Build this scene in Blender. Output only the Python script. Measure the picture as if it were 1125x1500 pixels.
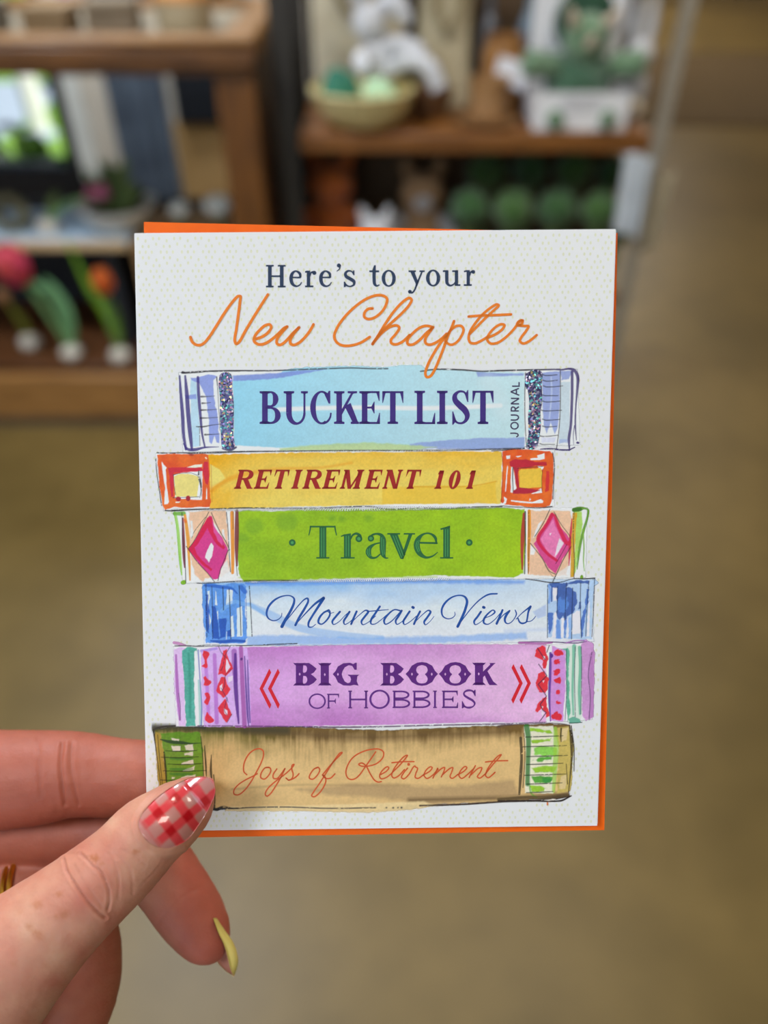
import bpy, math, random
import numpy as np
from mathutils import Vector, Matrix
from mathutils.geometry import tessellate_polygon

for _o in list(bpy.data.objects):
    bpy.data.objects.remove(_o, do_unlink=True)
SC = bpy.context.scene
COL = SC.collection
PI = math.pi

# ------------------------------------------------------------------ camera
PITCH = math.radians(41.0)
EYE = np.array([0.0, 0.0, 1.5])
FPX = 1100.0
RIGHT = np.array([1.0, 0.0, 0.0])
UP = np.array([0.0, math.sin(PITCH), math.cos(PITCH)])
FWD = np.array([0.0, math.cos(PITCH), -math.sin(PITCH)])
cd = bpy.data.cameras.new('camera')
cam = bpy.data.objects.new('camera', cd)
COL.objects.link(cam)
cam.location = EYE
cam.rotation_euler = (PI / 2 - PITCH, 0, 0)
cd.sensor_fit = 'VERTICAL'
cd.sensor_height = 36.0
cd.sensor_width = 27.0
cd.lens = FPX / 1500.0 * 36.0
cd.clip_start = 0.02
cd.clip_end = 200
cd.dof.use_dof = True
cd.dof.focus_distance = 0.176
cd.dof.aperture_fstop = cd.lens / 4.6
SC.camera = cam

# ------------------------------------------------------------------ view, world, sun
SC.view_settings.view_transform = 'Standard'
SC.view_settings.look = 'None'
SC.view_settings.gamma = 1.0
SC.view_settings.exposure = -0.50
SC.view_settings.use_curve_mapping = False
wd = bpy.data.worlds.new('daylight')
SC.world = wd
wd.use_nodes = True
_n = wd.node_tree.nodes
_bg = _n['Background']
_sky = _n.new('ShaderNodeTexSky')
_sky.sky_type = 'HOSEK_WILKIE'
_sky.sun_direction = (0.5, -0.35, 0.8)
_sky.turbidity = 3.0
wd.node_tree.links.new(_sky.outputs[0], _bg.inputs[0])
_bg.inputs[1].default_value = 1.0


def light(name, kind, loc, rot, energy, color, size=None, size_y=None):
    ld = bpy.data.lights.new(name, kind)
    ld.energy = energy
    ld.color = color
    if kind == 'AREA':
        ld.shape = 'RECTANGLE'
        ld.size = size
        ld.size_y = size_y or size
    lo = bpy.data.objects.new(name, ld)
    COL.objects.link(lo)
    lo.location = loc
    lo.rotation_euler = rot
    return lo


_s = light('sunlight', 'SUN', (3, -3, 8), (0, 0, 0), 12.0, (1.0, 0.96, 0.88))
_s.rotation_euler = Vector((-0.5, 0.35, -0.8)).to_track_quat('-Z', 'Y').to_euler()
_s.data.angle = 0.01

# daylight through the shop-front glazing behind the photographer
WIN_E, LAMP_E = 34.0, 24.0
light('shopfront_daylight', 'AREA', (-1.35, -2.52, 1.65), (PI / 2, 0, 0), WIN_E, (0.60, 0.80, 1.0), 2.4, 1.9)
LAMPS = [(-1.15, -0.5), (0.75, -0.5), (-1.0, 1.35), (0.7, 1.35), (-1.0, 3.2), (1.5, 3.2), (2.7, 5.4), (2.7, 8.2), (2.7, 11.0)]
for _x, _y in LAMPS:
    light('lamp_light', 'AREA', (_x, _y, 2.80), (0, 0, 0), LAMP_E * {1.35: 1.8, 3.2: 1.8, 5.4: 1.2, 8.2: 4.5, 11.0: 9.5}.get(_y, 1.0) * (1.58 if _x < 0 else 0.50), (0.83, 0.90, 1.0) if _x < 0 else (1.0, 0.92, 0.80), 0.55, 0.55)


# ------------------------------------------------------------------ helpers
def lin(c):
    c = np.asarray(c, float) / 255.0
    return np.where(c <= 0.04045, c / 12.92, ((c + 0.055) / 1.055) ** 2.4)


def ray(px, py):
    return FWD + (px - 562.5) / FPX * RIGHT - (py - 750.0) / FPX * UP


def at_depth(px, py, d):
    return EYE + ray(px, py) * d


def at_y(px, py, Y):
    r = ray(px, py)
    return EYE + r * (Y / r[1])


def at_z(px, py, Z):
    r = ray(px, py)
    return EYE + r * ((Z - EYE[2]) / r[2])


def mesh_obj(name, verts, faces, mat=None, parent=None, loc=None, smooth=True):
    """one mesh object; verts are in world axes, loc is its origin (world)"""
    v = np.asarray(verts, float).reshape(-1, 3)
    me = bpy.data.meshes.new(name)
    if loc is not None:
        v = v - np.asarray(loc, float)
    me.from_pydata(v.tolist(), [], [list(map(int, f)) for f in faces])
    if mat is not None:
        me.materials.append(mat)
    if smooth:
        me.polygons.foreach_set('use_smooth', [True] * len(me.polygons))
    me.update()
    o = bpy.data.objects.new(name, me)
    COL.objects.link(o)
    if loc is not None:
        o.location = loc
    if parent is not None:
        o.parent = parent
    return o


def tag(o, label=None, cat=None, group=None, kind=None):
    if label:
        o['label'] = label
    if cat:
        o['category'] = cat
    if group:
        o['group'] = group
    if kind:
        o['kind'] = kind
    return o


def empty(name, loc, rz=0.0):
    o = bpy.data.objects.new(name, None)
    o.empty_display_size = 0.05
    COL.objects.link(o)
    o.location = loc
    o.rotation_euler = (0, 0, rz)
    return o


def copy_tree(o, parent=None):
    c = o.copy()
    COL.objects.link(c)
    if parent is not None:
        c.parent = parent
    for ch in list(o.children):
        copy_tree(ch, c)
    return c


class MB:
    """collects shapes into one mesh"""

    def __init__(s):
        s.v, s.f = [], []

    def add(s, v, f):
        k = len(s.v)
        s.v += [tuple(map(float, p)) for p in v]
        s.f += [[i + k for i in q] for q in f]
        return s

    def box(s, x0, x1, y0, y1, z0, z1, bev=0.0):
        if bev <= 0:
            v = [(x, y, z) for z in (z0, z1) for y in (y0, y1) for x in (x0, x1)]
            f = [(0, 2, 3, 1), (4, 5, 7, 6), (0, 1, 5, 4), (2, 6, 7, 3), (0, 4, 6, 2), (1, 3, 7, 5)]
            return s.add(v, f)
        b = min(bev, (x1 - x0) / 2.01, (y1 - y0) / 2.01, (z1 - z0) / 2.01)
        v, idx = [], {}
        for sx in (0, 1):
            for sy in (0, 1):
                for sz in (0, 1):
                    X, Y, Z = (x0, x1)[sx], (y0, y1)[sy], (z0, z1)[sz]
                    dx, dy, dz = (b, -b)[sx], (b, -b)[sy], (b, -b)[sz]
                    idx[sx, sy, sz, 0] = len(v); v.append((X, Y + dy, Z + dz))
                    idx[sx, sy, sz, 1] = len(v); v.append((X + dx, Y, Z + dz))
                    idx[sx, sy, sz, 2] = len(v); v.append((X + dx, Y + dy, Z))
        f = []
        for a in (0, 1):
            f.append([idx[a, p, q, 0] for p, q in ((0, 0), (0, 1), (1, 1), (1, 0))][::(1 if a == 0 else -1)])
            f.append([idx[p, a, q, 1] for p, q in ((0, 0), (1, 0), (1, 1), (0, 1))][::(1 if a == 0 else -1)])
            f.append([idx[p, q, a, 2] for p, q in ((0, 0), (0, 1), (1, 1), (1, 0))][::(1 if a == 0 else -1)])
        for p in (0, 1):
            for q in (0, 1):
                f.append([idx[p, q, 0, 0], idx[p, q, 1, 0], idx[p, q, 1, 1], idx[p, q, 0, 1]][::(1 if p != q else -1)])
                f.append([idx[p, 0, q, 0], idx[p, 1, q, 0], idx[p, 1, q, 2], idx[p, 0, q, 2]][::(-1 if p != q else 1)])
                f.append([idx[0, p, q, 1], idx[1, p, q, 1], idx[1, p, q, 2], idx[0, p, q, 2]][::(1 if p != q else -1)])
        for k in idx:
            if k[3] == 0:
                t = [idx[k[0], k[1], k[2], j] for j in (0, 1, 2)]
                f.append(t[::(1 if (k[0] + k[1] + k[2]) % 2 else -1)])
        return s.add(v, f)

    def tube(s, pts, rad, n=12, cap=True, flat=None):
        """swept tube along pts, rad scalar or list; flat=(axis vector, factor) squashes the section"""
        P = np.asarray(pts, float)
        R = np.full(len(P), rad, float) if np.isscalar(rad) else np.asarray(rad, float)
        T = np.gradient(P, axis=0)
        T /= np.linalg.norm(T, axis=1)[:, None] + 1e-12
        ref = np.array([0, 0, 1.0]) if abs(T[0][2]) < 0.9 else np.array([1.0, 0, 0])
        v = []
        a = np.linspace(0, 2 * PI, n, endpoint=False)
        for p, t, r in zip(P, T, R):
            u = ref - t * np.dot(ref, t)
            u /= np.linalg.norm(u) + 1e-12
            w = np.cross(t, u)
            ref = u
            ring = p + r * (np.cos(a)[:, None] * u + np.sin(a)[:, None] * w)
            if flat is not None:
                ax = np.asarray(flat[0], float)
                d = (ring - p) @ ax
                ring = ring - np.outer(d * (1 - flat[1]), ax)
            v += list(ring)
        f = []
        for i in range(len(P) - 1):
            for j in range(n):
                f.append((i * n + j, i * n + (j + 1) % n, (i + 1) * n + (j + 1) % n, (i + 1) * n + j))
        if cap:
            f.append(list(range(n))[::-1])
            f.append([(len(P) - 1) * n + j for j in range(n)])
        return s.add(v, f)

    def lathe(s, prof, c=(0, 0, 0), n=32, close=False, rib=None):
        """profile [(r, z)...] about the z axis at c; rib=(count, amount)"""
        v, f = [], []
        for r, z in prof:
            for j in range(n):
                a = 2 * PI * j / n
                rr = r * (1 + (rib[1] * math.cos(rib[0] * a) if rib else 0))
                v.append((c[0] + rr * math.cos(a), c[1] + rr * math.sin(a), c[2] + z))
        m = len(prof)
        for i in range(m - 1):
            for j in range(n):
                f.append((i * n + j, i * n + (j + 1) % n, (i + 1) * n + (j + 1) % n, (i + 1) * n + j))
        if not close:
            f.append(list(range(n))[::-1])
            f.append([(m - 1) * n + j for j in range(n)])
        return s.add(v, f)

    def ball(s, c, r, n=20, m=14, lump=0.0, seed=0, rot=None):
        r = (r, r, r) if np.isscalar(r) else r
        rnd = np.random.RandomState(seed)
        ph = rnd.uniform(0, 6.28, (6, 3))
        k = rnd.uniform(2, 6, (6, 3))
        M = np.array(rot) if rot is not None else np.eye(3)
        v = []
        for i in range(m + 1):
            th = PI * i / m
            for j in range(n):
                a = 2 * PI * j / n
                d = np.array([math.sin(th) * math.cos(a), math.sin(th) * math.sin(a), math.cos(th)])
                q = 1 + lump * sum(math.sin(k[w] @ d + ph[w, 0]) for w in range(6)) / 3 if lump else 1.0
                v.append(np.array(c) + M @ (d * np.array(r) * q))
        f = []
        for i in range(m):
            for j in range(n):
                f.append((i * n + j, (i + 1) * n + j, (i + 1) * n + (j + 1) % n, i * n + (j + 1) % n))
        return s.add(v, f)

    def build(s, name, mat, parent=None, loc=None, smooth=True):
        """verts are local to the parent (or to loc)"""
        me = bpy.data.meshes.new(name)
        me.from_pydata(s.v, [], s.f)
        me.materials.append(mat)
        if smooth:
            me.polygons.foreach_set('use_smooth', [True] * len(me.polygons))
            try:
                me.set_sharp_from_angle(angle=math.radians(40))
            except Exception:
                pass
        me.validate()
        o = bpy.data.objects.new(name, me)
        COL.objects.link(o)
        if loc is not None:
            o.location = loc
        if parent is not None:
            o.parent = parent
        return o


def material(name, col, rough=0.6, col2=None, scale=8.0, stretch=(1, 1, 1), bump=0.0, bscale=60.0, metal=0.0,
             coat=0.0, detail=4.0, sheen=0.0, emit=None, emit_s=0.0, trans=0.0, spec=0.5, ramp=(0.35, 0.65)):
    m = bpy.data.materials.new(name)
    m.use_nodes = True
    nt = m.node_tree
    N, L = nt.nodes, nt.links
    b = N['Principled BSDF']
    b.inputs['Roughness'].default_value = rough
    b.inputs['Metallic'].default_value = metal
    b.inputs['Coat Weight'].default_value = coat
    b.inputs['Specular IOR Level'].default_value = spec
    if sheen:
        b.inputs['Sheen Weight'].default_value = sheen
    if trans:
        b.inputs['Transmission Weight'].default_value = trans
    c1 = tuple(lin(col)) + (1,)
    tc = N.new('ShaderNodeTexCoord')
    mp = N.new('ShaderNodeMapping')
    mp.inputs['Scale'].default_value = stretch
    L.new(tc.outputs['Object'], mp.inputs[0])
    nz = N.new('ShaderNodeTexNoise')
    nz.inputs['Scale'].default_value = scale
    nz.inputs['Detail'].default_value = detail
    L.new(mp.outputs[0], nz.inputs['Vector'])
    rp = N.new('ShaderNodeValToRGB')
    rp.color_ramp.elements[0].position, rp.color_ramp.elements[1].position = ramp
    rp.color_ramp.elements[0].color = tuple(lin(col2)) + (1,) if col2 is not None else tuple(0.88 * lin(col)) + (1,)
    rp.color_ramp.elements[1].color = c1
    L.new(nz.outputs['Fac'], rp.inputs[0])
    L.new(rp.outputs[0], b.inputs['Base Color'])
    if bump:
        n2 = N.new('ShaderNodeTexNoise')
        n2.inputs['Scale'].default_value = bscale
        n2.inputs['Detail'].default_value = 3
        L.new(mp.outputs[0], n2.inputs['Vector'])
        bp = N.new('ShaderNodeBump')
        bp.inputs['Strength'].default_value = bump
        bp.inputs['Distance'].default_value = 0.01
        L.new(n2.outputs['Fac'], bp.inputs['Height'])
        L.new(bp.outputs[0], b.inputs['Normal'])
    if emit is not None:
        b.inputs['Emission Color'].default_value = tuple(lin(emit)) + (1,)
        b.inputs['Emission Strength'].default_value = emit_s
    return m


def value_noise(x, y, seed=0):
    xi, yi = np.floor(x).astype(np.int64), np.floor(y).astype(np.int64)
    xf, yf = x - xi, y - yi

    def h(a, b):
        n = (a * 374761393 + b * 668265263 + seed * 974711) & 0x7fffffff
        n = ((n ^ (n >> 13)) * 1274126177) & 0x7fffffff
        return ((n ^ (n >> 16)) & 0xffff) / 65535.0
    u, v = xf * xf * (3 - 2 * xf), yf * yf * (3 - 2 * yf)
    return (h(xi, yi) * (1 - u) + h(xi + 1, yi) * u) * (1 - v) + (h(xi, yi + 1) * (1 - u) + h(xi + 1, yi + 1) * u) * v


def fbm(x, y, seed=0, oct=4):
    t, a, s = 0, 0.5, 0
    for k in range(oct):
        t = t + a * value_noise(x * 2 ** k, y * 2 ** k, seed + 17 * k)
        s += a
        a *= 0.5
    return t / s


def smooth(pts, n=10):
    """Catmull-Rom through rows of pts (any number of columns)"""
    P = np.asarray(pts, float)
    if len(P) < 3:
        t = np.linspace(0, 1, n + 1)[:, None]
        return P[0] * (1 - t) + P[-1] * t
    Q = np.vstack([2 * P[0] - P[1], P, 2 * P[-1] - P[-2]])
    out = []
    for i in range(1, len(Q) - 2):
        p0, p1, p2, p3 = Q[i - 1], Q[i], Q[i + 1], Q[i + 2]
        d = [max(np.linalg.norm((b - a)[:2]), 1e-6) ** 0.5 for a, b in ((p0, p1), (p1, p2), (p2, p3))]
        t0 = 0; t1 = d[0]; t2 = t1 + d[1]; t3 = t2 + d[2]
        for t in np.linspace(t1, t2, n, endpoint=False):
            A1 = (t1 - t) / (t1 - t0) * p0 + (t - t0) / (t1 - t0) * p1
            A2 = (t2 - t) / (t2 - t1) * p1 + (t - t1) / (t2 - t1) * p2
            A3 = (t3 - t) / (t3 - t2) * p2 + (t - t2) / (t3 - t2) * p3
            B1 = (t2 - t) / (t2 - t0) * A1 + (t - t0) / (t2 - t0) * A2
            B2 = (t3 - t) / (t3 - t1) * A2 + (t - t1) / (t3 - t1) * A3
            out.append((t2 - t) / (t2 - t1) * B1 + (t - t1) / (t2 - t1) * B2)
    out.append(P[-1])
    return np.array(out)
# ------------------------------------------------------------------ lettering traced stroke by stroke
CHAPTER = (
    [[(46, 595), (58, 628), (85, 650), (115, 653), (145, 638), (185, 590), (240, 505), (300, 410), (355, 335), (393, 296), (411, 296), (409, 330), (396, 430), (381, 540), (370, 620),
      (381, 644), (400, 632), (450, 545), (510, 445), (560, 365), (612, 284)],
     [(525, 608), (570, 592), (612, 562), (636, 525), (628, 504), (595, 508), (550, 545), (516, 590), (512, 625), (545, 648), (590, 642), (640, 612), (690, 568), (730, 530), (753, 518)],
     [(753, 518), (715, 560), (682, 605), (677, 638), (697, 652), (735, 632), (790, 572), (840, 524)],
     [(840, 524), (803, 568), (777, 612), (778, 642), (800, 652), (840, 636), (890, 588), (925, 540), (946, 502)]],
    [[(328, 385), (298, 388), (272, 412), (268, 445), (292, 462), (340, 453), (395, 410), (428, 355), (434, 312), (402, 290), (350, 290), (270, 322), (182, 388), (112, 462), (66, 532), (48, 590),
      (66, 632), (110, 656), (170, 656), (240, 636), (308, 594)],
     [(330, 645), (365, 590), (420, 500), (490, 400), (560, 328), (598, 308), (614, 320), (600, 355), (545, 418), (475, 482), (405, 545), (355, 605), (328, 645)],
     [(335, 635), (400, 560), (460, 518), (508, 510), (524, 527), (500, 570), (464, 615), (466, 638), (496, 648), (545, 630), (600, 580)],
     [(772, 522), (720, 512), (672, 527), (615, 575), (584, 620), (588, 646), (618, 650), (665, 622), (722, 565), (772, 522)],
     [(772, 522), (740, 565), (714, 610), (717, 638), (742, 650), (790, 636), (840, 600), (870, 570)],
     [(925, 478), (905, 530), (880, 585), (850, 670), (815, 760), (780, 840), (750, 882), (725, 886), (715, 860), (732, 800), (770, 725), (820, 645), (870, 585)]],
    [[(262, 375), (300, 320), (345, 288), (380, 290), (394, 315), (382, 355), (350, 402), (310, 425), (285, 420), (262, 400)],
     [(440, 345), (500, 285), (560, 225), (620, 170), (652, 138), (640, 130), (600, 150), (540, 198), (480, 268), (442, 330), (432, 375), (442, 408), (475, 416), (520, 398), (575, 365)],
     [(432, 219), (520, 212), (640, 208), (742, 203)],
     [(575, 372), (630, 348), (680, 310), (694, 282), (672, 275), (628, 297), (580, 350), (568, 388), (592, 416), (640, 412), (700, 374), (755, 320), (795, 268), (815, 247), (828, 248)],
     [(828, 248), (822, 270), (795, 285), (786, 275), (800, 254), (826, 248)], [(800, 284), (840, 288), (870, 290), (852, 325), (818, 370), (806, 398), (830, 416), (870, 402), (930, 355)]],
)
MOUNTAIN = (
    [[(165, 190, 5), (160, 215, 6), (135, 238, 7), (100, 245, 8), (66, 228, 11), (53, 195, 14), (66, 145, 16), (110, 95, 14), (170, 66, 10), (225, 63, 9), (253, 82, 13), (253, 115, 17), (225, 180, 19), (190, 240, 21), (165, 288, 24)],
     [(180, 265, 6), (230, 205, 7), (290, 130, 8), (330, 90, 10), (352, 82, 13), (358, 100, 14), (335, 150, 17), (290, 225, 17), (264, 278, 17)],
     [(275, 262, 6), (340, 190, 9), (410, 120, 15), (470, 80, 22)], [(470, 82, 22), (430, 145, 18), (385, 215, 15), (360, 262, 15), (362, 290, 11), (385, 292, 7), (412, 272, 5)],
     [(508, 168, 14), (470, 188, 13), (438, 228, 16), (433, 260, 14), (455, 271, 10), (490, 245, 12), (516, 202, 13), (512, 172, 12), (500, 175, 8), (520, 190, 5), (545, 185, 5)],
     [(590, 180, 15), (560, 215, 15), (534, 252, 14), (542, 273, 8), (580, 255, 6), (630, 205, 6), (660, 182, 10)], [(660, 180, 15), (640, 213, 15), (618, 250, 14), (624, 272, 8), (650, 263, 6), (690, 230, 6)],
     [(712, 178, 15), (692, 222, 15), (672, 270, 15)], [(680, 252, 6), (730, 205, 6), (778, 170, 10), (797, 178, 15), (772, 215, 15), (747, 252, 14), (756, 274, 8), (790, 262, 6), (850, 212, 6)],
     [(882, 142, 15), (850, 190, 15), (818, 240, 15), (818, 268, 10), (845, 270, 7), (890, 240, 6), (935, 200, 5)], [(790, 178, 7), (860, 172, 8), (945, 164, 5)],
     [(1030, 172, 11), (990, 165, 10), (945, 197, 13), (913, 245, 15), (922, 271, 10), (960, 255, 8), (1010, 205, 8), (1042, 172, 12)], [(1042, 172, 15), (1020, 210, 15), (998, 248, 14), (1007, 272, 8), (1040, 255, 6), (1085, 210, 6)]],
    [[(100, 178, 15), (75, 215, 15), (54, 252, 14), (62, 273, 8), (100, 255, 6), (150, 212, 6)], [(122, 147, 20), (128, 150, 20)],
     [(176, 178, 15), (152, 225, 15), (132, 270, 15)], [(145, 250, 6), (190, 205, 6), (238, 170, 10), (253, 180, 15), (230, 220, 15), (206, 256, 14), (215, 275, 8), (245, 255, 5), (278, 215, 5)],
     [(430, 182, 5), (432, 205, 6), (410, 226, 7), (375, 231, 8), (342, 210, 11), (335, 165, 14), (360, 115, 15), (410, 74, 11), (465, 60, 10), (503, 70, 14), (520, 100, 18), (508, 160, 19), (480, 230, 19), (452, 288, 20)],
     [(455, 282, 6), (500, 220, 7), (560, 145, 8), (620, 87, 10), (680, 53, 12), (740, 48, 11)],
     [(622, 180, 15), (598, 215, 15), (572, 252, 14), (580, 274, 8), (620, 255, 5), (660, 215, 5)], [(640, 147, 20), (646, 149, 20)],
     [(655, 225, 6), (700, 205, 8), (724, 182, 12), (712, 168, 9), (678, 190, 12), (644, 235, 15), (644, 262, 13), (672, 272, 8), (720, 240, 6), (765, 190, 6)],
     [(780, 168, 15), (759, 218, 16), (737, 267, 17)], [(742, 258, 6), (785, 205, 7), (832, 173, 12)], [(832, 173, 13), (808, 205, 18), (797, 235, 16), (802, 258, 12), (818, 267, 8), (842, 258, 7), (868, 228, 7), (882, 195, 9), (873, 168, 8)],
     [(880, 234, 6), (925, 188, 7), (985, 142, 14)], [(985, 142, 17), (970, 178, 14), (962, 225, 12), (957, 252, 12)], [(958, 253, 10), (942, 262, 11), (922, 265, 13), (905, 255, 12), (893, 228, 10)], [(958, 253, 6), (988, 248, 6), (1008, 232, 6), (1023, 213, 5)]],
)
JOYS = (
    [[(158, 248), (138, 228), (134, 190), (145, 145), (175, 95), (215, 65), (252, 58), (276, 72), (280, 105), (265, 155), (230, 225), (185, 305), (138, 365), (95, 395), (66, 390), (64, 362), (95, 322), (150, 285), (205, 258)],
     [(205, 258), (235, 240)],
     [(322, 195), (292, 198), (264, 235), (260, 268), (285, 280), (315, 256), (334, 217), (325, 196), (300, 196)],
     [(378, 205), (352, 245), (353, 273), (378, 276), (415, 235), (437, 203)], [(437, 203), (410, 262), (370, 330), (330, 388), (305, 405), (293, 390), (310, 352), (360, 303), (420, 258), (460, 225), (498, 185), (504, 172), (490, 178), (488, 210), (497, 245), (489, 275), (465, 288), (445, 272)],
     [(465, 288), (495, 278), (520, 262), (540, 240)],
     [(680, 195), (652, 205), (622, 245), (616, 272), (640, 281), (675, 250), (692, 212), (680, 194), (660, 200)],
     [(715, 245), (760, 190), (810, 135), (848, 97), (856, 85), (842, 88), (800, 140), (745, 225), (695, 305), (650, 370), (633, 402), (650, 410), (690, 380), (724, 330), (737, 290), (728, 258), (712, 250)], [(712, 250), (735, 274), (770, 273), (803, 242)],
     [(1102, 80), (1062, 138), (1022, 195), (978, 255), (938, 282), (902, 276), (884, 240), (892, 190), (932, 125), (1000, 82), (1072, 62), (1130, 62), (1158, 82), (1155, 120), (1110, 165), (1045, 185), (995, 184), (977, 172), (1000, 162), (1030, 183), (1060, 238), (1095, 290), (1122, 302), (1143, 298)]],
    [[(138, 247), (180, 222), (198, 197), (186, 190), (152, 215), (130, 255), (140, 277), (175, 270), (220, 237)],
     [(220, 235), (280, 175), (325, 122), (334, 106), (315, 111), (270, 157), (232, 212), (219, 255), (235, 272), (270, 255), (312, 210)], [(220, 160), (300, 153), (382, 152)],
     [(335, 200), (306, 235), (290, 268), (308, 278), (345, 245), (375, 195), (388, 184), (394, 192), (408, 200), (395, 240), (391, 267), (410, 275), (450, 250)],
     [(450, 250), (500, 220), (515, 196), (502, 190), (467, 220), (456, 254), (476, 275), (520, 250), (558, 207)],
     [(555, 200), (537, 238), (521, 272)], [(535, 247), (585, 202), (606, 195), (602, 220), (582, 264)], [(595, 244), (645, 202), (666, 196), (658, 228), (646, 262), (660, 275), (705, 245)],
     [(705, 248), (750, 220), (769, 196), (756, 188), (722, 220), (711, 254), (731, 275), (775, 245), (815, 207)],
     [(831, 182), (808, 225), (786, 268)], [(800, 248), (855, 200), (878, 197), (867, 230), (846, 262), (862, 273), (910, 237)],
     [(910, 235), (960, 173), (1010, 117), (1021, 101), (1002, 108), (952, 160), (917, 215), (906, 254), (925, 270), (955, 250), (975, 230)], [(905, 155), (980, 147), (1068, 145)]],
)


def heres(L):
    st, th = 27, 12

    def seri(xa, xb, y, up=True, t=12):
        L.poly([(xa, y), (xb, y), (xb, y + (t if up else -t)), (xa, y + (t if up else -t))])

    def box(x0, x1, y0, y1):
        L.poly([(x0, y0), (x1, y0), (x1, y1), (x0, y1)])

    def ring(cx, cy, rx, ry, wv, wh):
        a = np.linspace(0, 2 * PI, 40)
        L.stroke([(cx + (rx - wv / 2) * math.cos(t), cy + (ry - wh / 2) * math.sin(t), wh + (wv - wh) * math.cos(t) ** 2) for t in a], curve=False, round_=False)

    def e(x, dy=0):
        box(x + 18, x + 82, 152 + dy, 163 + dy)
        L.stroke([(x + 82, 160 + dy, 14), (x + 78, 130 + dy, 20), (x + 48, 111 + dy, 12), (x + 22, 130 + dy, 22), (x + 14, 168 + dy, 26), (x + 26, 207 + dy, 22), (x + 54, 222 + dy, 13), (x + 78, 212 + dy, 10), (x + 92, 192 + dy, 7)], round_=False)

    view(270, 375, 5)
    for x0 in (613, 700):
        box(x0, x0 + st, 66, 230)
        seri(x0 - 15, x0 + st + 15, 66); seri(x0 - 15, x0 + st + 15, 230, False)
    box(630, 710, 142, 155)
    e(768)
    box(897, 922, 108, 228); seri(884, 945, 229, False); L.poly([(885, 112), (900, 106), (900, 122), (885, 124)])
    L.stroke([(918, 150, 10), (930, 122, 12), (952, 116, 16)], round_=False); L.disc(pp([(952, 124)])[0], 15 / 5)
    e(986)
    view(480, 375, 5)
    L.disc(pp([(82, 70)])[0], 15 / 5); L.stroke([(92, 72, 12), (86, 95, 9), (66, 112, 4)])
    L.stroke([(190, 135, 8), (176, 114, 10), (150, 110, 14), (130, 128, 20), (136, 150, 24), (165, 168, 26), (192, 188, 24), (192, 210, 16), (165, 223, 11), (140, 216, 12), (126, 196, 8)], round_=False)
    L.poly([(184, 106), (196, 106), (196, 142), (188, 142)]); L.poly([(118, 188), (128, 188), (134, 226), (118, 230)])
    L.poly([(340, 68), (352, 68), (352, 110), (328, 110), (328, 100)])
    box(305, 376, 106, 119)
    L.stroke([(340, 110, 24), (340, 170, 24), (344, 205, 22), (358, 219, 14), (380, 212, 8)], round_=False)
    ring(447, 164, 52, 62, 26, 12)
    L.poly([(602, 108), (632, 108), (665, 195), (652, 222)]); L.poly([(688, 108), (700, 108), (652, 228), (642, 215)])
    seri(592, 646, 106); seri(672, 710, 106)
    L.stroke([(650, 215, 12), (636, 250, 12), (618, 270, 12), (604, 266, 14)]); L.disc(pp([(602, 262)])[0], 14 / 5)
    ring(772, 162, 52, 62, 26, 12)
    L.stroke([(872, 112, 25), (872, 170, 25), (876, 202, 22), (898, 217, 14), (925, 205, 10), (935, 190, 8)], round_=False)
    L.poly([(843, 106), (884, 104), (884, 116), (843, 118)])
    box(931, 955, 106, 218); L.poly([(912, 106), (955, 104), (955, 116), (912, 118)]); seri(931, 972, 219, False)
    box(1017, 1041, 104, 218); seri(996, 1055, 219, False); L.poly([(998, 108), (1020, 103), (1020, 117), (998, 120)])
    L.stroke([(1038, 145, 10), (1048, 118, 12), (1066, 110, 16)], round_=False); L.disc(pp([(1066, 117)])[0], 14 / 5)


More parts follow.
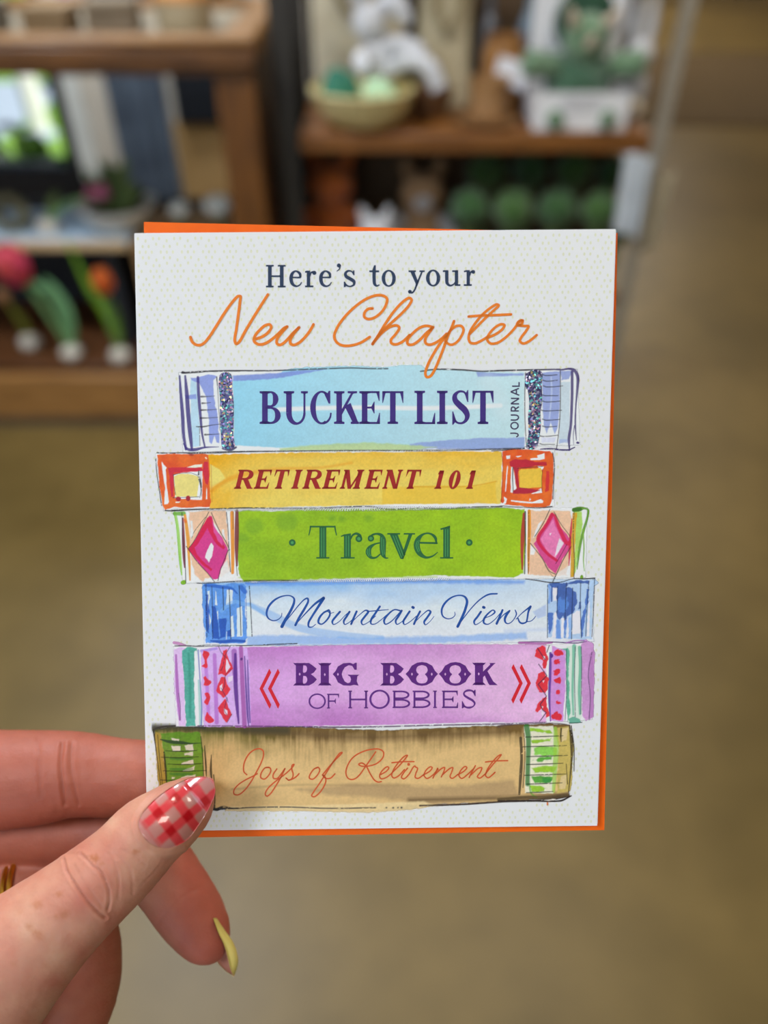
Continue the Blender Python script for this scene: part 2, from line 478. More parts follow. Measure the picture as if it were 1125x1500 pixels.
def tuscan(L):
    """wide decorative capitals with pierced lozenges"""
    def dia(x, y, w=7, h=12):
        return [(x, y - h), (x + w, y), (x, y + h), (x - w, y)]

    def foot(xa, xb, y, up):
        d = 1 if up else -1
        L.poly([(xa - 20, y), (xa + 6, y + d * 4), (xb - 6, y + d * 4), (xb + 20, y), (xb + 8, y + d * 15), (xb, y + d * 20), (xa, y + d * 20), (xa - 8, y + d * 15)])

    def loopw(pts, n=6):
        P = np.array(pts, float)
        return [tuple(p) for p in smooth(np.vstack([P, P[:1]]), n)[:-1]]

    def B(x):                       # x = left edge of the stem serif
        L.poly([(x + 18, 80), (x + 115, 80), (x + 150, 105), (x + 170, 122), (x + 150, 150), (x + 128, 162), (x + 150, 178), (x + 172, 200), (x + 150, 225), (x + 115, 245), (x + 18, 245)],
               holes=[loopw([(x + 72, 97), (x + 92, 100), (x + 100, 122), (x + 92, 146), (x + 72, 150)], 4), loopw([(x + 72, 174), (x + 92, 178), (x + 102, 202), (x + 92, 226), (x + 72, 230)], 4), dia(x + 46, 162)])
        foot(x + 18, x + 62, 78, True); foot(x + 18, x + 62, 247, False)

    def I(x):
        L.poly([(x + 18, 80), (x + 78, 80), (x + 78, 245), (x + 18, 245)], holes=[dia(x + 48, 165)])
        foot(x + 18, x + 78, 79, True); foot(x + 18, x + 78, 246, False)

    def O(x):
        w = 238
        L.poly([(x, 160), (x + 22, 138), (x + 45, 100), (x + 85, 78), (x + 120, 73), (x + 155, 78), (x + 195, 100), (x + 216, 138), (x + w, 160), (x + 216, 184), (x + 195, 220), (x + 155, 242), (x + 120, 247), (x + 85, 242), (x + 45, 220), (x + 22, 184)],
               holes=[loopw([(x + 120, 95), (x + 150, 105), (x + 162, 130), (x + 155, 150), (x + 142, 162), (x + 155, 178), (x + 162, 198), (x + 150, 222), (x + 120, 230), (x + 90, 222), (x + 78, 198), (x + 84, 178), (x + 97, 162), (x + 84, 150), (x + 78, 130), (x + 90, 105)], 3),
                      dia(x + 47, 162), dia(x + 192, 162)])

    view(375, 955, 5)
    B(274)
    I(456)
    L.poly([(562, 162), (582, 140), (600, 105), (640, 82), (690, 78), (712, 88), (728, 78), (738, 78), (738, 130), (722, 130), (705, 102), (680, 96), (650, 112), (634, 140), (628, 162), (634, 185), (650, 215), (672, 228), (690, 222), (696, 200), (690, 180), (676, 172), (672, 164), (690, 166), (756, 166),
            (742, 178), (738, 215), (752, 246), (720, 240), (690, 246), (640, 244), (600, 222), (582, 184)], holes=[dia(600, 163)])
    B(912)
    view(560, 955, 5)
    O(170)
    O(414)
    L.poly([(678, 78), (738, 78), (738, 142), (790, 92), (785, 80), (830, 80), (815, 92), (770, 140), (812, 215), (845, 242), (785, 242), (775, 228), (750, 172), (738, 184), (738, 242), (678, 242)], holes=[dia(706, 160)])
    foot(678, 738, 77, True); foot(678, 738, 243, False)


def glitter_material():
    m = bpy.data.materials.new('glitter')
    m.use_nodes = True
    N, L = m.node_tree.nodes, m.node_tree.links
    b = N['Principled BSDF']
    tc = N.new('ShaderNodeTexCoord')
    vo = N.new('ShaderNodeTexVoronoi')
    vo.inputs['Scale'].default_value = 2600
    L.new(tc.outputs['Object'], vo.inputs['Vector'])
    hs = N.new('ShaderNodeValToRGB')
    el = hs.color_ramp.elements
    el[0].position, el[0].color = 0, (.05, .045, .12, 1)
    el[1].position, el[1].color = 1, (.95, .95, 1, 1)
    for p, c in ((.3, (.12, .10, .25, 1)), (.5, (.25, .25, .42, 1)), (.62, (.10, .35, .50, 1)), (.70, (.6, .6, .8, 1)), (.78, (.2, .75, .75, 1)), (.86, (.9, .75, .35, 1)), (.92, (.85, .45, .7, 1))):
        e = el.new(p); e.color = c
    hs.color_ramp.interpolation = 'CONSTANT'
    sp = N.new('ShaderNodeSeparateColor')
    L.new(vo.outputs['Color'], sp.inputs[0])
    L.new(sp.outputs[0], hs.inputs[0])
    L.new(hs.outputs[0], b.inputs['Base Color'])
    b.inputs['Metallic'].default_value = 0.6
    b.inputs['Roughness'].default_value = 0.35
    # every flake lies at its own tilt
    ge = N.new('ShaderNodeNewGeometry')
    sub = N.new('ShaderNodeVectorMath'); sub.operation = 'SUBTRACT'; sub.inputs[1].default_value = (.5, .5, .5)
    L.new(vo.outputs['Color'], sub.inputs[0])
    sc = N.new('ShaderNodeVectorMath'); sc.operation = 'SCALE'; sc.inputs['Scale'].default_value = 0.7
    L.new(sub.outputs[0], sc.inputs[0])
    ad = N.new('ShaderNodeVectorMath'); ad.operation = 'ADD'
    L.new(ge.outputs['Normal'], ad.inputs[0]); L.new(sc.outputs[0], ad.inputs[1])
    nm = N.new('ShaderNodeVectorMath'); nm.operation = 'NORMALIZE'
    L.new(ad.outputs[0], nm.inputs[0])
    L.new(nm.outputs[0], b.inputs['Normal'])
    return m


GLITTER = glitter_material()
# ------------------------------------------------------------------ greeting card and envelope
# plane of the card: centre, and the two edge directions, in metres
def cam2world(c):
    c = np.asarray(c, float)
    return c[..., 0:1] * RIGHT + c[..., 1:2] * UP + c[..., 2:3] * FWD


CARD_W, CARD_H = 0.108, 0.140
CU = np.array([1.00126, 0.01024, 0.004577])
CV = np.array([0.005829, 0.995061, -0.084666])
CT = np.array([-0.002286, -0.006488, 0.174779])
CN = np.cross(CU, CV); CN /= np.linalg.norm(CN)
if CN[2] > 0:
    CN = -CN                                   # towards the reader
CARD_C = EYE + cam2world(CT)
_Hinv = np.linalg.inv(np.stack([CU, CV, CT], 1))


def px2uv(P):
    """where the line of sight through a pixel meets the card, in card metres"""
    P = np.asarray(P, float)
    d = np.stack([(P[..., 0] - 562.5) / FPX, -(P[..., 1] - 750.0) / FPX, np.ones(P.shape[:-1])], -1)
    q = d @ _Hinv.T
    return q[..., :2] / q[..., 2:3]


def uv2local(uv, h):
    """card metres + height above the paper -> world axes, origin at the card centre"""
    uv = np.asarray(uv, float)
    return cam2world(uv[..., 0:1] * CU + uv[..., 1:2] * CV + h * CN)


WHITE_T, WHITE_B = np.array([226., 226., 228.]), np.array([217., 211., 203.])  # lower white set midway: part of the shade there stays in the pigments


def pig(rgb, y):
    """pigment colour of the print against a reference white at height y, keeping some of the shade low on the card"""
    t = min(max((y - 340) / 870.0, 0), 1)
    return np.clip(0.86 * lin(rgb) / lin(WHITE_T * (1 - t) + WHITE_B * t), 0.004, 0.9)


VX, VY, VS = 0.0, 0.0, 1.0


def view(x0=0.0, y0=0.0, s=1.0):
    global VX, VY, VS
    VX, VY, VS = x0, y0, s


def pp(pts):
    P = np.array([tuple(p) for p in pts], float)
    P[:, 0] = P[:, 0] / VS + VX
    P[:, 1] = P[:, 1] / VS + VY
    if P.shape[1] > 2:
        P[:, 2] /= VS
    return P


class Canvas:
    """a painted area of the print: a fine grid of pigment, written into the colours of the printed sheet's mesh"""

    def __init__(s, x0, y0, x1, y1, step=0.8, seed=0):
        s.x0, s.y0, s.step, s.seed = x0, y0, step, seed
        s.nx, s.ny = int((x1 - x0) / step) + 1, int((y1 - y0) / step) + 1
        s.X, s.Y = np.meshgrid(x0 + step * np.arange(s.nx), y0 + step * np.arange(s.ny))
        s.C = np.zeros((s.ny, s.nx, 3))
        s.A = np.zeros((s.ny, s.nx))

    def win(s, P, pad):
        i0 = max(int((P[:, 0].min() - pad - s.x0) / s.step), 0)
        i1 = min(int((P[:, 0].max() + pad - s.x0) / s.step) + 2, s.nx)
        j0 = max(int((P[:, 1].min() - pad - s.y0) / s.step), 0)
        j1 = min(int((P[:, 1].max() + pad - s.y0) / s.step) + 2, s.ny)
        return slice(j0, j1), slice(i0, i1)

    def comp(s, w, a, col, gran):
        s.seed += 1
        X, Y = s.X[w], s.Y[w]
        if X.size == 0:
            return
        if callable(col):
            c = col(X, Y)
        else:
            c = np.broadcast_to(pig(col, float(Y.mean())), X.shape + (3,))
        if gran:
            g = 1 + gran * (2.2 * (fbm(X / 2.2, Y / 2.2, s.seed, 2) - 0.5) + 1.6 * (fbm(X / 22, Y / 14, s.seed + 5, 3) - 0.5))
            c = c * g[..., None]
        A = s.A[w]
        out = a + A * (1 - a)
        s.C[w] = np.where(out[..., None] > 1e-4, (c * a[..., None] + s.C[w] * (A * (1 - a))[..., None]) / np.maximum(out, 1e-4)[..., None], c)
        s.A[w] = out

    def poly(s, pts, col, alpha=1.0, soft=1.2, rough=0.0, rs=7.0, gran=0.07, curve=False):
        P = pp(pts)
        soft = max(soft / VS, 0.7)
        if curve:
            P = smooth(np.vstack([P, P[:1]]), 6)[:-1]
        w = s.win(P, soft + rough * 2 + 1)
        X, Y = s.X[w], s.Y[w]
        if X.size == 0:
            return
        D = np.full(X.shape, 1e9)
        ins = np.zeros(X.shape, bool)
        Q = np.roll(P, -1, 0)
        for (ax, ay), (bx, by) in zip(P[:, :2], Q[:, :2]):
            dx, dy = bx - ax, by - ay
            t = np.clip(((X - ax) * dx + (Y - ay) * dy) / (dx * dx + dy * dy + 1e-9), 0, 1)
            D = np.minimum(D, (X - ax - t * dx) ** 2 + (Y - ay - t * dy) ** 2)
            if ay != by:
                ins ^= ((ay > Y) != (by > Y)) & (X < (bx - ax) * (Y - ay) / (by - ay) + ax)
        D = np.sqrt(D)
        D = np.where(ins, -D, D)
        if rough:
            D = D + rough * 2 * (fbm(X / rs, Y / rs, s.seed + 3, 3) - 0.5)
        s.comp(w, np.clip(0.5 - D / soft, 0, 1) * alpha, col, gran)

    def stroke(s, pts, w, col=(45, 40, 48), alpha=0.92, soft=1.0, dry=0.0, gran=0.05, curve=True):
        P = pp(pts)
        if P.shape[1] < 3:
            P = np.hstack([P, np.full((len(P), 1), w / VS)])
        if dry:
            P[:, 2] *= 1.3
        soft = max(soft / VS, 0.7)
        if curve and len(P) > 2:
            P = smooth(P, 6)
        win = s.win(P, P[:, 2].max() / 2 + soft + 1)
        X, Y = s.X[win], s.Y[win]
        if X.size == 0:
            return
        D = np.full(X.shape, 1e9)
        for (ax, ay, aw), (bx, by, bw) in zip(P[:-1], P[1:]):
            dx, dy = bx - ax, by - ay
            t = np.clip(((X - ax) * dx + (Y - ay) * dy) / (dx * dx + dy * dy + 1e-9), 0, 1)
            D = np.minimum(D, np.hypot(X - ax - t * dx, Y - ay - t * dy) - (aw + t * (bw - aw)) / 2)
        a = np.clip(0.5 - D / soft, 0, 1) * alpha
        if dry:
            n = fbm(X / 3.0, Y / 2.0, s.seed + 9, 2)
            a = a * np.clip((n - dry * 0.55) * 9, 0, 1)
        s.comp(win, a, col, gran)

    def line(s, pts, col=(45, 40, 48), w=1.5, dry=0.35, alpha=0.9):
        s.stroke(pts, w * VS, col, alpha, 0.9 * VS, dry)

    def blob(s, cx, cy, rx, ry, col, alpha=1.0, soft=1.5, rough=0.8, gran=0.06):
        a = np.linspace(0, 2 * PI, 18, endpoint=False)
        s.poly([(cx + rx * math.cos(t), cy + ry * math.sin(t)) for t in a], col, alpha, soft, rough, 5, gran)

    def build(s, name, parent, h, mat):
        keep = s.A > 0.02
        q = keep[:-1, :-1] | keep[1:, :-1] | keep[:-1, 1:] | keep[1:, 1:]
        idx = np.arange(s.nx * s.ny).reshape(s.ny, s.nx)
        F = np.stack([idx[1:, :-1][q], idx[1:, 1:][q], idx[:-1, 1:][q], idx[:-1, :-1][q]], 1)
        used = np.unique(F)
        remap = np.zeros(s.nx * s.ny, np.int64)
        remap[used] = np.arange(len(used))
        F = remap[F]
        P = np.stack([s.X.ravel()[used], s.Y.ravel()[used]], 1)
        V = uv2local(px2uv(P), h)
        me = bpy.data.meshes.new(name)
        me.vertices.add(len(V)); me.vertices.foreach_set('co', V.astype(np.float32).ravel())
        me.loops.add(F.size); me.loops.foreach_set('vertex_index', F.astype(np.int32).ravel())
        me.polygons.add(len(F))
        me.polygons.foreach_set('loop_start', (np.arange(len(F)) * 4).astype(np.int32))
        me.update(calc_edges=True)
        at = me.color_attributes.new('ink', 'FLOAT_COLOR', 'POINT')
        rgba = np.concatenate([s.C.reshape(-1, 3)[used], s.A.reshape(-1, 1)[used]], 1)
        at.data.foreach_set('color', rgba.astype(np.float32).ravel())
        me.materials.append(mat)
        o = bpy.data.objects.new(name, me)
        COL.objects.link(o)
        o.parent = parent
        return o


def ink_material():
    m = bpy.data.materials.new('watercolour_print')
    m.use_nodes = True
    N, L = m.node_tree.nodes, m.node_tree.links
    b = N['Principled BSDF']
    b.inputs['Roughness'].default_value = 0.5
    b.inputs['Specular IOR Level'].default_value = 0.25
    a = N.new('ShaderNodeAttribute')
    a.attribute_name = 'ink'
    L.new(a.outputs['Color'], b.inputs['Base Color'])
    L.new(a.outputs['Alpha'], b.inputs['Alpha'])
    return m


INK = ink_material()
_flat = {}


def flat_ink(rgb, y, spec=0.25):
    k = (tuple(rgb), round(y))
    if k not in _flat:
        m = bpy.data.materials.new('printing_ink')
        m.use_nodes = True
        N, L = m.node_tree.nodes, m.node_tree.links
        b = N['Principled BSDF']
        c = pig(rgb, y)
        tc, nz, rp = N.new('ShaderNodeTexCoord'), N.new('ShaderNodeTexNoise'), N.new('ShaderNodeValToRGB')
        nz.inputs['Scale'].default_value = 900
        rp.color_ramp.elements[0].color = tuple(0.88 * c) + (1,)
        rp.color_ramp.elements[1].color = tuple(np.minimum(1.1 * c, 1)) + (1,)
        L.new(tc.outputs['Object'], nz.inputs['Vector'])
        L.new(nz.outputs['Fac'], rp.inputs[0])
        L.new(rp.outputs[0], b.inputs['Base Color'])
        b.inputs['Roughness'].default_value = 0.5
        b.inputs['Specular IOR Level'].default_value = spec
        _flat[k] = m
    return _flat[k]


class Letters:
    """printed lettering: flat shapes traced in pixels, laid on the paper"""

    def __init__(s):
        s.v, s.f = [], []

    def raw(s, P, F):
        k = len(s.v)
        s.v += [tuple(p[:2]) for p in P]
        s.f += [[i + k for i in q] for q in F]

    def poly(s, pts, holes=(), curve=0):
        loops = [pp(pts)[:, :2]] + [pp(h)[:, :2] for h in holes]
        s.polypx(loops)

    def polypx(s, loops):
        tri = tessellate_polygon([[Vector((x, y, 0)) for x, y in l] for l in loops])
        s.raw(np.vstack(loops), tri)

    def stroke(s, pts, w=None, n=8, curve=True, round_=True, px=False):
        P = np.asarray(pts, float) if px else pp(pts)
        if P.shape[1] < 3:
            P = np.hstack([P, np.full((len(P), 1), (w if px else w / VS))])
        if curve and len(P) > 2:
            P = smooth(P, n)
        C, W = P[:, :2], P[:, 2] / 2
        T = np.gradient(C, axis=0)
        T /= np.linalg.norm(T, axis=1)[:, None] + 1e-9
        Nn = np.stack([-T[:, 1], T[:, 0]], 1)
        L, R = C + Nn * W[:, None], C - Nn * W[:, None]
        m = len(C)
        s.raw(np.vstack([L, R]), [(i, i + 1, m + i + 1, m + i) for i in range(m - 1)])
        if round_:
            for c, w_ in ((C[0], W[0]), (C[-1], W[-1])):
                s.disc(c, w_)

    def disc(s, c, r, ry=None, n=14):
        a = np.linspace(0, 2 * PI, n, endpoint=False)
        s.raw(np.stack([c[0] + r * np.cos(a), c[1] + (ry or r) * np.sin(a)], 1), [list(range(n))])

    def build(s, name, parent, rgb, h, y=None):
        P = np.array(s.v)
        V = uv2local(px2uv(P), h)
        F = []
        for q in s.f:                               # all wound the same way, facing the reader
            a = P[q]
            ar = np.sum(a[:, 0] * np.roll(a[:, 1], -1) - np.roll(a[:, 0], -1) * a[:, 1])
            if abs(ar) > 1e-7:
                F.append(q if ar < 0 else q[::-1])
        o = mesh_obj(name, V, F, flat_ink(rgb, y if y is not None else P[:, 1].mean()), parent, smooth=False)
        return o


# ---- a small serif alphabet, drawn in a box of height 1 (y down), written out at a place and size
class Face:
    def __init__(s, L, st, th, sl, sf, br=0.03, shear=0.0):
        s.L, s.st, s.th, s.sl, s.sf, s.br, s.shear = L, st, th, sl, sf, br, shear

    def at(s, x, base, h, wx=None):
        s.x, s.base, s.h, s.wx = x, base, h, wx or h
        return s

    def m(s, P):
        P = np.asarray(P, float)
        Q = P.copy()
        Q[:, 0] = s.x + s.wx * P[:, 0] + s.shear * s.h * (1 - P[:, 1])
        Q[:, 1] = s.base + s.h * (P[:, 1] - 1)
        if P.shape[1] > 2:
            Q[:, 2] = P[:, 2] * (s.h + s.wx) / 2
        return Q

    def poly(s, P, holes=()):
        s.L.polypx([s.m(P)] + [s.m(h) for h in holes])

    def pen(s, P, curve=True, n=8, round_=False):
        s.L.stroke(s.m(P), px=True, curve=curve, n=n, round_=round_)

    def serif(s, xa, xb, y, up, la=None, lb=None):
        la = s.sl if la is None else la
        lb = s.sl if lb is None else lb
        d = 1 if up else -1
        b, sf = s.br, s.sf
        if b <= 0.001:
            s.poly([(xa - la, y), (xb + lb, y), (xb + lb, y + d * sf), (xa - la, y + d * sf)])
        else:
            s.poly([(xa - la, y), (xb + lb, y), (xb + lb, y + d * sf), (xb + min(b, lb) * .4, y + d * (sf + b * .4)), (xb, y + d * (sf + b)),
                    (xa, y + d * (sf + b)), (xa - min(b, la) * .4, y + d * (sf + b * .4)), (xa - la, y + d * sf)])

    def stem(s, x, w=None, y0=0.0, y1=1.0, top=True, bot=True):
        w = s.st if w is None else w
        s.poly([(x, y0), (x + w, y0), (x + w, y1), (x, y1)])
        if top:
            s.serif(x, x + w, y0, True)
        if bot:
            s.serif(x, x + w, y1, False)

    def arc(s, cx, cy, rx, ry, a0, a1, wv, wh, n=28):
        """pen along an ellipse; wv = weight where it runs vertically, wh = where it runs horizontally"""
        a = np.radians(np.linspace(a0, a1, n))
        w = wh + (wv - wh) * np.cos(a) ** 2
        s.pen(np.stack([cx + rx * np.cos(a), cy + ry * np.sin(a), w], 1), curve=False)

    def bar_end(s, x, y, d, hgt, w):
        """triangular terminal serif at the end of a bar; d=+1 hangs down, -1 stands up"""
        s.poly([(x, y), (x, y + d * hgt), (x - 0.2 * w, y + d * hgt), (x - w, y + d * s.th * .8), (x - 1.4 * w, y)])

    def glyph(s, c, W):
        st, th, sl, sf = s.st, s.th, s.sl, s.sf
        if c == 'I':
            s.stem(sl)
        elif c == 'H':
            s.stem(sl); s.stem(W - sl - st)
            s.poly([(sl, .5 - th / 2), (W - sl, .5 - th / 2), (W - sl, .5 + th / 2), (sl, .5 + th / 2)])
        elif c in 'BR':
            s.stem(sl, bot=(c == 'R'))
            if c == 'B':
                s.serif(sl, sl + st, 1, False)
            x = sl + st * .6
            m = W * .5
            for (cy, ry, xr) in (((.25, .25, W - sl * .6),) if c == 'R' else ((.245, .245, W - sl * 1.3), (.74, .26, W - sl * .4))):
                ry2 = ry - th / 2 + (.015 if c == 'R' else 0)
                cy2 = cy + (.015 if c == 'R' else 0)
                rx = xr - st / 2 - m
                for y in (cy2 - ry2, cy2 + ry2):
                    s.poly([(x, y - th / 2), (m, y - th / 2), (m, y + th / 2), (x, y + th / 2)])
                s.arc(m, cy2, rx, ry2, -90, 90, st * 1.0, th)
            if c == 'R':
                s.poly([(m - st * .35, .52), (m + st * .75, .5), (W + st * .1, 1 - sf), (W + sl * 1.2, 1 - sf), (W + sl * 1.2, 1), (W - st * .85, 1)])
        elif c in 'EFL':
            s.stem(sl, top=True, bot=True)
            x = sl + st * .5
            e = max(sl * .9, .1)
            if c in 'EF':
                s.poly([(x, 0), (W, 0), (W, th), (x, th)])
                s.bar_end(W, 0, 1, .30 if st != th else .17, e)
                xm = sl + (W - sl) * .72
                s.poly([(x, .5 - th / 2), (xm, .5 - th / 2), (xm, .5 + th / 2), (x, .5 + th / 2)])
                k = .18 if st != th else .09
                s.poly([(xm - e, .5 - th / 2), (xm - .02, .5 - k), (xm, .5 - k), (xm, .5 + k), (xm - .02, .5 + k), (xm - e, .5 + th / 2)])
            if c in 'EL':
                W2 = W * 1.02
                s.poly([(x, 1 - th), (W2, 1 - th), (W2, 1), (x, 1)])
                s.bar_end(W2, 1, -1, .34 if st != th else .19, e)
        elif c == 'T':
            a = W / 2 - st / 2
            s.stem(a, top=False)
            s.poly([(0, 0), (W, 0), (W, th), (0, th)])
            e = max(sl * .9, .1)
            s.bar_end(W, 0, 1, .36, e)
            s.poly([(0, 0), (1.4 * e, 0), (e, th * .8), (.2 * e, .36), (0, .36)])
        elif c == 'U':
            xr = W - sl - th
            s.poly([(sl, 0), (sl + st, 0), (sl + st, .66), (sl, .66)])
            s.serif(sl, sl + st, 0, True)
            s.poly([(xr, 0), (xr + th, 0), (xr + th, .66), (xr, .66)])
            s.serif(xr, xr + th, 0, True)
            a = np.linspace(PI, 0, 26)
            cx = (sl + st / 2 + xr + th / 2) / 2
            rx = (xr + th / 2 - sl - st / 2) / 2
            w = np.where(a > PI / 2, st * np.abs(np.cos(a)) + th * 1.3 * (1 - np.abs(np.cos(a))), th * 1.2)
            s.pen(np.stack([cx + rx * np.cos(a), .66 + (.34 - th * .2) * np.sin(a), w], 1), curve=False)
        elif c in 'COG0':
            if c in 'O0':
                for a0, a1 in ((90, 270), (-90, 90)):
                    s.arc(W / 2, .5, W / 2 - st / 2, .5 - th * .3, a0, a1, st, th)
            else:
                s.arc(W / 2 + st * .2, .5, W / 2 - st * .3, .5 - th * .3, 62, 298, st, th)
                x = W - .02
                s.poly([(x, -.01), (x, .38), (x - .05, .38), (x - .28 * W, .1), (x - .30 * W, .0), (x - .08, .06), (x - .05, -.01)])
                s.pen([(W * .62, .99, th), (W * .82, .93, th * 1.1), (W * .96, .80, th * .9), (W * 1.0, .66, th * .8)])
        elif c == 'K':
            s.stem(sl)
            s.poly([(sl + st, .54), (W * .74, .02), (W * .84, .02), (sl + st, .72)])
            s.serif(W * .76, W * .80, 0, True, .14, .12)
            s.poly([(W * .44, .46), (W * .44 + st * 1.1, .36), (W + .0, 1 - sf), (W - st * 1.0, 1 - sf)])
            s.serif(W - st * .95, W - .02, 1, False, .06, sl * .7)
        elif c == 'S':
            s.pen([(W * .86, .16, th), (W * .66, .035, th), (W * .38, .03, th * 1.2), (W * .17, .14, st * .75), (W * .18, .28, st * .95), (W * .44, .44, st * 1.1),
                   (W * .72, .58, st * 1.1), (W * .86, .74, st * .9), (W * .78, .89, st * .6), (W * .56, .97, th * 1.1), (W * .3, .955, th), (W * .1, .84, th)])
            s.poly([(W * .92, -.02), (W * .92, .34), (W * .87, .34), (W * .72, .10), (W * .80, .05), (W * .87, -.02)])
            s.poly([(W * .02, 1.02), (W * .02, .62), (W * .07, .62), (W * .24, .9), (W * .16, .96), (W * .07, 1.02)])
        elif c == 'N':
            s.stem(sl, th * 1.3)
            s.stem(W - sl - th * 1.3, th * 1.3, bot=False)
            s.poly([(sl * .3, 0), (sl + st * 1.0, 0), (W - sl, 1), (W - sl - st * .9, 1)])
        elif c == 'M':
            s.stem(sl, th * 1.4, top=False)
            s.serif(sl, sl + th * 1.4, 0, True, sl, 0)
            s.stem(W - sl - st, st)
            v = W * .47
            s.poly([(sl * .6, 0), (sl + st * .9, 0), (v + st * .45, 1), (v - st * .35, 1)])
            s.poly([(W - sl - st * .5, 0), (W - sl, 0), (v + st * .3, 1), (v - st * .1, 1)])
        elif c == '1':
            s.stem(W / 2 - st / 2, top=False)
            s.poly([(W / 2 - st / 2, .0), (W / 2 + st / 2, .0), (W / 2 + st / 2, .15), (W / 2 - st / 2, .2), (W * .12, .22), (W * .12, .16)])


def build_card():
    root = empty('greeting_card', CARD_C)
    tag(root, 'white retirement greeting card showing a painted stack of six books', 'card')
    hx, hy = CARD_W / 2, CARD_H / 2
    paper = material('card_paper', (238, 238, 238), 0.45, (236, 236, 236), 300, spec=0.3)
    paper.node_tree.nodes['Color Ramp'].color_ramp.elements[0].color = (0.855, 0.855, 0.86, 1)
    paper.node_tree.nodes['Color Ramp'].color_ramp.elements[1].color = (0.865, 0.865, 0.87, 1)

    def sheet(name, h0, h1, dx=0.0, dy=0.0):
        b = MB()
        n = 10
        top, bot = [], []
        for h, lst in ((h1, top), (h0, bot)):
            for j in range(n + 1):
                for i in range(n + 1):
                    lst.append(uv2local(np.array([-hx + 2 * hx * i / n + dx, -hy + 2 * hy * j / n + dy]), h))
        V = top + bot
        k = len(top)
        F = []
        for j in range(n):
            for i in range(n):
                a = j * (n + 1) + i
                F.append((a, a + 1, a + n + 2, a + n + 1))
                F.append((k + a, k + a + n + 1, k + a + n + 2, k + a + 1))
        for i in range(n):
            for a, b2 in ((i, i + 1), ((n) * (n + 1) + i + 1, n * (n + 1) + i), ((i + 1) * (n + 1), i * (n + 1)), (i * (n + 1) + n, (i + 1) * (n + 1) + n)):
                F.append((a, k + a, k + b2, b2))
        return mesh_obj(name, V, F, paper, root, smooth=False)

    front = sheet('front_panel', -0.0003, 0.0)
    sheet('back_panel', -0.0013, -0.0010, 0.0004, 0.0)
    # the folded spine of the card along its left edge
    spine = MB()
    pts = [uv2local(np.array([-hx + 0.0003, v]), -0.00065) for v in np.linspace(-hy, hy, 8)]
    spine.tube(pts, 0.00064, 8)
    spine.build('fold', paper, root)

    # ---------------- books of the illustration
    OUT = {
        'bucket': [(262, 540), (420, 534), (620, 533), (848, 540), (852, 660), (262, 662)],
        'retire': [(228, 664), (500, 656), (812, 656), (815, 746), (236, 750)],
        'travel': [(254, 746), (862, 740), (862, 850), (262, 856)],
        'mount': [(294, 850), (876, 846), (874, 942), (294, 948)],
        'hobby': [(250, 942), (872, 938), (872, 1062), (250, 1066)],
        'joys': [(224, 1064), (838, 1060), (840, 1176), (560, 1192), (240, 1190)],
    }

    # ---- pale dots of the paper, laid in lozenges of nine, left out under the books and the words
    dots = Letters()
    polys = [np.array(v) for v in OUT.values()]

    def inside(x, y):
        for P in polys:
            c = False
            for (ax, ay), (bx, by) in zip(P, np.roll(P, -1, 0)):
                if (ay > y) != (by > y) and x < (bx - ax) * (y - ay) / (by - ay) + ax:
                    c = not c
            if c:
                return True
        return False
    MM = 0.108 / 680.0                      # one pixel of the photograph on the card, roughly
    px_, py_ = 29.8, 53.0
    lay = [(0, -15.5), (-4.2, -7.8), (4.2, -7.8), (-8.5, 0), (0, 0), (8.5, 0), (-4.2, 7.8), (4.2, 7.8), (0, 15.5)]
    uvs = []
    for r in range(-2, 36):
        for q in range(-2, 26):
            cx = (q + 0.5 * (r % 2)) * px_
            cy = r * py_ / 2
            for dx, dy in lay:
                u, v = -hx + (cx + dx) * MM, hy - (cy + dy) * MM
                if abs(u) < hx - 0.0006 and abs(v) < hy - 0.0006:
                    uvs.append((u, v))
    # from card metres back to pixels, to test against the books
    A = np.stack([CU, CV, CT], 1)
    VD, FD = [], []
    for u, v in uvs:
        p = A @ np.array([u, v, 1.0])
        x, y = 562.5 + FPX * p[0] / p[2], 750 - FPX * p[1] / p[2]
        if inside(x, y):
            continue
        k = len(VD)
        for a in range(8):
            t = 2 * PI * a / 8
            VD.append(uv2local(np.array([u + 1.55 * MM * math.cos(t), v + 2.5 * MM * math.sin(t)]), 0.00002))
        FD.append([k + a for a in range(8)])
    dm = flat_ink((216, 214, 186), 700)
    d_o = mesh_obj('dot_pattern', VD, FD, dm, front, smooth=False)
    tag(d_o, 'pale yellow dots in lozenges')

    HB, HL = 0.00004, 0.00008
    BLK = (44, 40, 48)

    # ================= book 1: bucket list
    c = Canvas(258, 528, 858, 668, seed=11)
    view()
    def blue(X, Y):
        t = np.clip((X - 340) / 430, 0, 1)[..., None]
        v = np.clip((Y - 540) / 115, 0, 1)[..., None]
        col = pig((146, 203, 224), 600) * (1 - t) + pig((192, 217, 220), 600) * t
        return col * (1.03 - 0.06 * v)
    c.poly([(262, 546), (500, 541), (700, 545), (846, 541), (850, 652), (560, 660), (268, 662)], (226, 228, 236), 1, 1.5, 1, gran=0.02)
    c.poly([(341, 557), (400, 553), (416, 542), (450, 538), (520, 536), (560, 538), (590, 535), (617, 535), (624, 541), (700, 544), (768, 545), (768, 655), (690, 656),
            (560, 652), (480, 654), (410, 656), (343, 652)], blue, 1, 1.5, 1.2, gran=0.06)
    c.poly([(341, 550), (400, 547), (440, 543), (478, 541), (430, 550), (390, 556), (341, 558)], (126, 146, 210), .95, 2, 1.2)
    c.poly([(698, 545), (740, 547), (768, 547), (766, 550), (700, 552)], (130, 145, 205), .85, 2, .8)
    c.poly([(600, 650), (650, 645), (700, 642), (768, 641), (768, 656), (690, 658), (600, 657)], (140, 158, 206), .9, 2, 1.2)
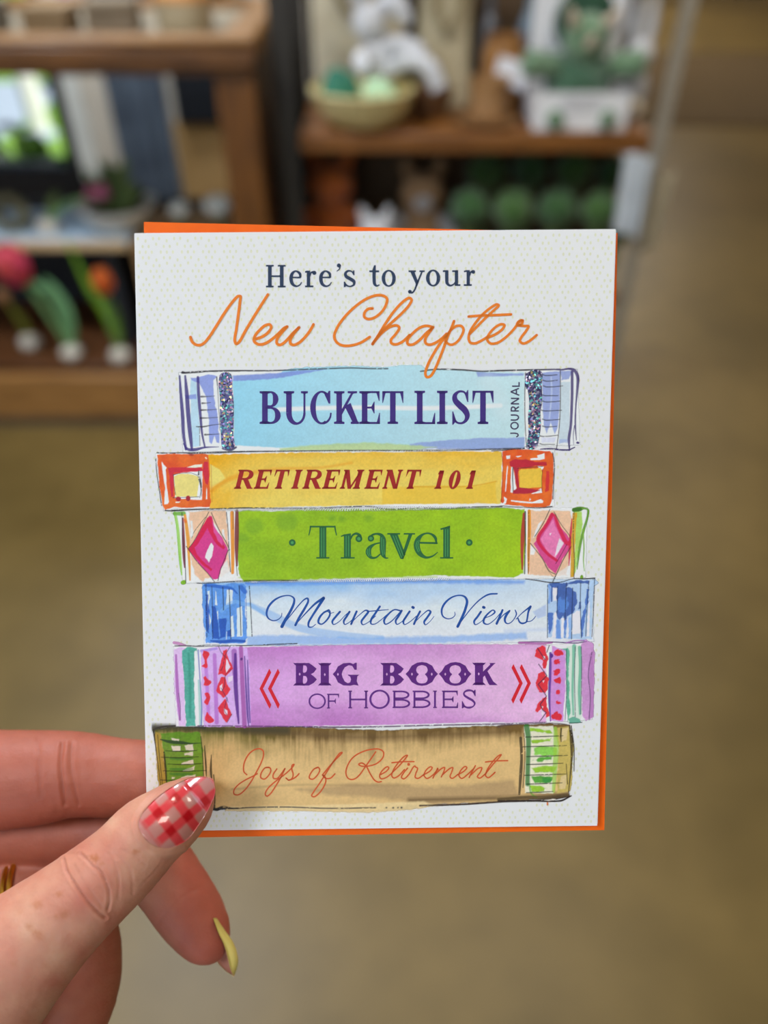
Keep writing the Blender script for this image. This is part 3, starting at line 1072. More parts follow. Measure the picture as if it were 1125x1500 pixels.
    c.poly([(410, 657), (470, 651), (540, 648), (590, 651), (640, 655), (600, 660), (500, 660), (410, 660)], (178, 200, 138), .9, 2.5, 1.2)
    c.stroke([(408, 600), (460, 598), (540, 597), (620, 598), (690, 596), (733, 594)], 6.5, (226, 232, 236), .92, 2.5, 0, .02)
    c.stroke([(715, 560), (738, 600)], 26, (205, 220, 224), .35, 14, 0, .02, False)
    # outlines
    for seg in ([(266, 546), (300, 544), (340, 543), (400, 543), (450, 541), (480, 540), (512, 539), (545, 540), (568, 540)], [(616, 544), (640, 541), (680, 542), (705, 544), (730, 543)],
                [(728, 543), (770, 542), (820, 541)]):
        c.line(seg, BLK, 1.5, .35)
    c.line([(255 + 0 / 7.5 + 20, 664), (330, 662), (400, 661), (520, 660), (640, 660), (768, 657)], BLK, 1.4, .3)
    view(255, 530, 7.5)
    PUR = (60, 46, 122)
    c.poly([(180, 190), (245, 175), (260, 400), (280, 700), (285, 930), (200, 935), (180, 600)], (176, 208, 226), .9, 8, 1)
    c.poly([(320, 160), (380, 135), (470, 160), (430, 200), (440, 400), (480, 600), (500, 900), (470, 880), (445, 810), (410, 900), (390, 880), (385, 650), (350, 380), (280, 240), (190, 205), (180, 175), (250, 180)], (136, 150, 212), .95, 8, 1.2)
    c.poly([(120, 370), (240, 355), (245, 410), (130, 410)], (136, 150, 212), .9, 8, 1)
    c.stroke([(62, 155, 18), (75, 350, 30), (95, 600, 38), (105, 800, 34), (130, 960, 28)], 20, PUR)
    c.stroke([(122, 155, 20), (140, 350, 42), (158, 600, 46), (180, 820, 42), (196, 960, 26)], 30, PUR)
    c.stroke([(95, 118, 30), (150, 125, 10), (250, 120, 8), (340, 112, 6)], 10, BLK)
    c.stroke([(262, 170, 28), (270, 350, 34), (290, 600, 30), (310, 800, 22), (340, 940, 18)], 22, PUR)
    c.stroke([(105, 900, 14), (150, 960, 30), (230, 965, 34), (330, 942, 20), (490, 935, 6)], 20, PUR)
    c.stroke([(280, 730), (285, 920)], 5, BLK, dry=.4)
    for y, a, b in ((383, 300, 445), (455, 310, 400), (530, 300, 470), (618, 290, 480), (800, 340, 500)):
        c.stroke([(a, y, 16), ((a + b) / 2, y - 2, 7), (b, y - 8, 5)], 8, BLK, .85, dry=.2)
    c.stroke([(245, 712, 10), (310, 714, 16), (420, 695, 8), (500, 685, 7)], 8, BLK, .9)
    c.stroke([(468, 170, 12), (480, 300, 6), (490, 500, 5), (500, 640, 6), (505, 750, 5)], 6, BLK, .85, dry=.2)
    c.stroke([(540, 950, 30), (620, 965, 34), (680, 940, 22)], 25, (52, 44, 90))
    view(740, 530, 7.5)
    c.poly([(400, 120), (600, 105), (600, 460), (580, 700), (545, 790), (500, 660), (455, 790), (420, 700), (410, 400)], (140, 154, 206), .92, 10, 1.2)
    c.poly([(600, 100), (740, 100), (700, 190), (620, 200)], (140, 154, 206), .9, 10, 1.2)
    c.poly([(610, 225), (715, 220), (700, 860), (590, 900)], (192, 206, 214), .9, 8, 1)
    c.poly([(590, 850), (700, 850), (695, 890), (590, 895)], (150, 165, 208), .7, 14, 1)
    c.poly([(400, 830), (560, 830), (540, 890), (400, 890)], (205, 205, 224), .8, 10, 1)
    c.stroke([(505, 170), (510, 330), (500, 480), (485, 620)], 16, (186, 196, 222), .8, 8)
    DP = (70, 56, 112)
    c.stroke([(420, 90, 6), (520, 85, 10), (620, 88, 16), (700, 78, 22), (760, 95, 34), (795, 160, 34), (790, 320, 24), (775, 500, 16), (770, 700, 18), (782, 860, 8)], 20, DP)
    c.stroke([(735, 110, 30), (735, 300, 30), (730, 500, 30), (720, 700, 28), (700, 850, 30), (705, 960, 12)], 28, DP)
    c.stroke([(700, 970, 14), (765, 938, 10)], 12, DP, curve=False)
    c.stroke([(760, 700, 8), (748, 800, 8), (752, 910, 5)], 8, DP)
    c.blob(797, 890, 18, 14, DP)
    c.stroke([(605, 100), (606, 400), (595, 700), (565, 950)], 7, BLK, .9, dry=.25)
    for y, a, b, dy in ((150, 410, 570, -8), (212, 415, 575, -10), (275, 420, 630, -10), (372, 405, 580, 0), (440, 410, 600, -8), (538, 390, 620, -6), (640, 410, 600, -8), (715, 410, 565, -6), (818, 370, 580, -12), (908, 380, 545, 0)):
        c.stroke([(a, y - 10, 9), (a + 30, y, 9), ((a + b) / 2, y, 8), (b, y + dy, 7)], 8, BLK, .85, dry=.2)
    c.stroke([(390, 960, 10), (500, 955, 14), (620, 968, 12), (710, 968, 12)], 12, DP, .9, dry=.2)
    c.stroke([(222, 120), (215, 400), (220, 700), (235, 940)], 7, BLK, .9, dry=.25)
    o = c.build('printed_book', front, HB, INK)
    tag(o, 'pale blue book of the painted stack, second line of glitter at each end')
    o['label'] = 'pale blue painted book lettered BUCKET LIST'
    # lettering
    L = Letters()
    F = Face(L, .17, .06, .075, .062, .03)
    k = 1 / 5.0
    yb, hh = 560 + 305 * k, 240 * k
    for ch, xa, xb in (('B', 52, 213), ('U', 228, 405), ('C', 422, 574), ('K', 596, 772), ('E', 782, 930), ('T', 950, 1104)):
        F.at(370 + xa * k, yb, hh).glyph(ch, (xb - xa) / 240.0)
    for ch, xa, xb in (('L', 235, 384), ('I', 400, 490), ('S', 510, 640), ('T', 660, 814)):
        F.at(560 + xa * k, 545 + 381 * k, 244 * k).glyph(ch, (xb - xa) / 244.0)
    L.build('lettering', o, (64, 46, 118), HL, 600)
    L = Letters()
    view(740, 530, 7.5)
    w = 15
    S = lambda *p: L.stroke(p, w, curve=False, round_=False)
    Cc = lambda *p: L.stroke(p, w, curve=True, round_=False)
    S((152, 222), (152, 275)); S((75, 268), (158, 268))                                   # L
    S((60, 330), (150, 292)); S((60, 330), (155, 368)); S((122, 302), (122, 358))         # A
    S((62, 402), (152, 402)); S((62, 460), (152, 404)); S((62, 462), (152, 462))          # N
    S((60, 540), (150, 540)); Cc((67, 540), (67, 515), (74, 500), (92, 498), (106, 508), (110, 540)); S((110, 522), (150, 494))   # R
    Cc((60, 585), (110, 585), (135, 592), (146, 612), (135, 632), (110, 640), (60, 640))  # U
    a = np.linspace(0, 2 * PI, 26)
    L.stroke([(102 + 40 * math.cos(t), 702 + 36 * math.sin(t)) for t in a], w, curve=False, round_=False)          # O
    Cc((55, 785), (110, 785), (135, 792), (142, 808), (128, 822), (120, 824))             # J
    L.build('lettering', o, (66, 62, 92), HL, 600)
    # glitter
    for (vx, vy), P in (((255, 530), [(500, 150), (530, 122), (600, 118), (632, 150), (640, 300), (655, 450), (655, 650), (650, 800), (665, 930), (640, 950), (560, 960), (530, 940), (515, 800), (505, 600), (505, 400), (490, 250)]),
                        ((740, 530), [(225, 130), (300, 90), (350, 85), (405, 120), (400, 250), (405, 440), (385, 550), (390, 700), (370, 850), (350, 930), (290, 965), (235, 940), (255, 800), (250, 600), (262, 480), (250, 330), (215, 250)])):
        view(vx, vy, 7.5)
        L = Letters()
        L.polypx([smooth(np.vstack([pp(P), pp(P)[:1]]), 5)[:-1]])
        g = L.build('glitter_band', o, (90, 85, 110), HL + 0.00004, 600)
        g.data.materials.clear()
        g.data.materials.append(GLITTER)
        tag(g, 'glitter stripe')

    # ================= book 2: retirement 101
    c = Canvas(224, 652, 820, 752, seed=31)
    view()
    def amber(X, Y):
        n = fbm(X / 60, Y / 18, 77, 3)
        e = np.clip(1 - (X - 300) / 110, 0, 1) * .7 + np.clip(1 - (Y - 664) / 26, 0, 1) * .6 + (n - .5) * .7
        e = np.clip(e, 0, 1)[..., None]
        return pig((238, 198, 92), 700) * (1 - e) + pig((238, 164, 22), 700) * e
    c.poly([(228, 664), (500, 660), (812, 658), (812, 742), (560, 748), (240, 748)], (230, 228, 230), 1, 1.5, 1, gran=.02)
    c.poly([(303, 666), (420, 663), (560, 662), (735, 661), (735, 738), (700, 737), (640, 738), (560, 739), (460, 742), (308, 746)], amber, 1, 1.5, 1.5, gran=.08)
    c.poly([(308, 680), (322, 688), (331, 701), (320, 708), (308, 718)], (243, 206, 108), .95, 2, .6)
    c.stroke([(309, 718, 8), (325, 708, 6), (340, 700, 7), (400, 688, 5), (470, 685, 3), (515, 678, 3)], 5, (224, 140, 8), .55, 4)
    c.stroke([(335, 722, 6), (330, 735, 8)], 6, (240, 176, 50), .6, 5)
    c.poly([(560, 714), (640, 711), (700, 712), (726, 705), (728, 738), (640, 738), (560, 738)], (233, 178, 38), .55, 2, 1)
    c.stroke([(600, 713), (690, 712), (727, 705)], 1.6, (214, 148, 20), .7, 1.5)
    # left red box
    view(222, 655, 7.5)
    RED, CRIM = (222, 92, 40), (200, 44, 62)
    def redmix(X, Y):
        t = np.clip(fbm(X / 16, Y / 16, 41, 2) * 1.5 - .3, 0, 1)[..., None]
        return pig((214, 78, 36), 700) * t + pig((230, 108, 42), 700) * (1 - t)
    c.poly([(62, 85), (200, 72), (400, 75), (560, 70), (625, 85), (640, 200), (640, 400), (655, 600), (640, 660), (520, 655), (400, 670), (250, 660), (150, 690), (120, 640), (85, 400)], redmix, 1, 6, 1)
    c.poly([(112, 155), (130, 190), (170, 225), (155, 250), (165, 400), (190, 600), (180, 625), (140, 630), (150, 450), (120, 250)], (232, 230, 234), 1, 6, .6, gran=.01)
    c.poly([(180, 225), (400, 215), (550, 230), (560, 250), (580, 160), (620, 160), (635, 300), (620, 420), (590, 400), (565, 270), (400, 275), (250, 285), (240, 350), (240, 540), (215, 545), (195, 300)], CRIM, 1, 8, 1)
    c.poly([(385, 222), (470, 195), (555, 188), (555, 218), (470, 225)], (238, 220, 200), 1, 5, .6)
    c.poly([(605, 410), (612, 500), (612, 570), (598, 572)], (238, 225, 215), 1, 5, .6)
    c.poly([(240, 300), (350, 280), (560, 262), (555, 580), (520, 580), (250, 560), (260, 520)], (236, 230, 226), 1, 5, .8, gran=.01)
    c.poly([(245, 320), (300, 300), (400, 290), (520, 320), (515, 440), (500, 540), (400, 545), (265, 550), (255, 420)], (240, 208, 122), 1, 6, 1, gran=.06)
    c.stroke([(240, 305, 8), (300, 290, 6), (400, 283, 5), (440, 285, 5), (500, 308, 7)], 6, BLK)
    c.stroke([(240, 300), (252, 450), (265, 520)], 6, BLK, .85)
    c.stroke([(520, 260, 10), (518, 320, 16), (540, 400, 18), (545, 480, 8), (530, 555, 5)], 8, BLK, .9, dry=.25)
    c.stroke([(540, 265), (548, 540)], 5, BLK, .85)
    c.stroke([(235, 555), (380, 552), (520, 545)], 7, BLK)
    c.blob(297, 568, 32, 26, (165, 40, 52)); c.blob(403, 562, 26, 30, (165, 40, 52))
    c.poly([(262, 600), (320, 598), (300, 612), (265, 612)], (240, 225, 215), 1, 5)
    c.poly([(585, 112), (600, 108), (612, 130), (600, 132)], (240, 215, 190), 1, 5)
    c.stroke([(45, 130), (60, 300), (90, 500), (110, 640)], 6, BLK, .85, dry=.3)
    c.stroke([(62, 62), (200, 66), (330, 62), (480, 66)], 9, BLK, .9, dry=.3)
    c.stroke([(480, 70, 6), (600, 68, 6), (740, 65, 8), (900, 55, 8), (1120, 46, 8)], 8, BLK, .9, dry=.3)
    c.stroke([(150, 695, 10), (230, 698, 10), (350, 688, 9), (480, 683, 9), (640, 680, 9)], 9, BLK, .95, dry=.15)
    c.stroke([(655, 190), (660, 400), (665, 600)], 6, (190, 110, 40), .8)
    c.blob(440, 82, 30, 12, (150, 50, 50), .8)
    view()
    c.line([(305, 746), (360, 744), (420, 745), (480, 744), (540, 742), (570, 746), (610, 744), (650, 745), (690, 743), (735, 742)], BLK, 1.7, .5)
    # right red box
    view(720, 655, 7.5)
    c.poly([(118, 45), (230, 20), (400, 25), (520, 40), (640, 45), (675, 80), (680, 300), (665, 560), (640, 640), (560, 665), (440, 660), (150, 630), (100, 600), (120, 300)], redmix, 1, 6, 1)
    W = (234, 226, 222)
    for P in ([(162, 95), (205, 90), (205, 128), (165, 130)], [(260, 100), (330, 95), (290, 112)], [(500, 90), (580, 65), (585, 130), (520, 140), (430, 140), (425, 125), (510, 118)],
              [(175, 200), (180, 215), (160, 490), (148, 490), (160, 300)], [(215, 215), (235, 215), (250, 300), (275, 470), (240, 470), (230, 500), (210, 495)],
              [(210, 578), (330, 595), (450, 600), (540, 570), (572, 590), (565, 615), (440, 620), (215, 598)], [(135, 545), (170, 570), (160, 620), (120, 630), (140, 590)],
              [(505, 205), (575, 215), (560, 250), (520, 230)], [(545, 450), (555, 500), (480, 510), (430, 515)], [(420, 560), (435, 580), (410, 590)]):
        c.poly(P, W, 1, 5, .6, gran=.01)
    c.poly([(195, 160), (260, 130), (400, 140), (480, 160), (600, 165), (610, 200), (480, 205), (400, 222), (240, 225), (200, 205)], (186, 40, 56), 1, 7, 1)
    c.poly([(240, 220), (300, 225), (290, 300), (305, 440), (400, 450), (540, 470), (480, 500), (360, 515), (235, 510), (240, 480), (280, 450), (255, 300)], (176, 40, 60), 1, 7, 1)
    c.poly([(600, 260), (635, 260), (635, 480), (590, 490)], (204, 42, 52), .9, 10, 1)
    c.poly([(300, 260), (330, 240), (540, 230), (555, 280), (550, 440), (400, 452), (308, 440)], (238, 184, 66), 1, 6, 1, gran=.07)
    c.stroke([(235, 225, 10), (232, 350, 9), (238, 490, 6)], 8, BLK, .9, dry=.25)
    c.stroke([(290, 232), (420, 222), (560, 212)], 6, BLK, .85, dry=.2)
    c.stroke([(562, 240), (552, 350), (556, 490)], 6, (70, 40, 40), .8)
    c.stroke([(672, 60), (690, 200), (680, 400), (675, 570)], 9, BLK, .9, dry=.3)
    c.stroke([(110, 60), (125, 200), (105, 600)], 5, (80, 60, 40), .8)
    c.stroke([(0, 658, 8), (60, 652, 8), (130, 645, 8), (200, 652, 8), (380, 662, 8), (520, 668, 10), (665, 652, 12)], 9, BLK, .95)
    c.stroke([(0, 42, 8), (120, 35, 9), (240, 25, 5)], 7, BLK, .9, dry=.2)
    c.blob(765, 655, 9, 8, BLK); c.blob(815, 660, 10, 9, BLK)
    o = c.build('printed_book', front, HB, INK)
    tag(o, 'amber painted book lettered RETIREMENT 101')
    L = Letters()
    F = Face(L, .235, .095, .07, .06, .06, shear=.25)
    for ch, xa, xb in (('R', 38, 162), ('E', 182, 284), ('T', 312, 414), ('I', 456, 512), ('R', 538, 662), ('E', 682, 784), ('M', 812, 960), ('E', 992, 1094)):
        F.at(335 + xa / 5, 670 + 230 / 5, 140 / 5).glyph(ch, (xb - xa) / 140.0)
    for ch, xa, xb in (('N', 198, 318), ('T', 350, 454), ('1', 574, 638), ('0', 672, 758), ('1', 806, 870)):
        dd = 0 if ch in 'NT' else 6
        F.at(520 + xa / 5, 670 + 230 / 5, (140 - dd) / 5).glyph(ch, (xb - xa) / 140.0)
    L.build('lettering', o, (158, 40, 38), HL, 702)

    # ================= book 3: travel
    c = Canvas(250, 738, 866, 858, seed=51)
    view()
    def green(X, Y):
        n = fbm(X / 40, Y / 26, 91, 3)
        t = np.clip((X - 340) / 420 * .5 + (n - .5) * 1.1 + .2, 0, 1)[..., None]
        return pig((134, 172, 30), 800) * (1 - t) + pig((158, 190, 32), 800) * t
    c.poly([(256, 746), (560, 742), (860, 744), (858, 846), (560, 852), (268, 854)], (230, 228, 230), 1, 1.5, .8, gran=.02)
    c.poly([(348, 749), (370, 747), (395, 749), (440, 746), (600, 745), (735, 743), (768, 746), (770, 790), (767, 840), (752, 846), (640, 843), (560, 846), (440, 849), (357, 852), (350, 840), (348, 800)], green, 1, 1.5, 1.4, gran=.12)
    for bx, by, r in ((486, 759, 5), (501, 760, 5), (356, 788, 9), (372, 770, 14), (420, 765, 16), (540, 759, 6)):
        c.blob(bx, by, r, r * .8, (92, 140, 42), .55 if r < 7 else .4, 6, 2)
    c.stroke([(348, 846), (400, 850), (520, 846), (640, 845)], 2, (160, 190, 60), .6, 2)
    view(245, 735, 7.5)
    PE = (246, 178, 138)
    c.poly([(240, 110), (440, 92), (640, 95), (660, 300), (670, 500), (690, 760), (600, 820), (420, 850), (400, 880), (300, 800), (280, 720), (240, 500), (250, 300)], PE, .9, 14, 2, gran=.1)
    c.poly([(250, 200), (280, 210), (290, 340), (260, 420)], (232, 228, 230), .9, 10, 1)
    c.poly([(600, 300), (625, 300), (640, 420), (600, 370)], (232, 228, 230), .9, 8, 1)
    c.poly([(260, 720), (330, 860), (270, 890)], (232, 228, 230), .8, 12, 1)
    c.poly([(660, 640), (690, 780), (760, 790), (800, 860), (560, 870), (600, 700)], (230, 228, 230), .8, 14, 1)
    c.stroke([(85, 120, 30), (110, 250, 32), (130, 450, 34), (145, 650, 30), (160, 800, 14)], 30, (150, 200, 80), .9, 8)
    c.stroke([(80, 130, 36), (180, 130, 50)], 40, (110, 165, 60), .95, 8, curve=False)
    c.blob(180, 885, 30, 24, (120, 168, 40))
    c.stroke([(172, 180, 16), (178, 400, 34), (185, 600, 32), (192, 720, 16)], 26, (130, 42, 62), .95, 6)
    c.stroke([(195, 150, 30), (222, 350, 40), (235, 550, 30), (245, 700, 26), (250, 860, 16)], 34, (236, 150, 40), .95, 7)
    c.stroke([(190, 200), (200, 220)], 30, (220, 90, 40), .7, 10, curve=False)
    c.stroke([(162, 120), (172, 400), (195, 640), (205, 890)], 7, BLK, .9, dry=.2)
    c.stroke([(712, 120, 42), (718, 400, 42), (720, 600, 38), (718, 780, 32)], 40, (224, 140, 30), .95, 6)
    c.stroke([(765, 100, 36), (765, 300, 48), (762, 500, 42), (765, 700, 20)], 40, (120, 44, 46), .95, 6)
    c.stroke([(650, 115), (668, 300), (680, 550), (695, 770)], 7, BLK, .9, dry=.2)
    c.stroke([(725, 110), (722, 300)], 6, BLK, .8, curve=False); c.stroke([(760, 700), (770, 810)], 8, BLK, .8, curve=False)
    c.poly([(462, 150), (490, 155), (520, 260), (600, 380), (668, 520), (640, 640), (590, 740), (560, 850), (505, 850), (400, 740), (300, 620), (235, 525), (300, 420), (400, 260)], (206, 60, 130), 1, 6, 1, gran=.08)
    c.poly([(440, 170), (490, 160), (500, 250), (560, 400), (640, 500), (620, 525), (540, 470), (470, 350), (440, 290), (340, 460), (300, 500), (330, 580), (420, 680), (500, 740), (480, 760), (380, 690), (235, 525), (320, 400)], (205, 30, 68), .95, 8, 1)
    c.poly([(500, 230), (530, 300), (600, 410), (605, 480), (560, 430), (510, 330)], (214, 80, 148), .95, 8, 1)
    c.poly([(510, 225), (560, 300), (605, 390), (560, 340), (515, 260)], (236, 220, 226), .9, 6, .5)
    c.poly([(485, 455), (512, 485), (495, 600), (460, 668), (415, 615), (440, 530)], (236, 226, 236), .95, 8, 1, gran=.02)
    c.stroke([(455, 115), (380, 270), (290, 440), (232, 515)], 6, BLK, .9, dry=.2)
    c.stroke([(270, 400), (290, 340), (420, 170)], 5, BLK, .8, dry=.3)
    c.stroke([(485, 120), (560, 290), (650, 450), (685, 530)], 7, BLK, .9, dry=.15)
    c.stroke([(210, 490), (330, 660), (440, 780), (520, 880)], 7, BLK, .9, dry=.15)
    c.stroke([(670, 530), (620, 660), (580, 760), (558, 865)], 7, BLK, .9, dry=.2)
    c.stroke([(0, 95, 10), (130, 95, 14), (240, 88, 10), (450, 78, 8)], 10, BLK, .95, dry=.1)
    view(750, 735, 7.5)
    c.poly([(190, 95), (400, 90), (640, 110), (660, 200), (640, 400), (625, 600), (600, 810), (480, 820), (190, 800), (195, 500)], PE, .9, 10, 2, gran=.1)
    c.poly([(290, 240), (340, 200), (260, 380), (230, 400)], (232, 226, 224), .9, 10, 1)
    c.poly([(200, 460), (260, 520), (240, 580), (200, 580)], (232, 226, 224), .9, 10, 1)
    c.poly([(500, 780), (620, 700), (640, 830), (470, 830)], (232, 226, 224), .6, 14, 1)
    c.stroke([(130, 130, 24), (118, 350, 46), (110, 550, 34), (112, 740, 18)], 34, (172, 52, 52), .95, 6)
    c.stroke([(145, 110, 14), (145, 400, 12), (138, 790, 10)], 10, (50, 60, 40), .9, dry=.2)
    c.stroke([(188, 100, 34), (190, 300, 38), (182, 550, 30), (180, 790, 14)], 30, (226, 142, 20), .95, 6)
    c.stroke([(182, 110), (186, 380), (178, 780)], 6, BLK, .85, dry=.35)
    c.poly([(430, 130), (460, 130), (520, 270), (600, 350), (645, 420), (640, 500), (560, 620), (480, 790), (400, 730), (320, 600), (240, 460), (290, 380), (380, 210)], (208, 76, 134), 1, 6, 1, gran=.08)
    c.poly([(452, 195), (500, 330), (570, 460), (510, 560), (480, 630), (380, 540), (310, 410), (360, 330)], (226, 120, 168), 1, 10, 1, gran=.1)
    c.poly([(520, 400), (565, 450), (500, 570), (470, 600), (500, 480)], (238, 216, 226), .9, 10, 1)
    c.stroke([(440, 140, 44), (380, 250, 36), (285, 410, 40), (380, 560, 34), (490, 645, 30)], 36, (204, 34, 72), .95, 8)
    c.stroke([(470, 150, 30), (520, 290, 40), (610, 460, 44), (640, 440, 40)], 40, (206, 40, 76), .95, 8)
    c.stroke([(660, 190, 16), (650, 300, 26), (640, 450, 34), (625, 700, 10)], 24, (200, 40, 66), .95, 6)
    c.poly([(410, 350), (435, 340), (420, 370)], (240, 226, 234), .9, 6)
    c.stroke([(415, 85), (340, 240), (250, 380)], 7, BLK, .9, dry=.15)
    c.stroke([(460, 110), (540, 250), (640, 390), (655, 480)], 6, BLK, .9, dry=.2)
    c.stroke([(200, 455), (330, 620), (410, 760), (475, 795)], 7, BLK, .9, dry=.1)
    c.stroke([(655, 480), (560, 640), (490, 790), (445, 880)], 7, BLK, .9, dry=.1)
    c.stroke([(600, 470), (540, 580), (480, 680)], 7, (80, 30, 50), .85)
    c.stroke([(360, 690), (400, 760), (455, 830)], 5, (60, 40, 50), .7)
    c.poly([(685, 110), (760, 110), (775, 250), (740, 480), (700, 760), (660, 820), (690, 500)], (160, 200, 66), .9, 10, 1.5, gran=.1)
    c.poly([(665, 120), (715, 120), (700, 300), (690, 500), (680, 830), (640, 830), (650, 500)], (206, 152, 26), .95, 8, 1)
    c.stroke([(680, 90, 46), (740, 80, 52), (790, 72, 24), (835, 90, 22), (825, 180, 24), (790, 300, 30), (760, 420, 28), (735, 560, 26), (715, 740, 10)], 26, (96, 146, 36), .95, 6)
    c.stroke([(680, 90), (750, 82)], 40, (58, 104, 36), .9, 8, curve=False)
    c.stroke([(780, 300, 14), (790, 500, 14), (785, 650, 12), (795, 760, 8)], 12, (120, 168, 50), .95, 5)
    c.blob(765, 825, 16, 22, (110, 150, 40))
    c.stroke([(680, 120), (672, 400), (685, 650), (680, 840)], 7, BLK, .85, dry=.4)
    o = c.build('printed_book', front, HB, INK)
    tag(o, 'leaf green painted book lettered Travel')
    L, L2 = Letters(), Letters()
    view(410, 755, 3.75)
    DG = (44, 98, 58)
    L.poly([(165, 57), (303, 57), (303, 66), (165, 66)])
    L.stroke([(168, 60, 8), (166, 80, 7), (159, 108, 5)], 6); L.stroke([(302, 60, 8), (305, 80, 7), (311, 108, 5)], 6)
    L.poly([(217, 60), (255, 60), (255, 232), (217, 232)]); L.poly([(200, 229), (272, 229), (272, 237), (200, 237)])
    L.poly([(352, 104), (390, 98), (390, 232), (352, 232)]); L.poly([(335, 112), (352, 104), (356, 112), (336, 118)]); L.poly([(334, 229), (411, 229), (411, 237), (334, 237)])
    L.stroke([(388, 130, 8), (400, 108, 10), (420, 100, 13), (440, 112, 16), (440, 128, 18)], 10); L.disc(pp([(434, 128)])[0], 19 / 3.75)
    L.stroke([(500, 130, 16), (505, 110, 12), (530, 101, 11), (556, 108, 18), (565, 130, 32), (565, 180, 34), (568, 215, 26), (580, 233, 10), (593, 234, 6)], 10); L.disc(pp([(500, 126)])[0], 18 / 3.75)
    L.stroke([(552, 150, 8), (520, 158, 10), (492, 180, 24), (486, 205, 30), (500, 230, 16), (525, 232, 10), (552, 212, 7)], 10)
    L.poly([(602, 100), (645, 100), (690, 215), (672, 240), (662, 238)]); L.poly([(590, 97), (660, 97), (660, 105), (590, 105)]); L.poly([(680, 97), (742, 97), (742, 105), (680, 105)])
    L.poly([(708, 102), (728, 102), (678, 240), (664, 236)])
    L.stroke([(772, 150, 10), (862, 152, 10)], 9, curve=False); L.stroke([(860, 152, 8), (852, 120, 16), (825, 100, 10), (790, 102, 10), (760, 130, 26), (752, 165, 34), (765, 205, 28), (800, 230, 14), (835, 225, 9), (866, 203, 5)], 9)
    L.poly([(897, 72), (934, 56), (934, 232), (897, 232)]); L.poly([(880, 72), (934, 56), (936, 66), (884, 80)]); L.poly([(880, 229), (952, 229), (952, 237), (880, 237)])
    for x in (68, 1040):
        L.disc(pp([(x, 149)])[0], 18.5 / 3.75)
    L.build('lettering', o, DG, HL, 795)
    LG = (76, 146, 84)
    for x in (229, 242):
        L2.stroke([(x, 68), (x, 228)], 4, curve=False, round_=False)
    for x in (364, 378):
        L2.stroke([(x, 112), (x, 226)], 4, curve=False, round_=False)
    for x in (909, 922):
        L2.stroke([(x, 76), (x, 226)], 4, curve=False, round_=False)
    L2.stroke([(559, 120), (560, 180), (566, 220)], 4, round_=False); L2.stroke([(570, 130), (571, 180), (574, 215)], 4, round_=False)
    L2.stroke([(482, 185), (480, 205), (490, 224)], 4); L2.stroke([(493, 182), (490, 205), (499, 222)], 4)
    L2.stroke([(622, 112), (668, 230)], 4, curve=False); L2.stroke([(636, 112), (678, 222)], 4, curve=False)
    L2.stroke([(755, 140), (748, 165), (760, 200)], 4); L2.stroke([(765, 135), (758, 165), (768, 195)], 4)
    for x, y, r in ((68, 149, 8), (1040, 149, 8), (434, 128, 9), (500, 126, 9)):
        L2.disc(pp([(x, y)])[0], r / 3.75)
    L2.build('lettering_inline', o, LG, HL + .00003, 795)

    # ================= book 4: mountain views
    c = Canvas(288, 844, 882, 950, seed=71)
    view()
    def sky(X, Y):
        n = fbm(X / 50, Y / 20, 15, 3)
        e = np.clip(1 - (Y - 848) / 46 + (n - .5) * .8, 0, 1) * np.clip(1.25 - (X - 360) / 480, .35, 1)
        e = np.clip(e, 0, 1)[..., None]
        low = np.clip((Y - 900) / 40, 0, 1)[..., None]
        base = pig((212, 216, 232), 895) * (1 - low * .4) + pig((222, 212, 224), 895) * low * .4
        return base * (1 - e) + pig((136, 178, 226), 895) * e
    c.poly([(296, 853), (560, 850), (868, 848), (870, 940), (560, 944), (300, 946)], sky, 1, 1.5, .8, gran=.06)
    c.poly([(360, 853), (480, 850), (640, 848), (770, 850), (768, 856), (600, 854), (430, 858), (362, 858)], (100, 146, 214), .75, 4, 1.5)
    c.poly([(362, 932), (440, 930), (520, 934), (640, 932), (770, 926), (772, 936), (640, 942), (430, 945), (362, 946)], (128, 166, 222), .75, 4, 2)
    c.stroke([(366, 886, 8), (400, 902, 11), (440, 920, 11), (500, 930, 10), (560, 934, 6)], 9, (128, 170, 224), .6, 2.5)
    c.poly([(780, 896), (800, 885), (800, 902), (788, 906)], (170, 184, 212), .8, 2, .6)
    c.stroke([(740, 924), (800, 922)], 5, (190, 198, 222), .6, 4, curve=False)
    view(285, 840, 7.5)
    B1, B2, B3, BW = (88, 142, 212), (46, 94, 182), (30, 70, 160), (214, 220, 234)
    c.poly([(85, 140), (130, 110), (300, 120), (540, 105), (570, 140), (560, 400), (580, 700), (540, 770), (300, 770), (130, 760), (95, 500)], B1, .97, 8, 2, gran=.14)
    for P in ([(355, 180), (420, 180), (415, 330), (350, 345)], [(140, 195), (165, 190), (170, 260), (150, 400), (180, 520), (165, 600), (150, 520)], [(225, 185), (240, 200), (250, 350), (228, 340)],
              [(395, 470), (425, 460), (435, 690), (400, 700)], [(465, 380), (520, 360), (530, 690), (470, 690)], [(570, 340), (610, 345), (630, 690), (575, 690)], [(245, 420), (262, 400), (262, 510), (250, 500)], [(350, 640), (362, 640), (352, 740), (346, 730)]):
        c.poly(P, BW, .92, 6, 1, gran=.03)
    c.stroke([(110, 130, 26), (200, 135, 34), (300, 150, 34), (410, 165, 26), (470, 220, 14)], 30, B2, .9, 6)
    c.stroke([(510, 150), (555, 200)], 50, B2, .8, 10, curve=False)
    c.stroke([(560, 110), (760, 100), (1100, 92)], 22, (74, 124, 206), .7, 10)
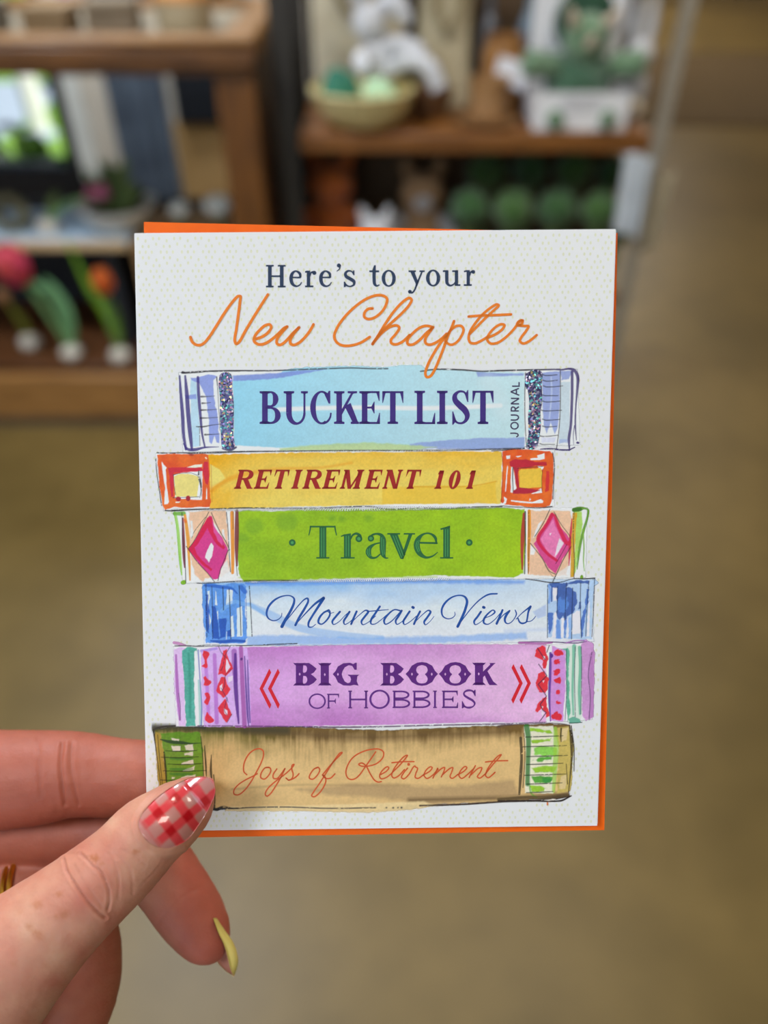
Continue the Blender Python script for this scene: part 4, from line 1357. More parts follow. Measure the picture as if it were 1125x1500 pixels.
    for P in ([(120, 230), (150, 230), (165, 500), (160, 660), (130, 640)], [(195, 360), (235, 350), (260, 560), (270, 720), (200, 710), (190, 560)], [(270, 500), (350, 490), (340, 700), (280, 710)], [(355, 630), (400, 620), (400, 690), (365, 690)]):
        c.poly(P, B3, .85, 8, 1.5, gran=.14)
    c.stroke([(180, 740, 18), (300, 750, 34), (420, 740, 34), (550, 745, 30)], 30, B3, .85, 8)
    c.stroke([(300, 410), (340, 370), (440, 310), (520, 330), (620, 350), (780, 450)], 40, (120, 168, 226), .6, 8)
    for x0_, x1_, y1_, y2_ in ((125, 135, 120, 700), (190, 200, 140, 720), (310, 318, 150, 400), (380, 400, 170, 720), (490, 510, 130, 680), (602, 632, 140, 690)):
        c.stroke([(x0_, y1_), ((x0_ + x1_) / 2 + 2, (y1_ + y2_) / 2), (x1_, y2_)], 8 if x0_ > 300 else 6, (36, 40, 60), .88, dry=.3)
    c.stroke([(565, 250), (575, 600)], 6, B3, .7, dry=.4, curve=False)
    c.stroke([(0, 105, 8), (130, 108, 8), (300, 95, 9), (500, 84, 10), (700, 80, 12), (900, 78, 12), (1125, 78, 12)], 10, BLK, .95, dry=.12)
    c.stroke([(0, 800, 7), (140, 785, 6), (400, 790, 6), (640, 790, 6)], 6, BLK, .8, dry=.4)
    c.stroke([(760, 785), (900, 778), (1125, 770)], 10, BLK, .9, dry=.35)
    view(770, 840, 9.375)
    c.poly([(300, 140), (550, 100), (870, 95), (950, 70), (1000, 130), (935, 180), (920, 500), (905, 900), (780, 910), (300, 880), (295, 500)], (170, 192, 224), .95, 10, 2, gran=.08)
    for P in ([(375, 185), (430, 185), (425, 370), (375, 385)], [(390, 525), (420, 525), (415, 880), (350, 880), (390, 700)], [(485, 610), (525, 620), (520, 890), (480, 880)], [(640, 560), (700, 510), (750, 520), (750, 830), (640, 830)], [(860, 380), (885, 380), (870, 860), (840, 860)], [(565, 640), (585, 600), (590, 880), (565, 880)]):
        c.poly(P, (224, 216, 216), .95, 8, 1.5, gran=.02)
    DB = (44, 78, 152)
    c.poly([(330, 140), (560, 120), (720, 85), (875, 105), (870, 150), (720, 135), (580, 160), (560, 190), (640, 200), (705, 260), (700, 420), (640, 560), (580, 600), (560, 650), (530, 640), (510, 590), (465, 630), (430, 580), (430, 400), (440, 200), (370, 190)], DB, .9, 12, 3, gran=.2)
    c.blob(500, 440, 60, 100, (92, 136, 204), .75, 30, 8)
    c.poly([(305, 540), (380, 540), (375, 700), (340, 840), (310, 820)], (58, 98, 176), .9, 10, 2)
    c.poly([(425, 620), (470, 640), (480, 890), (415, 890)], (96, 136, 200), .9, 10, 2)
    c.poly([(530, 640), (560, 640), (545, 890), (528, 890)], (72, 112, 186), .9, 8, 2)
    c.poly([(590, 600), (635, 600), (630, 890), (590, 890)], (140, 172, 216), .9, 8, 2)
    c.poly([(735, 390), (755, 390), (760, 490), (720, 490)], DB, .85, 8, 1)
    c.poly([(840, 220), (870, 220), (850, 420), (800, 690), (770, 880), (755, 700), (800, 500)], (60, 100, 178), .9, 8, 2)
    c.stroke([(315, 160), (340, 250), (320, 400)], 30, (110, 150, 210), .8, 10)
    c.stroke([(360, 180), (355, 380)], 22, DB, .85, 6, curve=False)
    for P in ([(302, 160), (298, 880)], [(560, 130), (548, 400), (540, 640)], [(645, 200), (635, 600), (630, 900)], [(755, 130), (750, 400), (765, 880)], [(868, 110), (850, 350), (835, 600), (825, 860)], [(945, 80), (935, 400), (910, 870)], [(440, 180), (430, 560)]):
        c.stroke(P, 9, (36, 46, 78), .85, dry=.25)
    c.stroke([(0, 75, 9), (150, 95, 12), (350, 125, 12), (480, 120, 10), (640, 75, 8), (800, 75, 12), (950, 65, 12)], 11, BLK, .95, dry=.1)
    c.stroke([(370, 125), (420, 20)], 7, BLK, .85, curve=False)
    o = c.build('printed_book', front, HB, INK)
    tag(o, 'light blue painted book lettered Mountain Views')
    L = Letters()
    view(380, 860, 5)
    for P in MOUNTAIN[0]:
        L.stroke(P)
    view(580, 860, 5)
    for P in MOUNTAIN[1]:
        L.stroke(P)
    L.build('lettering', o, (34, 78, 150), HL, 895)

    # ================= book 5: big book of hobbies
    c = Canvas(246, 936, 878, 1070, seed=91)
    view()
    def lilac(X, Y):
        n = fbm(X / 70, Y / 40, 33, 3)
        t = np.clip((X - 340) / 440, 0, 1)
        e = np.clip(np.abs(Y - 1000) / 64, 0, 1) ** 2 * (1 - .5 * t) + (n - .5) * .8
        e = np.clip(e, 0, 1)[..., None]
        t = t[..., None]
        lo = pig((206, 148, 202), 1000) * (1 - t) + pig((222, 172, 204), 1000) * t
        return lo * (1 - e) + pig((178, 104, 172), 1000) * e
    c.poly([(254, 946), (560, 946), (790, 946), (866, 940), (868, 1054), (780, 1060), (560, 1064), (258, 1064)], (228, 216, 222), 1, 1.5, .8, gran=.02)
    c.poly([(345, 948), (560, 944), (700, 944), (800, 944), (800, 1058), (690, 1058), (560, 1062), (345, 1065)], lilac, 1, 1.5, 1, gran=.1)
    view(245, 930, 7.5)
    PK = (206, 160, 216)
    c.poly([(70, 160), (140, 130), (200, 150), (170, 250), (190, 600), (210, 1000), (130, 1010), (80, 600)], (214, 176, 220), .95, 10, 2, gran=.08)
    c.stroke([(75, 85, 30), (130, 95, 30), (200, 115, 16)], 20, (196, 132, 176), .8, 10)
    c.poly([(370, 160), (560, 130), (780, 130), (880, 140), (910, 400), (920, 1000), (400, 1010), (380, 600)], PK, .95, 8, 1, gran=.1)
    c.poly([(160, 170), (230, 130), (330, 145), (335, 220), (300, 200), (295, 500), (310, 1000), (205, 1000), (185, 500)], (72, 158, 138), .97, 8, 1.5, gran=.2)
    c.stroke([(235, 200, 20), (250, 500, 30), (250, 900, 30)], 28, (44, 130, 108), .6, 18)
    c.stroke([(315, 190, 34), (325, 500, 36), (335, 800, 26), (345, 980, 16)], 30, (226, 232, 226), .95, 8, 0, .02)
    c.stroke([(345, 500, 20), (365, 800, 36), (368, 990, 34)], 30, (130, 182, 172), .7, 10)
    c.stroke([(97, 220, 20), (105, 450, 34), (120, 700, 34), (140, 930, 22)], 28, (166, 92, 166), .9, 8)
    c.stroke([(125, 640), (145, 780), (140, 940)], 6, (60, 60, 80), .8)
    c.stroke([(425, 340, 40), (440, 600, 40), (455, 900, 40)], 40, (176, 100, 190), .7, 14)
    c.stroke([(520, 220, 42), (530, 500, 44), (545, 960, 46)], 44, (172, 92, 180), .75, 12)
    c.stroke([(735, 180, 60), (745, 420, 60), (755, 500, 40)], 50, (150, 80, 160), .8, 12)
    c.stroke([(748, 210, 26), (750, 500, 46), (765, 750, 40), (785, 970, 18)], 34, (92, 44, 128), .95, 8)
    c.stroke([(810, 140, 44), (825, 500, 48), (850, 1000, 50)], 46, (158, 74, 148), .85, 10)
    c.stroke([(850, 235, 12), (865, 550, 18), (885, 900, 20), (895, 1000, 12)], 16, (88, 52, 132), .9, 6)
    c.stroke([(883, 280, 12), (892, 600, 20), (910, 960, 16)], 16, (96, 60, 142), .85, 6)
    c.blob(815, 265, 14, 16, (80, 40, 110), .9)
    c.stroke([(340, 165), (355, 400), (380, 800), (375, 990)], 14, (98, 98, 172), .8, 6)
    c.stroke([(370, 175), (450, 165), (540, 150)], 26, (140, 120, 200), .6, 12)
    RD = (214, 40, 48)
    for P in ([(395, 170), (440, 180), (465, 210), (440, 270), (445, 360), (375, 345), (410, 310), (390, 230)], [(400, 470), (420, 450), (440, 480), (485, 515), (460, 550), (400, 550), (410, 510)],
              [(400, 640), (440, 630), (470, 690), (440, 765), (410, 740), (435, 690)], [(430, 870), (440, 850), (470, 890), (520, 940), (470, 965), (415, 940)]):
        c.poly(P, RD, .97, 7, 1.5, gran=.1, curve=True)
    for P in ([(610, 170), (660, 150), (660, 220), (720, 370), (640, 450), (600, 430), (560, 440), (560, 380), (600, 260)], [(590, 460), (640, 460), (660, 540), (695, 600), (660, 660), (620, 690), (560, 640), (540, 610), (560, 530)],
              [(640, 700), (660, 760), (710, 880), (650, 960), (625, 930), (580, 850), (550, 800), (600, 740)]):
        c.poly(P, RD, .97, 7, 1.5, gran=.1)
    for P in ([(650, 260), (700, 350), (650, 410), (640, 340)], [(665, 460), (720, 450), (715, 500), (670, 530)], [(580, 560), (605, 540), (610, 620), (585, 610)], [(620, 800), (660, 830), (660, 880), (630, 860)]):
        c.poly(P, (224, 204, 224), .95, 6, 1, gran=.02)
    for P in ([(565, 130), (600, 200), (650, 250)], [(690, 130), (640, 220), (610, 350), (590, 390)], [(700, 380), (640, 440), (630, 560), (600, 620)], [(590, 580), (650, 690), (670, 740)], [(660, 690), (630, 830), (660, 880)], [(710, 870), (660, 960)]):
        c.stroke(P, 6, (60, 36, 70), .8, dry=.25)
    c.stroke([(85, 122, 8), (200, 118, 9), (330, 126, 8), (450, 125, 6), (640, 122, 6), (1100, 112, 5)], 7, BLK, .9, dry=.3)
    view(760, 930, 8.654)
    c.poly([(420, 140), (590, 190), (590, 700), (560, 1090), (400, 1090), (395, 600)], (200, 132, 196), .95, 8, 1.5, gran=.1)
    c.poly([(600, 140), (800, 130), (800, 1000), (780, 1110), (620, 1110), (600, 600)], (206, 214, 196), .95, 8, 1, gran=.02)
    c.poly([(790, 130), (850, 50), (940, 110), (960, 220), (945, 1040), (850, 1090), (800, 1000)], (196, 138, 186), .97, 8, 1.5, gran=.1)
    c.poly([(890, 250), (950, 200), (945, 1040), (890, 1080), (900, 700), (880, 500)], (172, 110, 166), .7, 12, 2)
    c.poly([(500, 175), (620, 165), (640, 200), (630, 500), (650, 1000), (620, 1090), (600, 800), (605, 400), (590, 200)], (84, 164, 130), .95, 8, 1.5, gran=.15)
    c.stroke([(700, 140, 50), (690, 400, 34), (680, 700, 30), (690, 1010, 22)], 30, (110, 178, 146), .9, 10)
    c.stroke([(770, 160, 44), (780, 400, 40), (765, 700, 36), (775, 1000, 30)], 36, (104, 172, 140), .9, 10)
    c.poly([(620, 1060), (700, 1040), (770, 1070), (790, 1110), (640, 1115)], (84, 160, 132), .9, 8, 1.5)
    c.stroke([(400, 230, 30), (395, 500, 34), (385, 800, 30), (400, 1090, 14)], 28, (98, 50, 140), .95, 8)
    c.blob(412, 262, 22, 30, (88, 44, 130))
    for x, y, rx, ry in ((510, 230, 62, 42), (485, 345, 52, 32), (488, 475, 44, 34), (496, 575, 46, 32), (506, 730, 28, 26), (508, 857, 30, 24), (485, 1035, 66, 52)):
        c.blob(x, y, rx, ry, RD, .97, 7, 3)
    for P in ([(230, 160), (290, 135), (340, 160), (345, 230), (380, 300), (340, 420), (305, 420), (300, 320), (205, 270)], [(250, 490), (320, 450), (350, 520), (375, 560), (370, 680), (340, 740), (260, 720), (205, 610)],
              [(350, 780), (360, 900), (395, 1020), (340, 1060), (340, 980), (290, 930), (240, 980), (215, 950), (240, 860), (300, 800)]):
        c.poly(P, RD, .97, 7, 2, gran=.1)
    for P in ([(300, 265), (330, 270), (335, 310), (315, 310)], [(300, 580), (325, 575), (310, 610)], [(290, 950), (320, 990), (300, 1030), (285, 1000)], [(290, 900), (310, 910), (300, 930)]):
        c.poly(P, (226, 206, 220), .95, 6)
    for P in ([(235, 165), (290, 250), (330, 310)], [(250, 370), (300, 440), (355, 515), (245, 625), (350, 775), (270, 880), (300, 950), (345, 985), (265, 1095)], [(385, 135), (355, 220)]):
        c.stroke(P, 9, (50, 34, 60), .9, curve=False, dry=.1)
    for P in ([(605, 180), (600, 500), (605, 700), (585, 1080)], [(715, 150), (705, 500), (715, 1040)], [(790, 150), (795, 400), (785, 1000)], [(925, 220), (880, 500), (905, 760), (890, 1070)]):
        c.stroke(P, 8, (60, 50, 80), .8, dry=.25)
    c.stroke([(0, 92, 8), (200, 85, 9), (450, 90, 9), (640, 102, 12), (750, 102, 12), (860, 82, 8)], 9, (92, 52, 112), .95)
    c.stroke([(0, 100, 26), (300, 108, 26), (420, 100, 16)], 20, (186, 100, 168), .7, 12)
    c.stroke([(600, 100), (700, 75), (830, 70)], 18, (176, 110, 178), .6, 10)
    c.stroke([(640, 1118), (800, 1108)], 10, (30, 70, 60), .9, curve=False)
    view()
    c.line([(290, 1063), (420, 1064), (520, 1065), (640, 1062), (740, 1060), (800, 1058)], (88, 50, 92), 1.4, .4)
    o = c.build('printed_book', front, HB + .00002, INK)
    tag(o, 'lilac painted book lettered BIG BOOK OF HOBBIES')
    L = Letters()
    tuscan(L)
    L.build('lettering', o, (90, 36, 112), HL + .00002, 990)
    L = Letters()
    F = Face(L, .112, .098, .05, .07, .0)
    for ch, xa, xb, y0_, h_ in (('O', 385, 512, 415, 110), ('F', 520, 608, 413, 108), ('H', 676, 820, 412, 130), ('O', 830, 980, 414, 136), ('B', 1000, 1132, 410, 128)):
        F.at(375 + xa / 5, 955 + y0_ / 5, h_ / 5).glyph(ch, (xb - xa) / float(h_))
    for ch, xa, xb, y0_, h_ in (('B', 222, 355, 410, 128), ('I', 372, 412, 410, 128), ('E', 436, 552, 410, 128), ('S', 580, 692, 410, 132)):
        F.at(560 + xa / 5, 955 + y0_ / 5, h_ / 5).glyph(ch, (xb - xa) / float(h_))
    L.build('lettering', o, (96, 44, 120), HL + .00002, 1025)
    view(375, 955, 5)
    for dx in (0, 62):
        L = Letters()
        L.poly([(98 + dx, 122), (112 + dx, 150), (52 + dx, 268), (112 + dx, 385), (100 + dx, 416), (26 + dx, 268)])
        L.build('chevron', o, (206, 34, 44), HL + .00002, 1005)
    view(560, 955, 5)
    for dx in (0, 60):
        L = Letters()
        L.poly([(960 + dx, 88), (1028 + dx, 228), (958 + dx, 378), (944 + dx, 350), (1002 + dx, 228), (946 + dx, 116)])
        L.build('chevron', o, (206, 34, 44), HL + .00002, 1005)

    # ================= book 6: joys of retirement
    c = Canvas(222, 1056, 842, 1196, seed=111)
    view()
    def tan(X, Y):
        n = fbm(X / 26, Y / 26, 61, 3)
        hair = fbm(X / 3.0, Y / 30, 62, 2)
        top = 1066 - (X - 230) / 600 * 4
        depth = np.clip(56 - np.abs(X - 470) / 9, 12, 60)
        e = np.clip(1.1 - (Y - top) / depth + (n - .5) * .9 + (hair - .5) * .5, 0, 1) ** 1.3
        g = np.clip(1 - (X - 300) / 150, 0, 1)
        dark = pig((112, 84, 40), 1120) * (1 - g)[..., None] + pig((92, 92, 14), 1120) * g[..., None]
        base = pig((212, 172, 112), 1120) * (1 + .12 * (n - .5))[..., None]
        return base * (1 - e[..., None]) + dark * e[..., None]
    c.poly([(226, 1068), (300, 1062), (420, 1064), (560, 1070), (700, 1064), (800, 1060), (834, 1062), (838, 1100), (832, 1164), (760, 1172), (640, 1178), (620, 1182), (600, 1178), (560, 1186), (470, 1182), (310, 1184), (236, 1186)], tan, 1, 2, 1.5, gran=.07)
    c.poly([(430, 1156), (520, 1148), (580, 1149), (640, 1152), (700, 1148), (752, 1142), (760, 1166), (700, 1172), (620, 1180), (560, 1168), (480, 1164)], (168, 134, 92), .75, 6, 2.5, gran=.08)
    c.stroke([(340, 1156), (420, 1150), (520, 1150), (600, 1150)], 3, (160, 128, 82), .5, 3)
    c.stroke([(360, 1072), (420, 1074), (540, 1080), (640, 1076), (740, 1072)], 10, (96, 70, 40), .65, 10)
    c.stroke([(226, 1066), (300, 1068), (420, 1070)], 10, (64, 56, 34), .8, 7)
    c.stroke([(600, 1172), (680, 1170), (760, 1168), (830, 1162)], 6, (92, 68, 40), .75, 6)
    c.poly([(560, 1176), (620, 1174), (640, 1180), (600, 1186), (540, 1190), (440, 1188), (330, 1188), (330, 1182), (440, 1180)], (222, 190, 134), .9, 3, 1)
    c.line([(312, 1186), (360, 1183), (420, 1182), (480, 1184), (550, 1183)], BLK, 1.4, .35)
    for x in (566, 576, 583, 588):
        c.blob(x, 1183, 1.3, 1.1, BLK)
    c.line([(615, 1180), (680, 1178), (740, 1174), (800, 1172), (834, 1166)], (60, 44, 36), 2.0, .15)
    view(215, 1055, 7.5)
    c.poly([(150, 140), (600, 130), (620, 400), (630, 700), (640, 960), (220, 960), (200, 500)], (86, 132, 18), .9, 14, 2, gran=.2)
    c.poly([(95, 120), (150, 150), (190, 400), (230, 900), (150, 900), (110, 500)], (160, 128, 46), .95, 12, 2, gran=.12)
    c.stroke([(150, 210, 12), (250, 235, 34), (380, 245, 36), (480, 255, 18), (590, 250, 8)], 26, (42, 62, 30), .95, 8)
    CW = (214, 196, 172)
    for P in ([(270, 195), (360, 205), (350, 225), (280, 215)], [(275, 285), (370, 285), (365, 330), (280, 345)], [(420, 280), (505, 265), (510, 330), (425, 335)], [(410, 365), (505, 350), (500, 385), (415, 388)],
              [(380, 470), (515, 430), (515, 480), (380, 488)], [(400, 550), (525, 505), (525, 545), (400, 562)], [(380, 625), (540, 590), (535, 625), (380, 640)], [(280, 625), (310, 625), (300, 640), (280, 640)]):
        c.poly(P, CW, .92, 9, 1.5)
    for y in (420, 535, 590):
        c.stroke([(260, y, 20), (400, y + 5, 34), (500, y, 16)], 26, (40, 110, 40), .6, 12)
    for y, a, b in ((335, 200, 550), (405, 160, 570), (480, 230, 600), (555, 180, 650), (655, 150, 440), (740, 200, 560)):
        c.stroke([(a, y, 6), ((a + b) / 2, y + 6, 10), (b, y - 4, 6)], 8, (34, 40, 20), .85, dry=.2)
    for P in ([(190, 350, 12), (205, 500, 18), (220, 720, 10)], [(595, 180, 8), (615, 400, 8), (625, 620, 8)], [(635, 280, 8), (650, 500, 16), (655, 620, 8)], [(710, 380, 6), (705, 500, 16), (705, 640, 26)], [(735, 600, 10), (745, 800, 14), (740, 960, 22)], [(75, 110, 16), (100, 300, 8), (140, 600, 7), (155, 720, 6)], [(120, 160, 6), (140, 400, 6), (175, 720, 6)]):
        c.stroke(P, 8, (44, 34, 20), .88, dry=.15)
    c.stroke([(680, 560), (690, 640)], 24, (196, 160, 116), .8, 8, curve=False)
    c.stroke([(75, 105, 22), (150, 75, 16), (300, 62, 18), (500, 70, 22), (640, 85, 20)], 18, (56, 48, 40), .85, 8)
    c.stroke([(690, 965, 12), (770, 980, 26), (830, 955, 22), (960, 970, 12), (1100, 960, 6)], 14, (40, 34, 28), .9, dry=.35)
    view(730, 1055, 7.5)
    c.poly([(280, 70), (600, 60), (660, 300), (640, 600), (600, 800), (290, 800), (300, 400)], (222, 214, 186), .9, 10, 1)
    c.poly([(640, 80), (780, 60), (820, 300), (810, 600), (790, 780), (640, 800), (660, 400)], (190, 164, 84), .95, 12, 2, gran=.12)
    c.poly([(700, 90), (770, 80), (740, 220), (690, 240)], (214, 186, 134), .9, 10, 2)
    c.poly([(690, 620), (750, 600), (740, 760), (660, 760)], (212, 184, 130), .9, 10, 2)
    G1, G2, G3 = (140, 182, 26), (74, 150, 34), (40, 112, 42)
    for P, cc in (([(350, 80), (560, 110), (600, 140), (560, 150), (350, 110)], G1), ([(370, 225), (580, 195), (575, 235), (480, 245), (370, 250)], G1), ([(390, 300), (500, 280), (640, 300), (640, 380), (480, 390), (400, 370)], (128, 190, 66)),
                  ([(370, 440), (480, 405), (590, 400), (580, 435), (450, 455)], G2), ([(360, 520), (560, 495), (640, 510), (600, 570), (400, 580)], G1), ([(370, 620), (480, 610), (600, 620), (580, 690), (400, 690)], G2), ([(350, 720), (440, 720), (530, 740), (500, 780), (370, 785)], G1)):
        c.poly(P, cc, .95, 12, 2, gran=.15)
    c.blob(540, 650, 50, 36, (40, 130, 60), .7, 20, 4)
    c.stroke([(625, 90, 40), (635, 300, 60), (620, 560, 50), (605, 780, 34)], 44, (150, 188, 60), .8, 14)
    c.stroke([(310, 70, 60), (330, 200, 56), (325, 450, 50), (320, 700, 50)], 54, G3, .88, 14)
    c.stroke([(340, 700), (360, 800), (420, 850)], 20, G2, .7, 10)
    for P in ([(245, 195, 24), (255, 400, 24), (245, 600, 26), (230, 810, 18)], [(282, 140, 7), (290, 400, 7), (270, 740, 8)], [(780, 60, 10), (800, 200, 26), (805, 400, 18), (790, 600, 12), (770, 790, 8)], [(690, 90, 14), (685, 180, 14), (690, 235, 8)], [(745, 480, 6), (760, 700, 8)], [(800, 60, 8), (830, 300, 8), (830, 560, 6)]):
        c.stroke(P, 10, (58, 46, 30), .88, dry=.15)
    for y, a, b in ((178, 300, 710), (285, 270, 750), (393, 310, 760), (480, 310, 710), (598, 290, 740), (695, 310, 700), (790, 310, 600)):
        c.stroke([(a, y + 6, 8), ((a + b) / 2, y, 10), (b, y - 8, 6)], 8, (36, 40, 28), .88, dry=.25)
    c.stroke([(0, 870, 30), (300, 850, 40), (500, 850, 44), (760, 820, 40)], 38, (84, 66, 40), .85, 14)
    c.stroke([(0, 885, 12), (300, 880, 10), (480, 890, 10), (640, 888, 14), (700, 880, 14), (800, 830, 10)], 12, (44, 34, 30), .95, dry=.15)
    c.poly([(500, 878), (590, 862), (640, 870), (560, 885)], (222, 208, 190), .9, 6, 1)
    c.stroke([(0, 70, 26), (120, 50, 20), (300, 40, 12), (700, 40, 10), (780, 60, 14)], 16, (92, 70, 62), .8, 10)
    c.blob(540, 915, 10, 20, (214, 120, 60), .9)
    o = c.build('printed_book', front, HB + .00001, INK)
    tag(o, 'tan and olive painted book lettered Joys of Retirement')
    L = Letters()
    view(330, 1085, 5)
    for P in JOYS[0]:
        L.stroke(P, 10)
    view(530, 1085, 5)
    for P in JOYS[1]:
        L.stroke(P, 10)
    L.disc(pp([(343, 172)])[0], 2.2)
    L.build('lettering', o, (200, 84, 42), HL + .00002, 1130)

    # ================= heading
    L = Letters()
    heres(L)
    h = L.build('heading', front, (44, 60, 88), HL, 405)
    tag(h, 'navy heading Here\'s to your')
    L = Letters()
    view(270, 375, 5)
    for P in CHAPTER[0]:
        L.stroke(P, 21)
    view(480, 375, 5)
    for P in CHAPTER[1]:
        L.stroke(P, 20)
    view(600, 420, 5)
    for P in CHAPTER[2]:
        L.stroke(P, 19)
    h = L.build('heading', front, (232, 124, 38), HL + .00004, 480)
    tag(h, 'orange script heading New Chapter')
    return root
CARD = build_card()


def build_envelope():
    """orange envelope held behind the card, turned a little against it"""
    h0, h1 = -0.0036, -0.0018
    P = px2uv(np.array([(207.0, 321.5), (908.5, 338.0), (888.5, 1221.5), (226.0, 1233.5)]))
    c = P.mean(0)
    root_loc = CARD_C + uv2local(c, h1)
    mat = material('orange_envelope_paper', (255, 118, 8), 0.6, (250, 112, 6), 200, bump=0.03, bscale=700, spec=0.25)
    r = mat.node_tree.nodes['Color Ramp'].color_ramp.elements
    r[0].color = (0.92, 0.135, 0.003, 1); r[1].color = (0.95, 0.15, 0.004, 1)
    e = empty('envelope', root_loc)
    tag(e, 'orange paper envelope held behind the white card', 'envelope')

    def slab(name, poly, a, b):
        k = len(poly)
        V = np.vstack([uv2local(np.array(poly) - c, b), uv2local(np.array(poly) - c, a)]) - uv2local(np.zeros(2), h1)
        F = [list(range(k))[::-1], [k + i for i in range(k)]] + [(i, (i + 1) % k, k + (i + 1) % k, k + i) for i in range(k)]
        return mesh_obj(name, V, F, mat, e, smooth=False)
    slab('front_panel', P, -0.0024, h1)
    slab('back_panel', P, h0, -0.0031)
    m1 = (P[0] + P[1]) / 2; m3 = (P[2] + P[3]) / 2
    slab('flap', [P[0] + (0.0006, -0.0006), P[1] + (-0.0006, -0.0006), m1 * .45 + m3 * .55], h0 - 0.0006, h0 - 0.0001)
    return e


ENV = build_envelope()
# ------------------------------------------------------------------ the hand, one continuous surface
def pd(px, py, d):
    """camera axes (right, up, away) of a point on the line of sight of a pixel at depth d"""
    return np.array([(px - 562.5) / FPX * d, -(py - 750) / FPX * d, d])


def card_depth(px, py):
    uv = px2uv(np.array([px, py], float))
    return float(CT[2] + uv[0] * CU[2] + uv[1] * CV[2])


def chain(rows, n=7):
    """rows (px, py, depth, width in px) -> smooth centre line in camera axes and radii"""
    R = smooth([list(pd(x, y, d)) + [w * d / FPX / 2] for x, y, d, w in rows], n)
    return R[:, :3], R[:, 3]


# thumb in front of the card, its pad pressed on the paper
T_ROWS = [(285, 1170, .1737, 58), (272, 1182, .1724, 80), (251, 1199, .1707, 96), (219, 1221, .1695, 110), (180, 1262, .1688, 118), (139, 1298, .1684, 128), (92, 1338, .1688, 142),
          (40, 1384, .1697, 166), (-30, 1452, .1715, 205), (-120, 1540, .176, 260)]
FINGERS = {
    'index': [(262, 1152, .1915, 70), (240, 1146, .1925, 96), (206, 1141, .1935, 108), (160, 1138, .1945, 112), (105, 1134, .1955, 121), (50, 1139, .1970, 134), (-20, 1143, .1995, 142), (-130, 1150, .2040, 150), (-260, 1180, .2070, 160)],
    'middle': [(306, 1383, .1975, 54), (298, 1368, .1975, 78), (279, 1338, .1980, 94), (251, 1297, .1990, 98), (218, 1256, .2010, 104), (160, 1222, .2045, 100), (80, 1216, .2070, 98), (-20, 1216, .2090, 102), (-130, 1240, .2120, 130), (-260, 1280, .2130, 150)],
    'ring': [(96, 1520, .1935, 88), (104, 1480, .1940, 116), (114, 1430, .1955, 122), (112, 1376, .1985, 118), (82, 1326, .2030, 112), (20, 1296, .2080, 108), (-60, 1300, .2120, 116), (-150, 1320, .2150, 130), (-270, 1370, .2150, 150)],
    'little': [(22, 1560, .1960, 76), (32, 1524, .1965, 98), (40, 1480, .1985, 104), (34, 1436, .2015, 102), (0, 1404, .2060, 100), (-70, 1396, .2110, 108), (-160, 1420, .2150, 120), (-280, 1460, .2150, 140)],
}
PALM = [[(-120, 1540, .178, 230), (-200, 1560, .188, 260), (-300, 1560, .198, 270), (-400, 1640, .205, 270)],
        [(-250, 1190, .2065, 150), (-320, 1300, .206, 220), (-380, 1480, .204, 260), (-430, 1660, .206, 270)],
        [(-260, 1290, .212, 150), (-340, 1420, .208, 230), (-420, 1640, .207, 270)],
        [(-270, 1380, .214, 150), (-330, 1500, .210, 230), (-420, 1650, .208, 270)],
        [(-280, 1465, .214, 140), (-330, 1560, .208, 220), (-420, 1660, .208, 270)],
        [(-400, 1640, .206, 280), (-520, 1800, .212, 270), (-660, 1960, .222, 280), (-800, 2100, .235, 300)]]


def smin(a, b, k):
    h = np.clip(0.5 + 0.5 * (b - a) / k, 0, 1)
    return b * (1 - h) + a * h - k * h * (1 - h)


